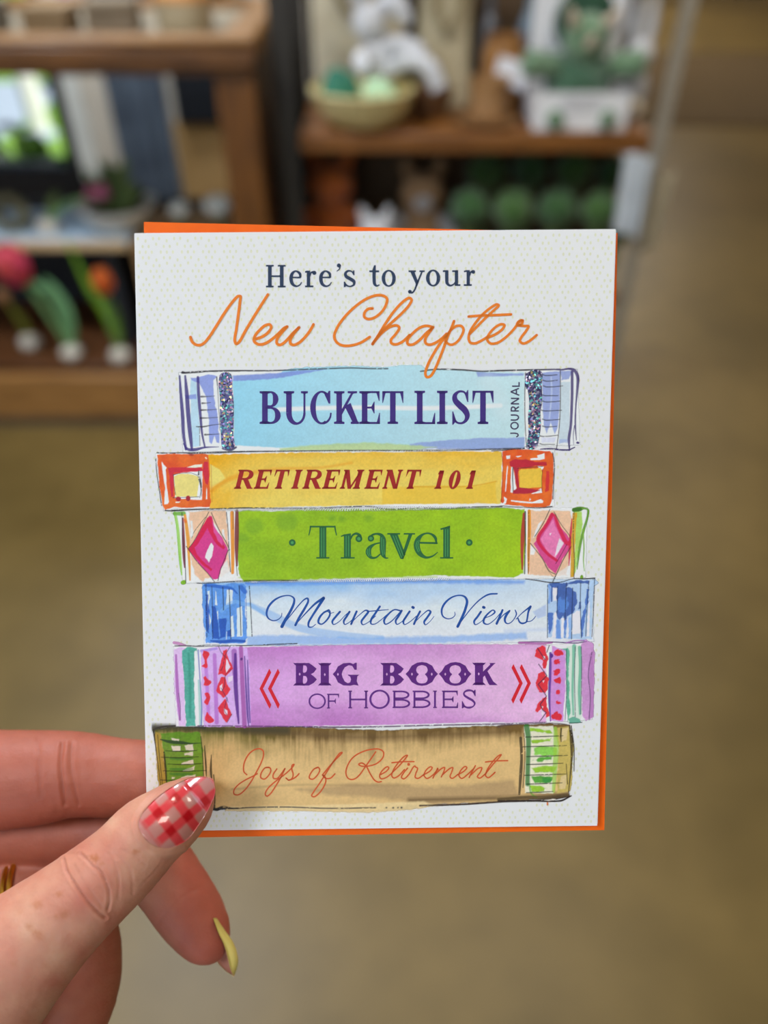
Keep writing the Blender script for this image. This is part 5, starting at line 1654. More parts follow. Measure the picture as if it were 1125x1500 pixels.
def hand_surface(vox=0.00085):
    lo = np.array([-0.345, -0.315, 0.150])
    hi = np.array([-0.030, -0.045, 0.262])
    shape = np.ceil((hi - lo) / vox).astype(int)
    ax = [lo[i] + vox * np.arange(shape[i]) for i in range(3)]
    BIG = 0.02

    def limb(chains, k=None):
        F = np.full(shape, BIG, np.float32)
        for C, R in chains:
            for a, b, ra, rb in zip(C[:-1], C[1:], R[:-1], R[1:]):
                m = max(ra, rb) + 0.011
                s0 = np.maximum(((np.minimum(a, b) - m - lo) / vox).astype(int), 0)
                s1 = np.minimum(((np.maximum(a, b) + m - lo) / vox).astype(int) + 1, shape)
                if np.any(s1 <= s0):
                    continue
                x = ax[0][s0[0]:s1[0], None, None]; y = ax[1][None, s0[1]:s1[1], None]; z = ax[2][None, None, s0[2]:s1[2]]
                d = b - a
                L2 = float(d @ d) + 1e-14
                t = np.clip(((x - a[0]) * d[0] + (y - a[1]) * d[1] + (z - a[2]) * d[2]) / L2, 0, 1)
                q = np.sqrt((x - a[0] - t * d[0]) ** 2 + (y - a[1] - t * d[1]) ** 2 + (z - a[2] - t * d[2]) ** 2) - (ra + t * (rb - ra))
                w = tuple(slice(s0[i], s1[i]) for i in range(3))
                F[w] = np.minimum(F[w], q)
        return F
    palm = None
    for c in PALM:
        f = limb([chain(c)])
        palm = f if palm is None else smin(palm, f, 0.012)
    fingers = None
    for nm in ('index', 'middle', 'ring', 'little'):
        f = limb([chain(FINGERS[nm])])
        fingers = f if fingers is None else smin(fingers, f, 0.0012)
    thumb = limb([chain(T_ROWS)])
    F = smin(palm, fingers, 0.008)
    F = smin(F, thumb, 0.0016)
    # surface nets
    ins = F < 0
    nx, ny, nz = shape - 1
    cnt = np.zeros((nx, ny, nz), np.int8)
    for i in (0, 1):
        for j in (0, 1):
            for k in (0, 1):
                cnt += ins[i:i + nx, j:j + ny, k:k + nz]
    act = (cnt > 0) & (cnt < 8)
    I, J, K = np.nonzero(act)
    idx = -np.ones((nx, ny, nz), np.int64)
    idx[I, J, K] = np.arange(len(I))
    S, W = np.zeros((len(I), 3)), np.zeros(len(I))
    for e in range(3):
        o1, o2 = [i for i in range(3) if i != e]
        for u in (0, 1):
            for v in (0, 1):
                p = [0, 0, 0]; p[o1], p[o2] = u, v
                q = list(p); q[e] = 1
                a = F[I + p[0], J + p[1], K + p[2]]; b = F[I + q[0], J + q[1], K + q[2]]
                m = (a < 0) != (b < 0)
                t = np.where(m, a / np.where(m, a - b, 1), 0)
                P = np.tile(np.array(p, float), (len(I), 1))
                P[:, e] = t
                S += P * m[:, None]; W += m
    V = lo + vox * (np.stack([I, J, K], 1) + S / W[:, None])
    faces = []
    for e in range(3):
        o1, o2 = [(1, 2), (2, 0), (0, 1)][e]
        sl0 = [slice(1, n) for n in (nx, ny, nz)]
        A = ins[1:nx, 1:ny, 1:nz]
        sh = [slice(1, nx), slice(1, ny), slice(1, nz)]
        sh[e] = slice(2, (nx, ny, nz)[e] + 1)
        B = ins[tuple(sh)]
        m = A != B
        a, b, c = np.nonzero(m)
        g = np.stack([a, b, c], 1) + 1
        def cell(d1, d2):
            h = g.copy(); h[:, o1] -= d1; h[:, o2] -= d2
            return idx[h[:, 0], h[:, 1], h[:, 2]]
        q = np.stack([cell(1, 1), cell(0, 1), cell(0, 0), cell(1, 0)], 1)
        flip = ~A[a, b, c]
        q[flip] = q[flip][:, ::-1]
        faces.append(q)
    Fq = np.vstack(faces)
    Fq = Fq[(Fq >= 0).all(1)]
    return V, Fq


def skin_material():
    m = bpy.data.materials.new('skin')
    m.use_nodes = True
    N, L = m.node_tree.nodes, m.node_tree.links
    b = N['Principled BSDF']
    a = N.new('ShaderNodeAttribute'); a.attribute_name = 'skin'
    tc = N.new('ShaderNodeTexCoord')
    nz = N.new('ShaderNodeTexNoise'); nz.inputs['Scale'].default_value = 260; nz.inputs['Detail'].default_value = 4
    L.new(tc.outputs['Object'], nz.inputs['Vector'])
    mx = N.new('ShaderNodeMix'); mx.data_type = 'RGBA'; mx.blend_type = 'MULTIPLY'; mx.inputs[0].default_value = 0.5
    rp = N.new('ShaderNodeValToRGB')
    rp.color_ramp.elements[0].position, rp.color_ramp.elements[0].color = .3, (.82, .74, .70, 1)
    rp.color_ramp.elements[1].position, rp.color_ramp.elements[1].color = .7, (1, 1, 1, 1)
    L.new(nz.outputs['Fac'], rp.inputs[0])
    L.new(a.outputs['Color'], mx.inputs[6]); L.new(rp.outputs[0], mx.inputs[7])
    L.new(mx.outputs[2], b.inputs['Base Color'])
    b.inputs['Roughness'].default_value = 0.55
    b.inputs['Specular IOR Level'].default_value = 0.4
    b.inputs['Subsurface Weight'].default_value = 0.25
    b.inputs['Subsurface Radius'].default_value = (1.0, 0.35, 0.2)
    b.inputs['Subsurface Scale'].default_value = 0.002
    vo = N.new('ShaderNodeTexVoronoi'); vo.inputs['Scale'].default_value = 1500
    n3 = N.new('ShaderNodeTexNoise'); n3.inputs['Scale'].default_value = 500; n3.inputs['Detail'].default_value = 5
    L.new(tc.outputs['Object'], vo.inputs['Vector']); L.new(tc.outputs['Object'], n3.inputs['Vector'])
    ad = N.new('ShaderNodeMath'); ad.operation = 'ADD'
    L.new(vo.outputs['Distance'], ad.inputs[0]); L.new(n3.outputs['Fac'], ad.inputs[1])
    bp = N.new('ShaderNodeBump'); bp.inputs['Strength'].default_value = 0.12; bp.inputs['Distance'].default_value = 0.0004
    L.new(ad.outputs[0], bp.inputs['Height']); L.new(bp.outputs[0], b.inputs['Normal'])
    return m


SKIN = skin_material()


def polyline_dist(X, Y, pts):
    P = smooth(np.array(pts, float), 6) if len(pts) > 2 else np.array(pts, float)
    D = np.full(X.shape, 1e9)
    for (ax_, ay), (bx, by) in zip(P[:-1], P[1:]):
        dx, dy = bx - ax_, by - ay
        t = np.clip(((X - ax_) * dx + (Y - ay) * dy) / (dx * dx + dy * dy + 1e-9), 0, 1)
        D = np.minimum(D, np.hypot(X - ax_ - t * dx, Y - ay - t * dy))
    return D


def build_hand():
    V, Fq = hand_surface()
    # relax, then refine once so that creases can be pressed in
    me = bpy.data.meshes.new('hand_raw')
    me.vertices.add(len(V)); me.vertices.foreach_set('co', V.astype(np.float32).ravel())
    me.loops.add(Fq.size); me.loops.foreach_set('vertex_index', Fq.astype(np.int32).ravel())
    me.polygons.add(len(Fq)); me.polygons.foreach_set('loop_start', (np.arange(len(Fq)) * 4).astype(np.int32))
    me.update(calc_edges=True)
    tmp = bpy.data.objects.new('hand_raw', me)
    COL.objects.link(tmp)
    sm = tmp.modifiers.new('relax', 'SMOOTH'); sm.factor = 0.5; sm.iterations = 6
    sb = tmp.modifiers.new('refine', 'SUBSURF'); sb.levels = 1; sb.render_levels = 1
    dg = bpy.context.evaluated_depsgraph_get()
    ev = tmp.evaluated_get(dg)
    m2 = bpy.data.meshes.new_from_object(ev)
    bpy.data.objects.remove(tmp, do_unlink=True)
    n = len(m2.vertices)
    co = np.empty(n * 3, np.float32); m2.vertices.foreach_get('co', co); co = co.reshape(-1, 3).astype(float)
    no = np.empty(n * 3, np.float32); m2.vertex_normals.foreach_get('vector', no); no = no.reshape(-1, 3).astype(float)
    X = 562.5 + FPX * co[:, 0] / co[:, 2]
    Y = 750 - FPX * co[:, 1] / co[:, 2]
    # which limb a point belongs to: distance to each centre line
    def near(rows):
        C, R = chain(rows)
        d = np.full(n, 1e9)
        for c, r in zip(C, R):
            d = np.minimum(d, np.linalg.norm(co - c, axis=1) - r)
        return d
    dT = near(T_ROWS)
    dF = {k: near(v) for k, v in FINGERS.items()}
    dmin = np.minimum.reduce([dT] + list(dF.values()))
    thumb = (dT <= dmin + 1e-6) & (no[:, 2] < 0.15)
    disp = np.zeros(n)
    line_dark = np.zeros(n)

    def crease(mask, pts, depth, width):
        D = polyline_dist(X[mask], Y[mask], pts)
        depth *= 1.5
        line_dark[mask] = np.maximum(line_dark[mask], min(depth / .0006, 1) * np.exp(-(D / (width * .7)) ** 2))
        disp[mask] -= depth * np.exp(-(D / width) ** 2) - 0.35 * depth * np.exp(-((D - 2.2 * width) / (1.4 * width)) ** 2)
    c = lambda *p: [(x / 3.04, 1040 + y / 3.04) for x, y in p]
    for pts, dep, wd_ in ((c((285, 665), (295, 710), (330, 770), (380, 840), (430, 895), (470, 925)), .00034, 1.8), (c((360, 640), (400, 680), (450, 730), (480, 790), (488, 850), (480, 890)), .00026, 1.7),
                          (c((400, 650), (440, 700), (470, 760)), .00012, 1.5), (c((330, 690), (370, 760), (420, 830), (450, 870)), .00010, 1.6), (c((480, 640), (510, 690), (530, 760), (525, 840)), .00010, 1.8),
                          (c((520, 650), (570, 700), (590, 760), (590, 820)), .00008, 1.8), (c((630, 780), (680, 730), (720, 680)), .00006, 1.4), (c((540, 620), (600, 650), (650, 690)), .00006, 1.6),
                          (c((300, 640), (340, 640), (400, 660)), .00008, 2)):
        crease(thumb, pts, dep, wd_)
    idx_ = (dF['index'] <= dmin + 1e-6) & (no[:, 2] < 0.3)
    for pts, dep, wd_ in ((c((278, 150), (270, 230), (275, 320), (290, 420)), .00030, 2.6), (c((320, 150), (315, 240), (330, 340), (350, 420)), .00020, 2.6), (c((170, 130), (175, 260), (180, 380)), .00010, 3)):
        crease(idx_, pts, dep, wd_)
    mid = (dF['middle'] <= dmin + 1e-6)
    for pts, dep, wd_ in ((c((700, 960), (760, 880), (830, 820), (890, 790)), .00006, 2.4),):
        crease(mid, pts, dep, wd_)
    # the skin fold round the thumb nail
    NB = np.array([(302, 1133), (277, 1137), (258, 1144), (241, 1154), (224, 1167), (209, 1182), (199, 1200), (199, 1214), (210, 1232), (226, 1244), (247, 1247), (267, 1241), ], float)
    D = polyline_dist(X, Y, NB)
    disp += np.where(thumb, 0.0004 * np.exp(-((D - 3.0) / 4.5) ** 2), 0)
    disp += np.where(thumb, 0.00012 * (fbm(X / 9, Y / 9, 5, 3) - .5), 0.0002 * (fbm(X / 14, Y / 14, 6, 3) - .5))
    co = co + no * disp[:, None]
    m2.vertices.foreach_set('co', co.astype(np.float32).ravel())
    # skin colours: redder pads and knuckle, freckles, and shade painted onto the fingers
    base = lin((196, 136, 112)); red = lin((182, 94, 78)); frk = lin((166, 92, 36)); shade_red = lin((158, 82, 62)); pale = lin((202, 150, 124))
    col = np.tile(base, (n, 1))
    nz = fbm(X / 40, Y / 40, 21, 4)
    col += (nz - .5)[:, None] * (red - pale) * 0.9
    def tint(mask, w, c_):
        ww = (np.where(mask, w, 0))[:, None]
        col[:] = col * (1 - ww) + c_ * ww
    tint(dF['index'] <= dmin + 1e-6, .9 * np.clip(1.2 - np.abs(X - 60) / 420, 0, 1), shade_red)  # shade on the index finger put into its colour
    tint(mid, .85 * np.clip((X - 190) / 80, 0, 1), red)  # redder fingertip, with some of its shade painted in
    tint(dF['ring'] <= dmin + 1e-6, .7, shade_red)  # ring finger darkened the same way, as painted shade
    tint(mid & (X < 190), .85, shade_red)  # painted shade on the inner part of the middle finger
    tint(idx_, .25, shade_red)
    tint(thumb, .35 * np.exp(-(((X - 135) / 34) ** 2 + ((Y - 1295) / 40) ** 2)), red)
    tint(thumb, .35 * np.clip(1 - polyline_dist(X, Y, c((830, 640), (690, 790), (540, 940), (380, 1080))) / 22, 0, 1), red)
    tint(np.ones(n, bool), .55 * line_dark, lin((140, 70, 54)))
    for x, y, r, a in ((425, 660, 22, .7), (400, 655, 14, .4), (450, 685, 14, .5), (602, 632, 18, .5), (262, 822, 20, .55), (165, 870, 26, .45), (285, 910, 26, .45), (250, 920, 14, .3), (130, 965, 20, .4), (175, 1005, 26, .45), (150, 990, 14, .3), (60, 1130, 18, .18), (200, 1140, 16, .15), (330, 1010, 14, .15), (90, 900, 16, .18)):
        px_, py_ = x / 3.04, 1040 + y / 3.04
        dd = np.hypot(X - px_, (Y - py_) * 1.15) / (r / 3.04)
        tint(thumb, a * np.clip(1.25 - dd + (fbm(X / 2.5, Y / 2.5, 31, 2) - .5) * 1.3, 0, 1), frk)
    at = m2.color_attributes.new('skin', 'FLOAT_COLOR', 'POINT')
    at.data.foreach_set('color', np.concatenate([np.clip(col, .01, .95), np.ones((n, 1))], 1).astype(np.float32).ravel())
    # into the world
    org = EYE + cam2world(pd(60, 1340, .185))[..., :]
    m2.vertices.foreach_set('co', (EYE + cam2world(co) - org).astype(np.float32).ravel())
    m2.polygons.foreach_set('use_smooth', [True] * len(m2.polygons))
    m2.update()
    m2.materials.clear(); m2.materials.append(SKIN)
    m2.name = 'hand'
    o = bpy.data.objects.new('hand', m2)
    COL.objects.link(o)
    o.location = org
    tag(o, 'hand with painted nails pinching the corner of the white card', 'hand')

    # ---- thumb nail: long almond, clear pink with red gingham
    view(190, 1120, 8.036)
    out = smooth(np.vstack([pp([(985, 190), (1005, 330), (960, 460), (880, 610), (790, 750), (700, 865), (600, 935), (450, 985), (300, 955), (180, 870), (110, 750), (115, 640), (190, 520), (305, 400), (430, 305), (560, 225), (700, 165), (850, 148), (940, 163)]), pp([(985, 190)])]), 5)[:-1]
    A_, B_ = np.array([214., 1226.]), np.array([312., 1149.])           # root to tip, in pixels
    ax_ = (B_ - A_) / np.linalg.norm(B_ - A_); nx_ = np.array([-ax_[1], ax_[0]])
    Ct, Rt = chain(T_ROWS)
    Cpx = np.stack([562.5 + FPX * Ct[:, 0] / Ct[:, 2], 750 - FPX * Ct[:, 1] / Ct[:, 2]], 1)
    s_c = (Cpx - A_) @ ax_
    order = np.argsort(s_c)
    S = (out - A_) @ ax_; Tt = (out - A_) @ nx_
    ns, nt = 64, 36
    ss = np.linspace(S.min() + .3, S.max() - .3, ns)
    V, CC = [], []
    for s in ss:
        cr = []
        for (s0, t0), (s1, t1) in zip(zip(S, Tt), zip(np.roll(S, -1), np.roll(Tt, -1))):
            if (s0 > s) != (s1 > s):
                cr.append(t0 + (t1 - t0) * (s - s0) / (s1 - s0))
        t0, t1 = min(cr), max(cr)
        dc = np.interp(s, s_c[order], Ct[order, 2]); r = np.interp(s, s_c[order], Rt[order])
        r_eff = max(r, 0.0070) * FPX / dc                              # px
        mid_t = np.interp(s, s_c[order], ((Cpx - A_) @ nx_)[order])
        top = dc - np.interp(s, [0, 60, 95, 125], [r, r, max(r, .0066), .0060]) - 0.00042
        # long nail keeps its own gentle line towards the tip
        for t in np.linspace(t0, t1, nt):
            k = np.clip((t - mid_t) / (r_eff * 1.02), -.97, .97)
            drop = r_eff * dc / FPX * (1 - math.sqrt(1 - k * k)) * .80
            p = A_ + ax_ * s + nx_ * t
            V.append(pd(p[0], p[1], top + drop))
            CC.append(p)
    V, CC = np.array(V), np.array(CC)
    # gingham: two families of soft stripes
    o0 = np.array(pp([(535, 400)])[0]); a_ = (np.array([-200., 174.]) / 8.036); b_ = (np.array([150., 208.]) / 8.036)
    M_ = np.linalg.inv(np.stack([a_, b_], 1))
    q = (CC - o0) @ M_.T
    wob = .05 * (fbm(CC[:, 0] / 6, CC[:, 1] / 6, 3, 2) - .5)
    def stripe(v, w):
        d = np.abs(v - np.round(v))
        return np.clip((w - d) / .09 + .5, 0, 1)
    s1 = stripe(q[:, 0] + wob, .22); s2 = stripe(q[:, 1] + wob, .20)
    clear, pink, redd = lin((188, 126, 118)), lin((208, 60, 66)), lin((178, 8, 22))
    one = np.clip(s1 + s2 - s1 * s2, 0, 1)[:, None]; both = (s1 * s2)[:, None]
    edge = np.clip(((CC - A_) @ ax_ - 4) / 10, 0, 1)[:, None]
    colr = clear * (1 - one * edge) + pink * one * edge
    colr = colr * (1 - both * edge) + redd * both * edge
    F = [(i * nt + j, i * nt + j + 1, (i + 1) * nt + j + 1, (i + 1) * nt + j) for i in range(ns - 1) for j in range(nt - 1)]
    thick = 0.00055
    V2 = V.copy(); V2[:, 2] += thick
    k = len(V)
    F2 = [tuple(k + i for i in f[::-1]) for f in F]
    rim = [j for j in range(nt)] + [i * nt + nt - 1 for i in range(1, ns)] + [(ns - 1) * nt + j for j in range(nt - 2, -1, -1)] + [i * nt for i in range(ns - 2, 0, -1)]
    Fr = [(rim[i], rim[(i + 1) % len(rim)], k + rim[(i + 1) % len(rim)], k + rim[i]) for i in range(len(rim))]
    W = EYE + cam2world(np.vstack([V, V2])) - org
    nail = mesh_obj('fingernail', W, F + F2 + Fr, NAIL, o)
    at = nail.data.color_attributes.new('polish', 'FLOAT_COLOR', 'POINT')
    at.data.foreach_set('color', np.concatenate([np.vstack([colr, colr]), np.ones((2 * k, 1))], 1).astype(np.float32).ravel())
    tag(nail, 'thumb nail in red gingham polish')

    # ---- middle finger nail: yellow polish, seen from its edge
    Nn = smooth([(312, 1345), (319.3, 1365), (328, 1383), (334, 1403), (338, 1420), (342, 1429)], 5)
    Rr = smooth([(319, 1345), (331, 1364), (341.5, 1381), (347.5, 1400), (348, 1414), (343.5, 1429)], 5)
    Ff = smooth([(318, 1350), (322, 1372), (317, 1392), (317, 1407), (330, 1422), (342, 1430)], 5)
    P = Nn
    V, n2 = [], 17
    for i in range(len(P)):
        q = i / (len(P) - 1)
        a, b, c3 = pd(*Nn[i], .1915 + .0030 * q), pd(*Rr[i], .1955 + .0012 * q), pd(*Ff[i], .1945 + .0080 * (1 - q ** 3))
        cx_ = 2 * b - (a + c3) / 2
        for t in np.linspace(0, 1, n2):
            V.append((1 - t) ** 2 * a + 2 * t * (1 - t) * cx_ + t * t * c3)
    V = np.array(V)
    k = len(V)
    ctr_ = np.repeat((V.reshape(-1, n2, 3)[:, 0] + V.reshape(-1, n2, 3)[:, -1]) / 2, n2, 0)
    dv = V - ctr_
    V2 = V - 0.0005 * dv / (np.linalg.norm(dv, axis=1)[:, None] + 1e-6)
    ns2 = len(P)
    F = [(i * n2 + j, i * n2 + j + 1, (i + 1) * n2 + j + 1, (i + 1) * n2 + j) for i in range(ns2 - 1) for j in range(n2 - 1)]
    F2 = [tuple(k + i for i in f[::-1]) for f in F]
    rim = [j for j in range(n2)] + [i * n2 + n2 - 1 for i in range(1, ns2)] + [(ns2 - 1) * n2 + j for j in range(n2 - 2, -1, -1)] + [i * n2 for i in range(ns2 - 2, 0, -1)]
    Fr = [(rim[i], rim[(i + 1) % len(rim)], k + rim[(i + 1) % len(rim)], k + rim[i]) for i in range(len(rim))]
    colr = np.vstack([np.tile(lin((240, 222, 128)), (k, 1)), np.tile(lin((196, 132, 112)), (k, 1))])
    W = EYE + cam2world(np.vstack([V, V2])) - org
    nail = mesh_obj('fingernail', W, F + F2 + Fr, NAIL, o)
    at = nail.data.color_attributes.new('polish', 'FLOAT_COLOR', 'POINT')
    at.data.foreach_set('color', np.concatenate([colr, np.ones((2 * k, 1))], 1).astype(np.float32).ravel())
    tag(nail, 'fingertip nail in pale yellow polish')

    # ---- thin gold ring on the ring finger
    C, R = chain(FINGERS['ring'])
    Xc = 562.5 + FPX * C[:, 0] / C[:, 2]
    i0 = int(np.argmin(np.abs(Xc - 48) + 1000 * (np.arange(len(C)) < 20)))
    ctr, rad = C[i0], R[i0] * 1.02 + 0.0004
    d = np.array([1.0, .38, -.12]); d /= np.linalg.norm(d)
    u = np.cross(d, [0, 0, 1.0]); u /= np.linalg.norm(u); w = np.cross(d, u)
    b = MB()
    aa = np.linspace(0, 2 * PI, 49)
    for off in (-.0010, .0010):
        pts = [EYE + cam2world(ctr + d * off + rad * (math.cos(a) * u + math.sin(a) * w)) - org for a in aa]
        b.tube(pts, 0.0007, 8, cap=False)
    g = b.build('ring', material('gold', (228, 176, 70), 0.3, (206, 150, 52), 60, metal=1.0), o)
    tag(g, 'double gold band')
    return o


def nail_material():
    m = bpy.data.materials.new('nail_polish')
    m.use_nodes = True
    N, L = m.node_tree.nodes, m.node_tree.links
    b = N['Principled BSDF']
    a = N.new('ShaderNodeAttribute'); a.attribute_name = 'polish'
    L.new(a.outputs['Color'], b.inputs['Base Color'])
    b.inputs['Roughness'].default_value = 0.25
    b.inputs['Coat Weight'].default_value = 1.0
    b.inputs['Coat Roughness'].default_value = 0.04
    b.inputs['Subsurface Weight'].default_value = 0.1
    b.inputs['Subsurface Scale'].default_value = 0.001
    return m


NAIL = nail_material()
HAND = build_hand()
# ------------------------------------------------------------------ the shop: shell
def slab_s(name, x0, x1, y0, y1, z0, z1, mat, label=None):
    b = MB().box(x0, x1, y0, y1, z0, z1)
    o = b.build(name, mat, loc=(0, 0, 0), smooth=False)
    o['kind'] = 'structure'
    return o


M_WALL = material('plaster', (200, 192, 178), 0.8, (190, 180, 164), 3)
M_CEIL = material('ceiling_paint', (225, 222, 214), 0.85, (218, 214, 206), 4)


def floor_material():
    m = bpy.data.materials.new('polished_concrete')
    m.use_nodes = True
    N, L = m.node_tree.nodes, m.node_tree.links
    b = N['Principled BSDF']
    tc = N.new('ShaderNodeTexCoord')
    n1 = N.new('ShaderNodeTexNoise'); n1.inputs['Scale'].default_value = 1.3; n1.inputs['Detail'].default_value = 5; n1.inputs['Distortion'].default_value = 0.6
    n2 = N.new('ShaderNodeTexNoise'); n2.inputs['Scale'].default_value = 9; n2.inputs['Detail'].default_value = 6
    L.new(tc.outputs['Object'], n1.inputs['Vector']); L.new(tc.outputs['Object'], n2.inputs['Vector'])
    mx = N.new('ShaderNodeMath'); mx.operation = 'MULTIPLY_ADD'; mx.inputs[1].default_value = .35
    L.new(n2.outputs['Fac'], mx.inputs[0]); L.new(n1.outputs['Fac'], mx.inputs[2])
    rp = N.new('ShaderNodeValToRGB')
    rp.color_ramp.elements[0].position, rp.color_ramp.elements[0].color = .50, tuple(lin(FLOOR_D)) + (1,)
    rp.color_ramp.elements[1].position, rp.color_ramp.elements[1].color = .86, tuple(lin(FLOOR_L)) + (1,)
    L.new(mx.outputs[0], rp.inputs[0])
    L.new(rp.outputs[0], b.inputs['Base Color'])
    b.inputs['Roughness'].default_value = 0.42
    b.inputs['Specular IOR Level'].default_value = 0.35
    return m


FLOOR_D, FLOOR_L = (95, 78, 40), (122, 101, 56)
XL, XR, YF, YB, YW, XI, ZC = -3.2, 6.8, -2.7, 14.0, 4.0, 1.22, 2.9
tag(MB().box(XL - .1, XR + .1, YF - .1, YW + .12, -.1, 0).box(XI - .12, XR + .1, YW + .12, YB + .1, -.1, 0).build('floor', floor_material(), loc=(0, 0, 0), smooth=False), kind='structure')
tag(MB().box(XL - .1, XR + .1, YF - .1, YW + .12, ZC, ZC + .1).box(XI - .12, XR + .1, YW + .12, YB + .1, ZC, ZC + .1).build('ceiling', M_CEIL, loc=(0, 0, 0), smooth=False), kind='structure')
slab_s('wall_left', XL - .12, XL, YF - .1, YW + .12, 0, ZC, M_WALL)
slab_s('wall_right', XR, XR + .12, YF - .1, YB + .1, 0, ZC, M_WALL)
slab_s('wall_inner', XI - .12, XI, YW + .12, YB, 0, ZC, M_WALL)
slab_s('wall_far', XI, XR, YB, YB + .12, 0, ZC, M_WALL)
# back wall with a window looking out on the green
WX0, WX1, WZ0, WZ1 = -2.75, -1.52, 0.27, 2.2
bw = MB().box(XL, WX0, YW, YW + .12, 0, ZC).box(WX1, XI, YW, YW + .12, 0, ZC).box(WX0, WX1, YW, YW + .12, 0, WZ0).box(WX0, WX1, YW, YW + .12, WZ1, ZC)
tag(bw.build('wall_back', M_WALL, loc=(0, 0, 0), smooth=False), kind='structure')
# front wall with the shop-front opening behind the photographer
fx0, fx1, fz0, fz1 = -2.6, -.1, .65, 2.65
fw = MB().box(XL, fx0, YF - .12, YF, 0, ZC).box(fx1, XR, YF - .12, YF, 0, ZC).box(fx0, fx1, YF - .12, YF, 0, fz0).box(fx0, fx1, YF - .12, YF, fz1, ZC)
tag(fw.build('wall_front', M_WALL, loc=(0, 0, 0), smooth=False), kind='structure')
M_BLACK = material('black_metal', (16, 19, 26), 0.4, (12, 14, 20), 20)
M_GLASS = bpy.data.materials.new('window_glass')
M_GLASS.use_nodes = True
_b = M_GLASS.node_tree.nodes['Principled BSDF']
_b.inputs['Base Color'].default_value = (.95, .98, 1, 1)
_b.inputs['Roughness'].default_value = 0.0
_b.inputs['Transmission Weight'].default_value = 1.0
_b.inputs['IOR'].default_value = 1.02


def window(name, x0, x1, y, z0, z1, fr):
    e = empty(name, ((x0 + x1) / 2, y, z0))
    e['kind'] = 'structure'
    cx = (x0 + x1) / 2
    b = MB()
    w = x1 - x0
    b.box(-w / 2, -w / 2 + fr, -.04, .04, 0, z1 - z0).box(w / 2 - fr, w / 2, -.04, .04, 0, z1 - z0).box(-w / 2 + fr, w / 2 - fr, -.04, .04, 0, fr).box(-w / 2 + fr, w / 2 - fr, -.04, .04, z1 - z0 - fr, z1 - z0)
    b.build('window_frame', M_BLACK, e, smooth=False)
    MB().box(-w / 2 + fr, w / 2 - fr, -.004, .004, fr, z1 - z0 - fr).build('window_pane', M_GLASS, e, smooth=False)
    return e


window('window_1', WX0, WX1, YW + .02, WZ0, WZ1, .06)
window('window_2', fx0, fx1, YF - .05, fz0, fz1, .07)
# black sill panel and white casing beside the window
o = MB().box(WX0 - .1, WX1 + .12, YW - .03, YW - .002, .05, WZ0 + .01).build('trim_1', M_BLACK, smooth=False); o['kind'] = 'structure'
M_WHITE = material('white_paint', (214, 216, 210), 0.6, (200, 202, 196), 12)
o = MB().box(WX1 + .006, WX1 + .085, YW - .03, YW - .002, .05, 2.3).build('trim_2', M_WHITE, smooth=False); o['kind'] = 'structure'

# ---- outside
M_LAWN = material('lawn_grass', (120, 158, 62), 0.9, (84, 126, 44), 6, bump=.4, bscale=80)
o = MB().box(-14, XI - .13, YW + .125, 30, -.12, -.02).build('ground_outside', M_LAWN, smooth=False); o['kind'] = 'structure'
M_ROAD = material('pale_paving', (158, 172, 190), 0.8, (140, 154, 172), 20)
o = MB().box(-14, -1.95, 4.4, 5.15, -.02, -.005).box(-14, -2.75, 5.15, 7.6, -.02, -.005).build('road', M_ROAD, smooth=False); o['kind'] = 'structure'


for x, y, lb in ((-2.02, 4.62, 'round white pot put in for a bright glint outside the window, the right one'), (-2.36, 4.75, 'round white pot put in for a bright glint outside the window, the left one')):
    e = empty('planter', (x, y, -.005))  # round pot added in the place of a white glint
    tag(e, lb, 'planter')  # added pot that stands in for a white glint, no real planter
    MB().lathe([(.08, 0), (.12, .04), (.135, .12), (.12, .19), (.10, .21), (.09, .20), (.0, .19)], n=28, close=True).build('pot', M_WHITE, e)
    b = MB()
    for k in range(9):
        b.ball((.05 * math.cos(k * .7), .05 * math.sin(k * .7), .24 + .02 * (k % 3)), .045, 10, 7, .2, k)
    b.build('greenery', M_LAWN, e)
for x, y, lb in ((-2.48, 5.9, 'white bollard on the grass outside the window, the nearer one'), (-2.62, 7.2, 'white bollard on the grass outside the window, the farther one')):
    e = empty('bollard', (x, y, -.02))
    tag(e, lb, 'bollard')
    MB().lathe([(.07, 0), (.07, .62), (.05, .68), (.0, .70)], n=20, close=True).build('post', M_WHITE, e)
    MB().lathe([(.11, 0), (.10, .04), (.0705, .045)], n=20, close=True).build('collar', M_ROAD, e)


# ---- ceiling lamps
M_DIFF = material('lamp_diffuser', (255, 246, 230), .5, (255, 246, 230), 5, emit=(255, 240, 215), emit_s=3.0)
for i, (x, y) in enumerate(LAMPS):
    e = empty('ceiling_light', (x, y, ZC))
    tag(e, 'square ceiling light panel above the shop floor', 'lamp', 'ceiling lights')
    MB().box(-.32, .32, -.32, -.28, -.06, 0).box(-.32, .32, .28, .32, -.06, 0).box(-.32, -.28, -.28, .28, -.06, 0).box(.28, .32, -.28, .28, -.06, 0).build('frame', M_WHITE, e, smooth=False)
    MB().box(-.28, .28, -.28, .28, -.05, -.03).build('diffuser', M_DIFF, e, smooth=False)
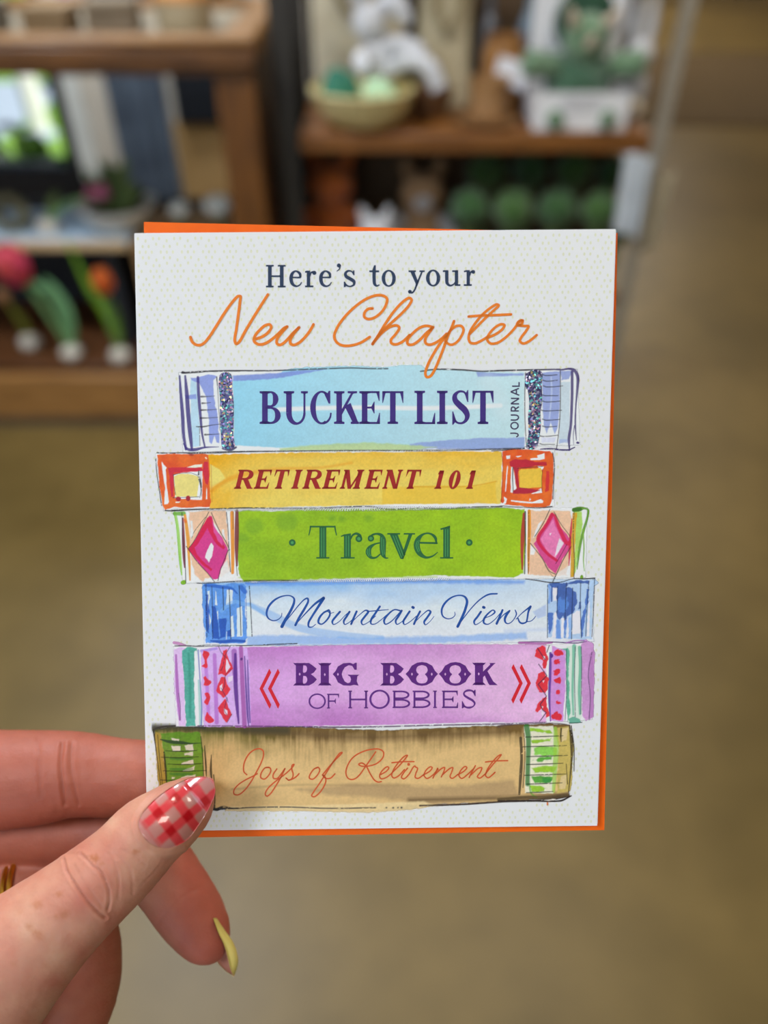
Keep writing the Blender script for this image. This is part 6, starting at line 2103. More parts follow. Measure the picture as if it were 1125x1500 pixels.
# ------------------------------------------------------------------ display cabinet on the left
M_WOOD = material('old_oak', (106, 66, 25), 0.45, (78, 46, 14), 7, stretch=(1, 6, 6), bump=.15, bscale=40)
M_WOODV = material('old_oak_upright', (112, 68, 20), 0.45, (84, 49, 12), 7, stretch=(6, 6, 1), bump=.15, bscale=40)
M_WOODLIT = material('lit_oak', (134, 92, 36), 0.5, (112, 74, 26), 6, stretch=(1, 7, 7), bump=.15, bscale=40)  # paler copy of the oak: light on the cabinet top put into the colour
M_DARK = material('dark_board', (40, 44, 52), 0.7, (30, 34, 42), 5)
CX0, CX1, CY0, CY1 = -1.85, -.335, 2.18, 2.92


def build_cabinet():
    e = empty('display_cabinet', (CX0, CY0, 0))
    tag(e, 'old wooden display cabinet with an open front', 'cabinet')
    W, D = CX1 - CX0, CY1 - CY0
    MB().box(0, W, 0, .035, .04, .20, .006).build('base_board', material('base_oak', (164, 118, 64), .5, (138, 96, 48), 6, stretch=(1, 7, 7), bump=.15, bscale=40), e)
    MB().box(.02, W - .02, .006, .034, 0, .0395).build('kick_board', material('kick_board', (96, 80, 62), .6, (84, 68, 52), 6), e, smooth=False)
    MB().box(0, W, .036, .52, .195, .225, .004).build('bottom_shelf', material('bottom_shelf_oak', (98, 58, 26), .5, (70, 40, 16), 6, stretch=(1, 6, 6)), e)
    MB().box(.03, W - .03, .522, .540, .02, .60).build('back_panel', M_DARK, e, smooth=False)
    MB().box(W - .10, W, 0, .06, .225, 1.10, .006).build('post', M_WOODV, e)
    MB().box(0, .10, 0, .06, .225, 1.10, .006).build('post', M_WOODV, e)
    for x0, x1 in ((W - .07, W), (0, .07)):
        MB().box(x0, x1, D - .06, D, 0, 1.10, .006).build('post', M_WOODV, e)
    MB().box(W - .03, W, .05, .5, .0, .2, .004).build('side_board', M_WOOD, e)
    MB().box(W - .024, W - .004, .061, D - .061, .226, 1.098, .003).build('side_panel', material('dark_oak_panel', (66, 42, 22), .6, (50, 30, 14), 6, stretch=(6, 6, 1)), e)
    MB().box(0, .03, .05, .5, .0, .2, .004).build('side_board', M_WOOD, e)
    MB().box(-.02, W + .012, -.02, .075, 1.10, 1.150, .006).build('top_rail', M_WOOD, e)
    MB().box(-.02, W + .012, -.02, .075, 1.1505, 1.166, .007).build('lit_top_strip', M_WOODLIT, e)  # thin pale strip added so the top of the rail reads as lit
    MB().box(0.005, W - .005, -.012, .055, 1.085, 1.099, .003).build('moulding', M_WOOD, e)
    MB().box(W - .085, W + .012, .076, D + .02, 1.10, 1.166, .012).build('top_rail', M_WOODLIT, e)
    MB().box(-.02, .085, .076, D + .02, 1.10, 1.166, .012).build('top_rail', M_WOODLIT, e)
    MB().box(.086, W - .086, D - .07, D + .02, 1.10, 1.166, .012).build('top_rail', M_WOODLIT, e)
    MB().box(.086, W - .086, .076, D - .071, 1.125, 1.14).build('top_board', material('linen_covered_board', (136, 126, 106), .8, (116, 104, 84), 9, bump=.2, bscale=90), e, smooth=False)
    return e


CAB = build_cabinet()
# white shelf standing inside the cabinet on two cleats
sh = empty('shelf', (-1.10, 2.45, .583))
tag(sh, 'white glossy shelf inside the cabinet', 'shelf')
MB().box(-.63, .30, -.13, .155, 0, .018, .004).build('board', material('white_laminate', (206, 228, 246), .08, (200, 222, 240), 4, coat=1.0), sh)
MB().box(-.63, .30, -.145, -.131, -.006, .022, .003).build('edge_strip', material('pale_beech', (206, 178, 136), .5, (190, 160, 118), 8, stretch=(1, 6, 6)), sh)
for x in (-.6, .22):
    MB().box(x - .02, x + .02, -.10, .10, -.356, -.001).build('bracket', M_DARK, sh, smooth=False)

# hanging dark garment and things on the back wall, seen through the cabinet
def wall_pt(px, py):
    return at_y(px, py, YW)


M_SLATE = material('slate_cloth', (84, 96, 110), .9, (62, 72, 86), 6, bump=.4, bscale=40)


def hanging_cloth(name, x0, x1, y, z0, z1, mat, label, cat, folds=7, amp=.018, lean=0.0, seed=0):
    """cloth with vertical folds; closed sheet with thickness"""
    nx, nz = 60, 24
    front, back = [], []
    for k in range(nz + 1):
        v = k / nz
        for i in range(nx + 1):
            u = i / nx
            a = amp * (.35 + .65 * (1 - v)) * (math.sin(folds * 2 * PI * u + seed) + .5 * math.sin(folds * 3.3 * PI * u + 1.3 + seed))
            x = x0 + (x1 - x0) * u + lean * (1 - v)
            z = z0 + (z1 - z0) * v + .008 * math.sin(5 * u + seed)
            front.append((x, y + a, z)); back.append((x, y + a + .006, z))
    V = front + back
    k = len(front)
    F = []
    for b in range(nz):
        for i in range(nx):
            q = b * (nx + 1) + i
            F.append((q, q + 1, q + nx + 2, q + nx + 1)); F.append((k + q, k + q + nx + 1, k + q + nx + 2, k + q + 1))
    rim = [i for i in range(nx + 1)] + [b * (nx + 1) + nx for b in range(1, nz + 1)] + [nz * (nx + 1) + i for i in range(nx - 1, -1, -1)] + [b * (nx + 1) for b in range(nz - 1, 0, -1)]
    F += [(rim[i], k + rim[i], k + rim[(i + 1) % len(rim)], rim[(i + 1) % len(rim)]) for i in range(len(rim))]
    o = mesh_obj(name, V, F, mat, None, ((x0 + x1) / 2, y, z0))
    tag(o, label, cat)
    return o


p0, p1 = wall_pt(172, 105), wall_pt(268, 285)
hanging_cloth('curtain', -1.30, -1.03, YW - .06, .12, 2.2, M_SLATE, 'dark slate curtain hanging on the back wall beyond the cabinet', 'curtain', 4, .014)
o = MB().box(-.98, -.69, YW - .10, YW - .003, .55, 1.55, .01).build('wall_box', M_BLACK)
tag(o, 'black box fixed to the back wall above tan boards', 'box')
o = MB().box(-1.02, -.62, YW - .035, YW - .003, .06, .54, .004).build('cardboard_sheet', material('kraft_board', (176, 142, 92), .8, (162, 128, 78), 5))
tag(o, 'tan cardboard sheet leaning under the black wall box', 'cardboard')
e = empty('hanging_charm', (-1.40, YW - .03, 1.05))
tag(e, 'small white and lilac charm hanging on the wall beside the curtain', 'ornament')
MB().ball((0, 0, .0), (.028, .014, .05), 12, 8).build('bead', material('lilac_bead', (150, 140, 190), .3), e)
MB().ball((0, 0, .13), (.03, .014, .06), 12, 8).build('bead', material('white_bead', (222, 224, 230), .3), e)
MB().tube([(0, .01, .0), (0, .01, .35)], .004, 6).build('string', M_WHITE, e)

# things on top of the cabinet (seen at the very top of the frame)
def small_box(name, c, s, rz, mat, label, cat, lid=None, group=None):
    e = empty(name, c, rz)
    tag(e, label, cat, group)
    MB().box(-s[0] / 2, s[0] / 2, -s[1] / 2, s[1] / 2, 0, s[2], .006).build('body', mat, e)
    if lid is not None:
        MB().box(-s[0] / 2 - .004, s[0] / 2 + .004, -s[1] / 2 - .004, s[1] / 2 + .004, s[2] + .0005, s[2] + .02, .005).build('lid', lid, e)
    return e


TZ = 1.1405
small_box('gift_box', (-1.13, 2.44, TZ), (.17, .12, .05), .06, material('grey_card', (104, 96, 82), .8, (90, 82, 68), 9), 'grey card box near the end of the cabinet top', 'box', material('grey_card_lid', (112, 104, 90), .8))
small_box('gift_box', (-.92, 2.46, TZ), (.13, .10, .04), -.1, material('brown_card', (120, 96, 66), .8, (108, 84, 54), 9), 'flat brown card box between the grey boxes on the cabinet top', 'box', material('brown_card_lid', (128, 104, 72), .8))
small_box('gift_box', (-.74, 2.44, TZ), (.13, .12, .055), .1, material('taupe_card', (112, 96, 76), .8, (98, 82, 62), 9), 'taupe card box beside the cream tin on the cabinet top', 'box', material('taupe_card_lid', (118, 102, 80), .8))
e = empty('tin', (-.55, 2.46, TZ))
tag(e, 'cream round tin with an orange lid on the cabinet top', 'tin')
MB().lathe([(.072, 0), (.075, .004), (.075, .07), (.072, .072)], n=32).build('body', material('cream_tin', (170, 154, 124), .5), e)
MB().lathe([(.078, .0725), (.078, .09), (.074, .094)], n=32).build('lid', material('orange_lid', (214, 152, 88), .5), e)

# ------------------------------------------------------------------ tulips on the bottom shelf
def leafblade(b, pts, w, n=9):
    P = smooth(pts, 6)
    m = len(P)
    wv = np.sin(np.linspace(.25, PI, m)) ** .8 * w
    V = []
    for i, p in enumerate(P):
        t = P[min(i + 1, m - 1)] - P[max(i - 1, 0)]; t /= np.linalg.norm(t) + 1e-9
        s = np.cross(t, [0.25, 1, 0]); s /= np.linalg.norm(s) + 1e-9
        nrm = np.cross(s, t)
        for u in np.linspace(-1, 1, n):
            V.append(p + s * wv[i] * u + nrm * (.35 * wv[i] * u * u))
    k = len(V)
    V2 = [v - np.array([0, -.0025, 0]) for v in V]
    F = [(i * n + j, i * n + j + 1, (i + 1) * n + j + 1, (i + 1) * n + j) for i in range(m - 1) for j in range(n - 1)]
    F2 = [tuple(k + i for i in f[::-1]) for f in F]
    rim = [j for j in range(n)] + [i * n + n - 1 for i in range(1, m)] + [(m - 1) * n + j for j in range(n - 2, -1, -1)] + [i * n for i in range(m - 2, 0, -1)]
    F3 = [(rim[i], rim[(i + 1) % len(rim)], k + rim[(i + 1) % len(rim)], k + rim[i]) for i in range(len(rim))]
    b.add(V + V2, F + F2 + F3)


def tulip(base, top, size, bloom_mat, stem_mat, leaf_mat, bulb_mat, label, leaves, open_=1.0, group='tulips in the cabinet'):
    base, top = np.array(base), np.array(top)
    e = empty('tulip', base)
    tag(e, label, 'tulip', group)
    d = top - base
    mid = d * .5 + np.array([0, 0, .03])
    MB().lathe([(.012, 0), (.030, .004), (.036, .016), (.034, .028), (.022, .040), (.010, .048)], n=20).build('bulb', bulb_mat, e)
    pts = smooth([(0, 0, .035), tuple(mid), tuple(d * .92)], 8)
    MB().tube(pts, np.linspace(.009, .007, len(pts)), 10).build('stem', stem_mat, e)
    ax = d - mid; ax /= np.linalg.norm(ax)
    u = np.cross(ax, [0, 1, 0]); u /= np.linalg.norm(u); w = np.cross(ax, u)
    for k in range(6):
        a = 2 * PI * k / 6
        rr = .46 if k % 2 else .40
        o_ = u * math.cos(a) + w * math.sin(a)
        t_ = -u * math.sin(a) + w * math.cos(a)
        b = MB()
        V = []
        for i in range(9):
            s = i / 8
            wid = size * .46 * math.sin(PI * min(.12 + .80 * s, 1)) ** .7
            for j in range(7):
                q = j / 3 - 1
                V.append(d * .92 + ax * size * 1.25 * s + o_ * size * (rr * math.sin(PI * (.12 + .62 * s)) * open_ - .10 * q * q) + t_ * wid * q)
        k2 = len(V)
        V2 = [v - o_ * .003 for v in V]
        F = [(i * 7 + j, i * 7 + j + 1, (i + 1) * 7 + j + 1, (i + 1) * 7 + j) for i in range(8) for j in range(6)]
        rim = list(range(7)) + [i * 7 + 6 for i in range(1, 9)] + [56 + j for j in range(5, -1, -1)] + [i * 7 for i in range(7, 0, -1)]
        b.add(V + V2, F + [tuple(k2 + i for i in f[::-1]) for f in F] + [(rim[i], rim[(i + 1) % len(rim)], k2 + rim[(i + 1) % len(rim)], k2 + rim[i]) for i in range(len(rim))])
        b.build('petal', bloom_mat, e)
    for pl, wd_ in leaves:
        b = MB()
        leafblade(b, [np.array(p) - base for p in pl], wd_)
        b.build('leaf', leaf_mat, e)
    return e


TB = .2255
def on(px, py):
    return at_z(px, py, TB)


M_BULB = material('white_bulb', (206, 200, 188), .6, (190, 182, 168), 20)
M_STEM = material('tulip_stem', (120, 160, 104), .5, (100, 140, 84), 20)
M_LEAF = material('tulip_leaf', (118, 168, 118), .45, (96, 146, 98), 10, stretch=(4, 4, 1))
M_LEAF2 = material('fresh_leaf', (124, 170, 40), .45, (88, 132, 30), 10, stretch=(4, 4, 1))
b0 = on(107, 523); Y0 = b0[1]
tulip(b0, at_y(30, 404, Y0 - .02), .098, material('pink_petal', (206, 62, 106), .5, (196, 70, 60), 14), M_STEM, M_LEAF, M_BULB, 'pink tulip leaning left on the cabinet shelf',
      [([at_y(105, 508, Y0), at_y(88, 460, Y0), at_y(60, 425, Y0 - .01), at_y(40, 412, Y0 - .01)], .022), ([at_y(107, 508, Y0), at_y(98, 465, Y0 - .02), at_y(80, 430, Y0 - .02), at_y(62, 405, Y0 - .02)], .022)])
b1 = on(178, 527); Y1 = b1[1]
tulip(b1, at_y(152, 420, Y1 - .035), .066, material('orange_petal', (226, 122, 44), .5, (206, 86, 40), 14), M_STEM, M_LEAF2, M_BULB, 'orange tulip with tall green leaves next to the card',
      [([at_y(174, 512, Y1), at_y(155, 465, Y1 - .01), at_y(128, 420, Y1), at_y(94, 345, Y1)], .016), ([at_y(176, 512, Y1), at_y(166, 480, Y1 - .02), at_y(150, 455, Y1 - .01), at_y(134, 432, Y1 - .01)], .018), ([at_y(176, 510, Y1), at_y(170, 470, Y1 + .01), at_y(164, 440, Y1 + .01)], .014)], .7)
b2 = on(46, 508); Y2 = b2[1]
tulip(b2, at_y(8, 438, Y2), .040, material('dried_petal', (176, 128, 84), .7, (150, 104, 66), 14), material('olive_stem', (110, 112, 30), .5, (92, 96, 24), 14), material('olive_leaf', (108, 112, 30), .5, (90, 94, 24), 14), M_BULB, 'small brown tulip bud at the far left of the cabinet shelf',
      [([at_y(44, 492, Y2), at_y(32, 470, Y2), at_y(14, 450, Y2)], .012)], .7)

# ---- on the white shelf: a big white bowl of greenery with a pink bloom, and a dried wreath
SZ = .6015
bc = np.array([-.845, 2.42, SZ])
M_GREEN = material('garden_green', (96, 116, 62), .7, (66, 84, 44), 14, bump=.4, bscale=60)
e = empty('planter_bowl', bc)
tag(e, 'white oval planter bowl inside the cabinet', 'bowl')
MB().lathe([(.05, 0), (.06, .003), (.09, .03), (.118, .07), (.125, .085), (.120, .085), (.112, .07), (.085, .034), (.05, .01), (.0, .009)], n=40, close=True).build('body', material('white_ceramic', (212, 216, 214), .3, coat=.5), e)
MB().lathe([(.0, .055), (.095, .056)], n=30, close=True).build('soil', material('soil', (70, 56, 40), .9), e)
rnd = random.Random(5)
e = empty('foliage_plant', bc + np.array([0, 0, .058]))
tag(e, 'leafy plant growing in the white planter bowl', 'plant')
for k in range(26):
    a = rnd.uniform(0, 6.28); r = rnd.uniform(.01, .065); h = rnd.uniform(.05, .17)
    b = MB()
    leafblade(b, [np.array([r * .5 * math.cos(a), r * .5 * math.sin(a), 0]), np.array([r * math.cos(a), r * math.sin(a), h * .6]), np.array([r * 1.6 * math.cos(a), r * 1.5 * math.sin(a), h])], .014, 5)
    b.build('leaf', M_GREEN, e)
tb = np.array([-1.065, 2.39, SZ])
tulip(tb, at_y(132, 285, 2.40), .062, material('magenta_petal', (176, 84, 122), .5, (160, 78, 110), 14), M_STEM, M_GREEN, M_BULB, 'dusky pink tulip beside the planter bowl on the white shelf',
      [([tb + (0, 0, .03), tb + (.03, 0, .09), tb + (.06, 0, .13)], .014)], .9)
e = empty('dried_wreath', at_y(14, 312, 2.40) * np.array([1, 1, 0]) + np.array([0, 0, SZ + .058]))
tag(e, 'small grey green dried wreath at the far left of the white shelf', 'wreath')
b = MB()
for k in range(60):
    a = 2 * PI * k / 60
    b.ball((.045 * math.cos(a) + rnd.uniform(-.012, .012), rnd.uniform(-.014, .014), .0 + .045 * math.sin(a)), rnd.uniform(.009, .014), 8, 6, .3, k)
b.build('sprigs', material('dried_sprig', (124, 120, 92), .9, (96, 92, 70), 40), e)
for i, (px, py, r, lb) in enumerate(((262, 306, .022, 'white paper flower nearest the bowl on the cabinet shelf'), (318, 300, .03, 'white paper flower by the right post of the cabinet'))):
    p = at_y(px, py, 2.42)
    st = empty('paper_flower', (p[0], p[1], SZ if p[0] < -.80 else .5998))
    tag(st, lb, 'flower', 'paper flowers')
    b = MB()
    hz = p[2] - st.location[2]
    for k in range(7):
        a = 2 * PI * k / 7
        b.ball((r * .8 * math.cos(a), r * .6 * math.sin(a), hz + r * .3 * math.sin(a)), (r * .7, r * .6, r * .6), 10, 7)
    b.build('bloom', M_WHITE, st)
    MB().tube([(0, 0, 0), (0, 0, hz)], .004, 8).build('stem', M_STEM, st)
# a low block carries the second flower
o = MB().box(-.785, -.42, 2.30, 2.62, .2255, .5995, .004).build('plinth', material('tan_plinth', (150, 118, 76), .7, (134, 102, 62), 5))
tag(o, 'tan plinth standing inside the cabinet by its right post', 'plinth')

# ------------------------------------------------------------------ rack in the middle
RX0, RX1, RY0, RY1 = -.245, .785, 2.34, 2.80
M_STEEL = material('grey_steel', (158, 150, 136), 0.5, (136, 128, 114), 30, stretch=(1, 1, 4))
M_STEELD = material('dark_steel', (56, 52, 46), 0.5, (44, 40, 36), 12, metal=.3)
M_SHELF = material('shelf_board', (136, 86, 34), .5, (104, 62, 20), 6, stretch=(1, 7, 7), bump=.15, bscale=40)


def build_rack():
    e = empty('shelf_rack', (RX0, RY0, 0))
    tag(e, 'wood and steel shelf rack holding toys and baskets', 'shelf rack')
    W, D = RX1 - RX0, RY1 - RY0
    MB().box(.0, W - .0125, 0, D, .852, .906, .006).build('shelf_board', M_SHELF, e)
    MB().box(.0, W - .0125, 0, D, .37, .42, .006).build('shelf_board', M_SHELF, e)
    MB().box(.0, W - .0125, 0.1, D, 1.68, 1.72, .006).build('shelf_board', M_SHELF, e)
    for x0, x1, m in ((-.062, -.002, M_STEELD), (W - .012, W + .028, M_STEEL)):
        for y0 in (-.005, D - .04):
            b = MB().box(x0, x1, y0, y0 + .006, 0, 1.75)
            xx = x0 if x0 < 0 else x1 - .006
            b.box(xx, xx + .006, y0 + .006, y0 + .045, 0, 1.75)
            b.build('post', m, e, smooth=False)
        MB().box(x0, x1, .0, D, .845, .851).build('bracket', m, e, smooth=False)
    MB().box(-.001, W + .001, D + .003, D + .012, .0, 1.72).build('back_panel', material('rack_back', (92, 70, 46), .8, (76, 56, 36), 5), e, smooth=False)
    return e


build_rack()
SH = .9065
LO = .4205


def on_shelf(px, py, dy=0.0):
    p = at_z(px, py, SH)
    return np.array([p[0], min(max(p[1] + dy, RY0 + .05), RY1 - .05), SH])


# yellow ribbed basket
bx = np.array([-.062, 2.44, SH])
e = empty('basket', bx)
tag(e, 'pale yellow ribbed bowl basket on the rack', 'basket')
b = MB().lathe([(.065, 0), (.085, .003), (.115, .024), (.138, .058), (.149, .088), (.152, .093), (.145, .093), (.133, .058), (.11, .030), (.08, .010), (.0, .009)], n=128, close=True, rib=(32, .016))
b.build('body', material('pale_yellow_wicker', (236, 220, 164), .6, (220, 202, 142), 30, bump=.2, bscale=120), e)
MB().tube([(.149 * math.cos(a), .149 * math.sin(a), .0945) for a in np.linspace(0, 2 * PI, 49)], .006, 8, cap=False).build('rim', material('wicker_rim', (206, 188, 132), .6), e)


def folded_cloth(c, s, rz, mat, label, seed):
    b = MB()
    b.ball((0, 0, 0), s, 28, 18, .14, seed)
    o = b.build('folded_cloth', mat, loc=c)
    o.rotation_euler = (0, .5, rz)
    tag(o, label, 'cloth')


folded_cloth(bx + (-.062, -.02, .092), (.055, .050, .056), .3, material('teal_cloth', (52, 118, 94), .9, (40, 96, 76), 12, bump=.4, bscale=60), 'dark teal cloth bundled in the yellow basket', 2)
folded_cloth(bx + (.055, -.05, .084), (.056, .048, .040), -.2, material('mint_cloth', (176, 206, 168), .9, (160, 192, 152), 12, bump=.4, bscale=60), 'mint green cloth bundled in the yellow basket', 4)

# white soft toy with floppy limbs, propped at the back of the basket
M_PLUSHW = material('white_plush', (214, 214, 216), .95, (198, 198, 202), 40, bump=.8, bscale=160, sheen=.4)
e = empty('plush_toy', bx + (.045, .055, .10))
tag(e, 'white floppy soft toy leaning out of the yellow basket', 'soft toy')
MB().ball((0, .03, .05), (.055, .05, .07), 20, 14, .06, 1).build('body', M_PLUSHW, e)
MB().ball((-.025, .015, .145), (.048, .045, .05), 20, 14, .05, 2).build('head', M_PLUSHW, e)
MB().tube(smooth([(-.05, .02, .18), (-.062, .015, .24), (-.05, .0, .28)], 6), [.014, .02, .024, .026, .025, .022, .018, .016, .014, .012, .012, .010, .006], 10).build('ear', M_PLUSHW, e)
MB().tube(smooth([(.0, .02, .18), (.05, .005, .19), (.09, -.015, .145)], 6), [.014, .02, .024, .028, .03, .03, .029, .028, .026, .024, .02, .016, .008], 10).build('ear', M_PLUSHW, e)
MB().tube(smooth([(.03, 0, .09), (.085, -.02, .095), (.125, -.04, .075)], 6), .024, 10).build('arm', M_PLUSHW, e)
MB().tube(smooth([(-.03, 0, .07), (-.05, -.05, .06), (-.03, -.075, .04)], 6), .022, 10).build('arm', M_PLUSHW, e)
MB().tube(smooth([(.03, .0, .03), (.10, -.05, .065), (.15, -.08, .045), (.175, -.09, .0)], 6), .025, 10).build('leg', M_PLUSHW, e)

# canvas bags
M_CANVAS = material('natural_canvas', (214, 204, 178), .9, (198, 186, 158), 10, bump=.5, bscale=220)
M_STRAP = material('canvas_strap', (150, 136, 104), .9, (132, 118, 88), 20)


def tote(c, w, h, d, rz, label, mat, seed, strap=True):
    e = empty('tote_bag', c, rz)
    tag(e, label, 'bag')
    V, F = [], []
    n, m = 36, 16
    for k in range(m + 1):
        v = k / m
        s = 1 - .12 * v ** 2
        for j in range(n):
            a = 2 * PI * j / n
            cx, sy = math.cos(a), math.sin(a)
            x = abs(cx) ** .6 * math.copysign(1, cx) * w / 2 * s * (1 + .05 * math.sin(3 * a + seed + 3 * v))
            y = abs(sy) ** .9 * math.copysign(1, sy) * d / 2 * (1.1 - .55 * v) * (1 + .10 * math.sin(5 * a + seed + 6 * v))
            V.append((x, y, h * v + (.012 * math.sin(2 * a + seed) if k == m else 0)))
    for k in range(m):
        for j in range(n):
            F.append((k * n + j, k * n + (j + 1) % n, (k + 1) * n + (j + 1) % n, (k + 1) * n + j))
    F.append(list(range(n))[::-1]); F.append([m * n + j for j in range(n)])
    MB().add(V, F).build('bag_body', mat, e)
    if strap:
        for y in (-d * .32, d * .28):
            P = smooth([(-w * .26, y - .012, h * .97), (-w * .18, y - .03, h * .72), (w * .02, y - .036, h * .60), (w * .20, y - .03, h * .74), (w * .27, y - .012, h * .97)], 6)
            MB().tube(P, .011, 8, flat=((0, 1, 0), .45)).build('strap', M_STRAP, e)
    return e


tote((-.08, 2.70, SH), .29, .40, .13, .05, 'cream canvas tote bag behind the yellow basket', M_CANVAS, 1)
tote((.19, 2.70, SH + .0), .17, .36, .13, -.1, 'slimmer beige canvas bag at the middle of the rack', material('beige_canvas', (200, 188, 156), .9, (182, 168, 136), 10, bump=.5, bscale=220), 3)

# small clay pot on a saucer, a wide brown bowl and a twine ball behind
M_CLAY = material('brown_stoneware', (160, 120, 76), .6, (136, 98, 58), 20, bump=.2, bscale=90)
c = np.array([.305, 2.44, SH])
e = empty('saucer', (c[0], 2.44, SH))
tag(e, 'brown stoneware saucer under the small pot on the rack', 'saucer')
MB().lathe([(.06, 0), (.078, .004), (.090, .014), (.093, .018), (.088, .018), (.07, .010), (.0, .008)], n=40, close=True).build('body', M_CLAY, e)
e = empty('pot', (c[0], 2.44, SH + .0105))
tag(e, 'ribbed brown stoneware pot standing on the saucer', 'pot')
MB().lathe([(.04, 0), (.048, .004), (.052, .03), (.050, .034), (.055, .06), (.053, .064), (.058, .09), (.060, .11), (.054, .11), (.048, .07), (.042, .02), (.0, .012)], n=40, close=True).build('body', M_CLAY, e)
e = empty('bowl', (.14, 2.55, SH))
tag(e, 'wide dark brown bowl between the basket and the pot', 'bowl')
MB().lathe([(.03, 0), (.045, .004), (.058, .03), (.068, .06), (.070, .068), (.064, .068), (.05, .03), (.0, .012)], n=40, close=True).build('body', material('dark_stoneware', (112, 78, 46), .6, (92, 60, 34), 20), e)
e = empty('jar', (.36, 2.60, SH))
tag(e, 'honey brown wicker jar behind the white tag', 'jar')
MB().lathe([(.05, 0), (.060, .01), (.064, .08), (.061, .16), (.052, .19), (.058, .20), (.05, .20), (.056, .1), (.0, .02)], n=48, close=True, rib=(24, .02)).build('body', material('honey_wicker', (168, 118, 62), .6, (140, 94, 46), 24), e)

# white price tag hung on the jar
p = at_y(750, 108, 2.508)
e = empty('price_tag', p)
tag(e, 'white paper tag tilted in front of the wicker jar', 'tag')
tg = MB().box(-.05, .05, -.0012, .0012, -.036, .036, .001).build('card', material('tag_paper', (226, 226, 232), .6, (220, 220, 226), 20), e, smooth=False)
tg.rotation_euler = (-.35, math.radians(16), .1)
MB().tube(smooth([(-.03, .0, .034), (-.038, .004, .05), (-.034, .010, .066)], 5), .0015, 6).build('string', M_STRAP, e)

# bottles at the back
for i, (px, w, h, col, lb) in enumerate(((715, .036, .30, (92, 92, 96), 'charcoal glass bottle at the back of the rack'), (772, .034, .30, (126, 146, 160), 'blue grey glass bottle at the back of the rack beside the boxed toy'))):
    q = at_y(px, 60, 2.73)
    e = empty('bottle', (q[0], 2.73, SH))
    tag(e, lb, 'bottle', 'bottles on the rack')
    MB().lathe([(w * .9, 0), (w, .006), (w, h * .62), (w * .8, h * .72), (w * .38, h * .82), (w * .36, h), (w * .42, h * 1.01), (w * .42, h * 1.03)], n=24).build('body', material('bottle_glass', col, .15, tuple(int(v * .85) for v in col), 4, coat=.6), e)
    MB().lathe([(w * .34, h * 1.031), (w * .34, h * 1.08), (w * .30, h * 1.09)], n=16).build('stopper', M_STRAP, e)

# ------------------------------------------------------------------ green dinosaur toy in a white open box
M_BOX = material('white_card_box', (232, 232, 234), .55, (226, 226, 230), 10)
M_PLG = material('green_plush', (78, 120, 90), .95, (56, 96, 70), 30, bump=.9, bscale=180, sheen=.5)
M_PLG2 = material('sage_plush', (114, 148, 112), .95, (94, 128, 94), 30, bump=.9, bscale=180, sheen=.5)
M_HORN = material('cream_felt', (212, 196, 176), .9, (200, 182, 160), 30)
dc = np.array([.562, 2.43, SH])
e = empty('toy_box', dc)
tag(e, 'white open gift box with a tall rounded back board', 'box')
a = np.linspace(0, PI, 18)
bw_, bh_ = .134, .40
prof = [(-bw_, 0), (bw_, 0)] + [(bw_ - .05 + .05 * math.cos(t), bh_ - .05 + .05 * math.sin(t)) for t in np.linspace(0, PI / 2, 8)] + [(-bw_ + .05 + .05 * math.cos(t), bh_ - .05 + .05 * math.sin(t)) for t in np.linspace(PI / 2, PI, 8)]
k = len(prof)
MB().add([(x, .13, z) for x, z in prof] + [(x, .137, z) for x, z in prof], [list(range(k)), [k + i for i in range(k)][::-1]] + [(i, k + i, k + (i + 1) % k, (i + 1) % k) for i in range(k)]).build('back_board', M_BOX, e, smooth=False)
MB().box(-bw_ + .004, bw_ - .004, -.06, .129, .0, .006).build('bottom', M_BOX, e, smooth=False)
MB().box(-bw_, bw_, -.066, -.060, .0, .098).build('front_board', M_BOX, e, smooth=False)
for s in (-1, 1):
    MB().box(min(s * bw_, s * (bw_ - .004)), max(s * bw_, s * (bw_ - .004)), -.0595, .1295, .0065, .098).build('side_board', M_BOX, e, smooth=False)
t_ = MB()
for i, (w, z) in enumerate(((.10, .082), (.13, .072), (.12, .062), (.08, .052))):
    t_.box(-w / 2, w / 2, -.0668, -.0662, z, z + .004)
t_.build('printed_lines', material('grey_print', (176, 176, 182), .6), e, smooth=False)

e = empty('plush_dinosaur', dc + (0, .03, .0065))
tag(e, 'green plush horned dinosaur sitting in the white box', 'soft toy')
MB().ball((0, .0, .098), (.098, .065, .092), 28, 20, .03, 3).build('body', M_PLG, e)
MB().ball((0, .03, .245), (.085, .045, .085), 28, 20, .03, 4).build('frill', material('deep_green_plush', (44, 82, 60), .95, (34, 66, 48), 30, bump=.9, bscale=180), e)
MB().ball((0, -.02, .208), (.064, .055, .064), 28, 20, .03, 5).build('head', M_PLG2, e)
for s in (-1, 1):
    MB().tube([(s * .045, -.045, .250), (s * .058, -.07, .272), (s * .064, -.078, .292)], [.016, .013, .004], 10).build('horn', M_HORN, e)
    MB().tube(smooth([(s * .08, -.02, .145), (s * .13, -.035, .150), (s * .172, -.05, .160)], 5), [.034, .035, .035, .034, .034, .034, .035, .036, .036, .032, .016], 14).build('arm', M_PLG2, e)
    MB().ball((s * .022, -.070, .220), .007, 10, 8).build('eye', M_BLACK, e)
MB().tube([(0, -.070, .206), (0, -.090, .218), (-.002, -.096, .232)], [.015, .012, .004], 10).build('horn', M_HORN, e)
for s in (-1, 1):
    MB().tube(smooth([(s * .070, -.106, .027), (s * .075, -.118, .027), (s * .078, -.128, .026)], 5), [.020, .023, .025, .026, .026, .026, .025, .024, .022, .018, .010], 14).build('foot', M_PLG2, e)

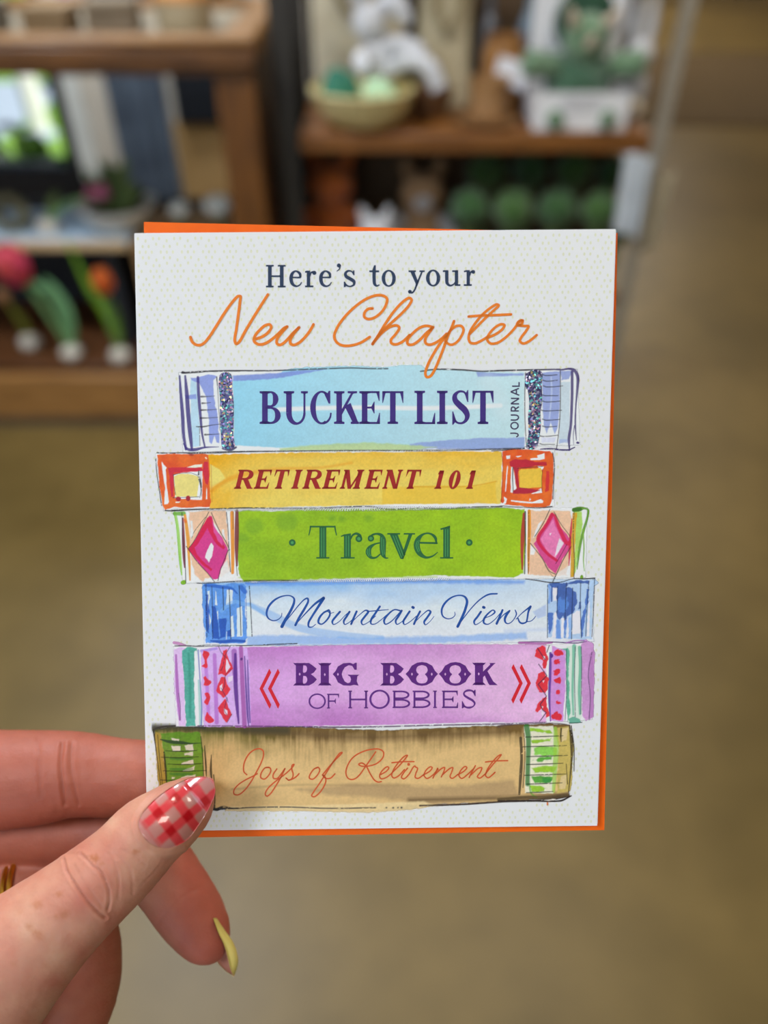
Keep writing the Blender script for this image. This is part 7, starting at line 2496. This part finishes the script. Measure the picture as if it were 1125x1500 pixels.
# white and cream bunny toys to the right of the box
for i, (x, y, sc, m, lb) in enumerate(((.742, 2.52, 1.0, M_PLUSHW, 'white soft toy squeezed between the gift box and the rack post'),)):
    e = empty('plush_toy', (x, y, SH))
    tag(e, lb, 'soft toy')
    MB().ball((0, 0, .078), (.042, .05, .07), 18, 12, .05, 7).build('body', m, e)
    MB().ball((0, -.01, .165), (.038, .04, .042), 18, 12, .05, 8).build('head', m, e)
    for s in (-1, 1):
        MB().tube([(s * .02, .0, .19), (s * .024, .005, .24), (s * .022, .0, .30)], [.010, .015, .006], 10).build('ear', m, e)
    MB().ball((0, -.05, .035), (.03, .03, .03), 14, 10).build('foot', material('cream_plush', (200, 186, 164), .95, bump=.6, bscale=150), e)

# ------------------------------------------------------------------ lower shelf
# round green soft toys piled in two crates' worth: each its own thing
M_G = [material('forest_plush', (52, 98, 38), .95, (34, 74, 26), 30, bump=1.0, bscale=150, sheen=.3), material('moss_plush', (68, 110, 38), .95, (48, 86, 28), 30, bump=1.0, bscale=150, sheen=.3)]
spots = [(688, 304, 2.43, .060), (752, 308, 2.425, .062), (816, 306, 2.43, .062), (878, 308, 2.425, .058), (903, 345, 2.56, .040), (712, 252, 2.62, .062), (776, 250, 2.63, .063), (840, 250, 2.62, .063), (898, 256, 2.63, .054)]
words_ = ['first round green plush from the left in the front of the lower shelf', 'second round green plush from the left in the front of the lower shelf', 'third round green plush from the left in the front of the lower shelf', 'fourth round green plush from the left in the front of the lower shelf', 'smallest front green plush beside the white hanging towel',
          'first round green plush from the left in the back of the lower shelf', 'second round green plush from the left in the back of the lower shelf', 'largest green plush in the back of the lower shelf', 'small back green plush beside the white hanging towel']
proto = None
for i, (px, py, Y, r) in enumerate(spots):
    p = at_y(px, py, Y)
    e = empty('plush_tree', p - np.array([0, 0, 0]))
    tag(e, words_[i], 'soft toy', 'green plush trees')
    b = MB()
    b.ball((0, 0, 0), r, 24, 16, .05, i)
    rnd = random.Random(i)
    for k in range(16):
        th, a = rnd.uniform(.0, 1.9), rnd.uniform(0, 6.28)
        b.ball((r * .72 * math.sin(th) * math.cos(a), r * .72 * math.sin(th) * math.sin(a), r * .72 * math.cos(th)), r * .40, 12, 8, .05, k)
    b.build('crown', M_G[i % 2], e)
    MB().tube([(0, 0, LO - p[2]), (0, 0, -r * .6)], r * .42, 16).build('trunk', material('pale_green_plush', (98, 118, 70), .95, bump=.8, bscale=150), e)

# orange fox toy, white and tan toys
def toy(x, y, h, m1, m2, label, seed, ears=True):
    e = empty('plush_toy', (x, y, LO))
    tag(e, label, 'soft toy')
    MB().ball((0, 0, h * .345), (h * .24, h * .23, h * .31), 22, 16, .05, seed).build('body', m1, e)
    MB().ball((0, -.02, h * .74), (h * .22, h * .2, h * .20), 22, 16, .04, seed + 1).build('head', m1, e)
    MB().ball((0, -.02 - h * .17, h * .69), (h * .10, h * .08, h * .08), 14, 10).build('muzzle', m2, e)
    for s in (-1, 1):
        if ears:
            MB().tube([(s * h * .12, 0, h * .86), (s * h * .17, 0, h * .98), (s * h * .18, 0, h * 1.06)], [h * .07, h * .06, h * .012], 10).build('ear', m1, e)
        MB().tube(smooth([(s * h * .2, -.02, h * .48), (s * h * .3, -.06, h * .36), (s * h * .26, -.10, h * .26)], 5), h * .075, 10).build('arm', m2, e)
        MB().ball((s * h * .15, -h * .22, h * .095), (h * .10, h * .14, h * .09), 14, 10).build('foot', m2, e)
    return e


M_OR = material('orange_plush', (216, 116, 36), .95, (180, 84, 22), 30, bump=1.0, bscale=150, sheen=.3)
M_TAN = material('tan_plush', (196, 160, 122), .95, (170, 134, 98), 30, bump=1.0, bscale=150)
for px, Y, h, m1, m2, lb in ((486, 2.62, .36, M_OR, M_OR, 'rust orange soft toy at the left of the lower shelf'), (550, 2.42, .24, M_PLUSHW, M_TAN, 'white soft toy with tan paws next to the orange one'), (618, 2.60, .33, M_TAN, M_PLUSHW, 'tan soft toy with white paws beside the green plush trees')):
    q = at_y(px, 290, Y)
    toy(q[0], Y, h, m1, m2, lb, int(px))

# white towels over the right end of the rack
hk = at_y(940, 235, 2.36)
hanging_cloth('towel', .70, .782, 2.318, .62, .85, material('white_towel', (206, 214, 222), .9, (190, 198, 206), 12), 'white towel hanging under the right end of the rack shelf', 'towel', 2, .010, .01)
hanging_cloth('towel', .822, .872, 2.36, .56, .79, material('cream_towel', (196, 184, 158), .9, (182, 170, 144), 12), 'cream towel hanging just behind the white one', 'towel', 2, .010, -.005, 2)

o = MB().box(1.62, 5.6, 6.1, 8.8, .0, .012, .004).build('floor_shade_sheet', material('brown_shade', (96, 77, 46), .95, (84, 66, 38), 14, bump=.4, bscale=200))  # thin brown sheet added for a dark shadow band on the floor
tag(o, 'dark brown sheet for the shadow band on the floor far behind the rack', 'shade sheet')
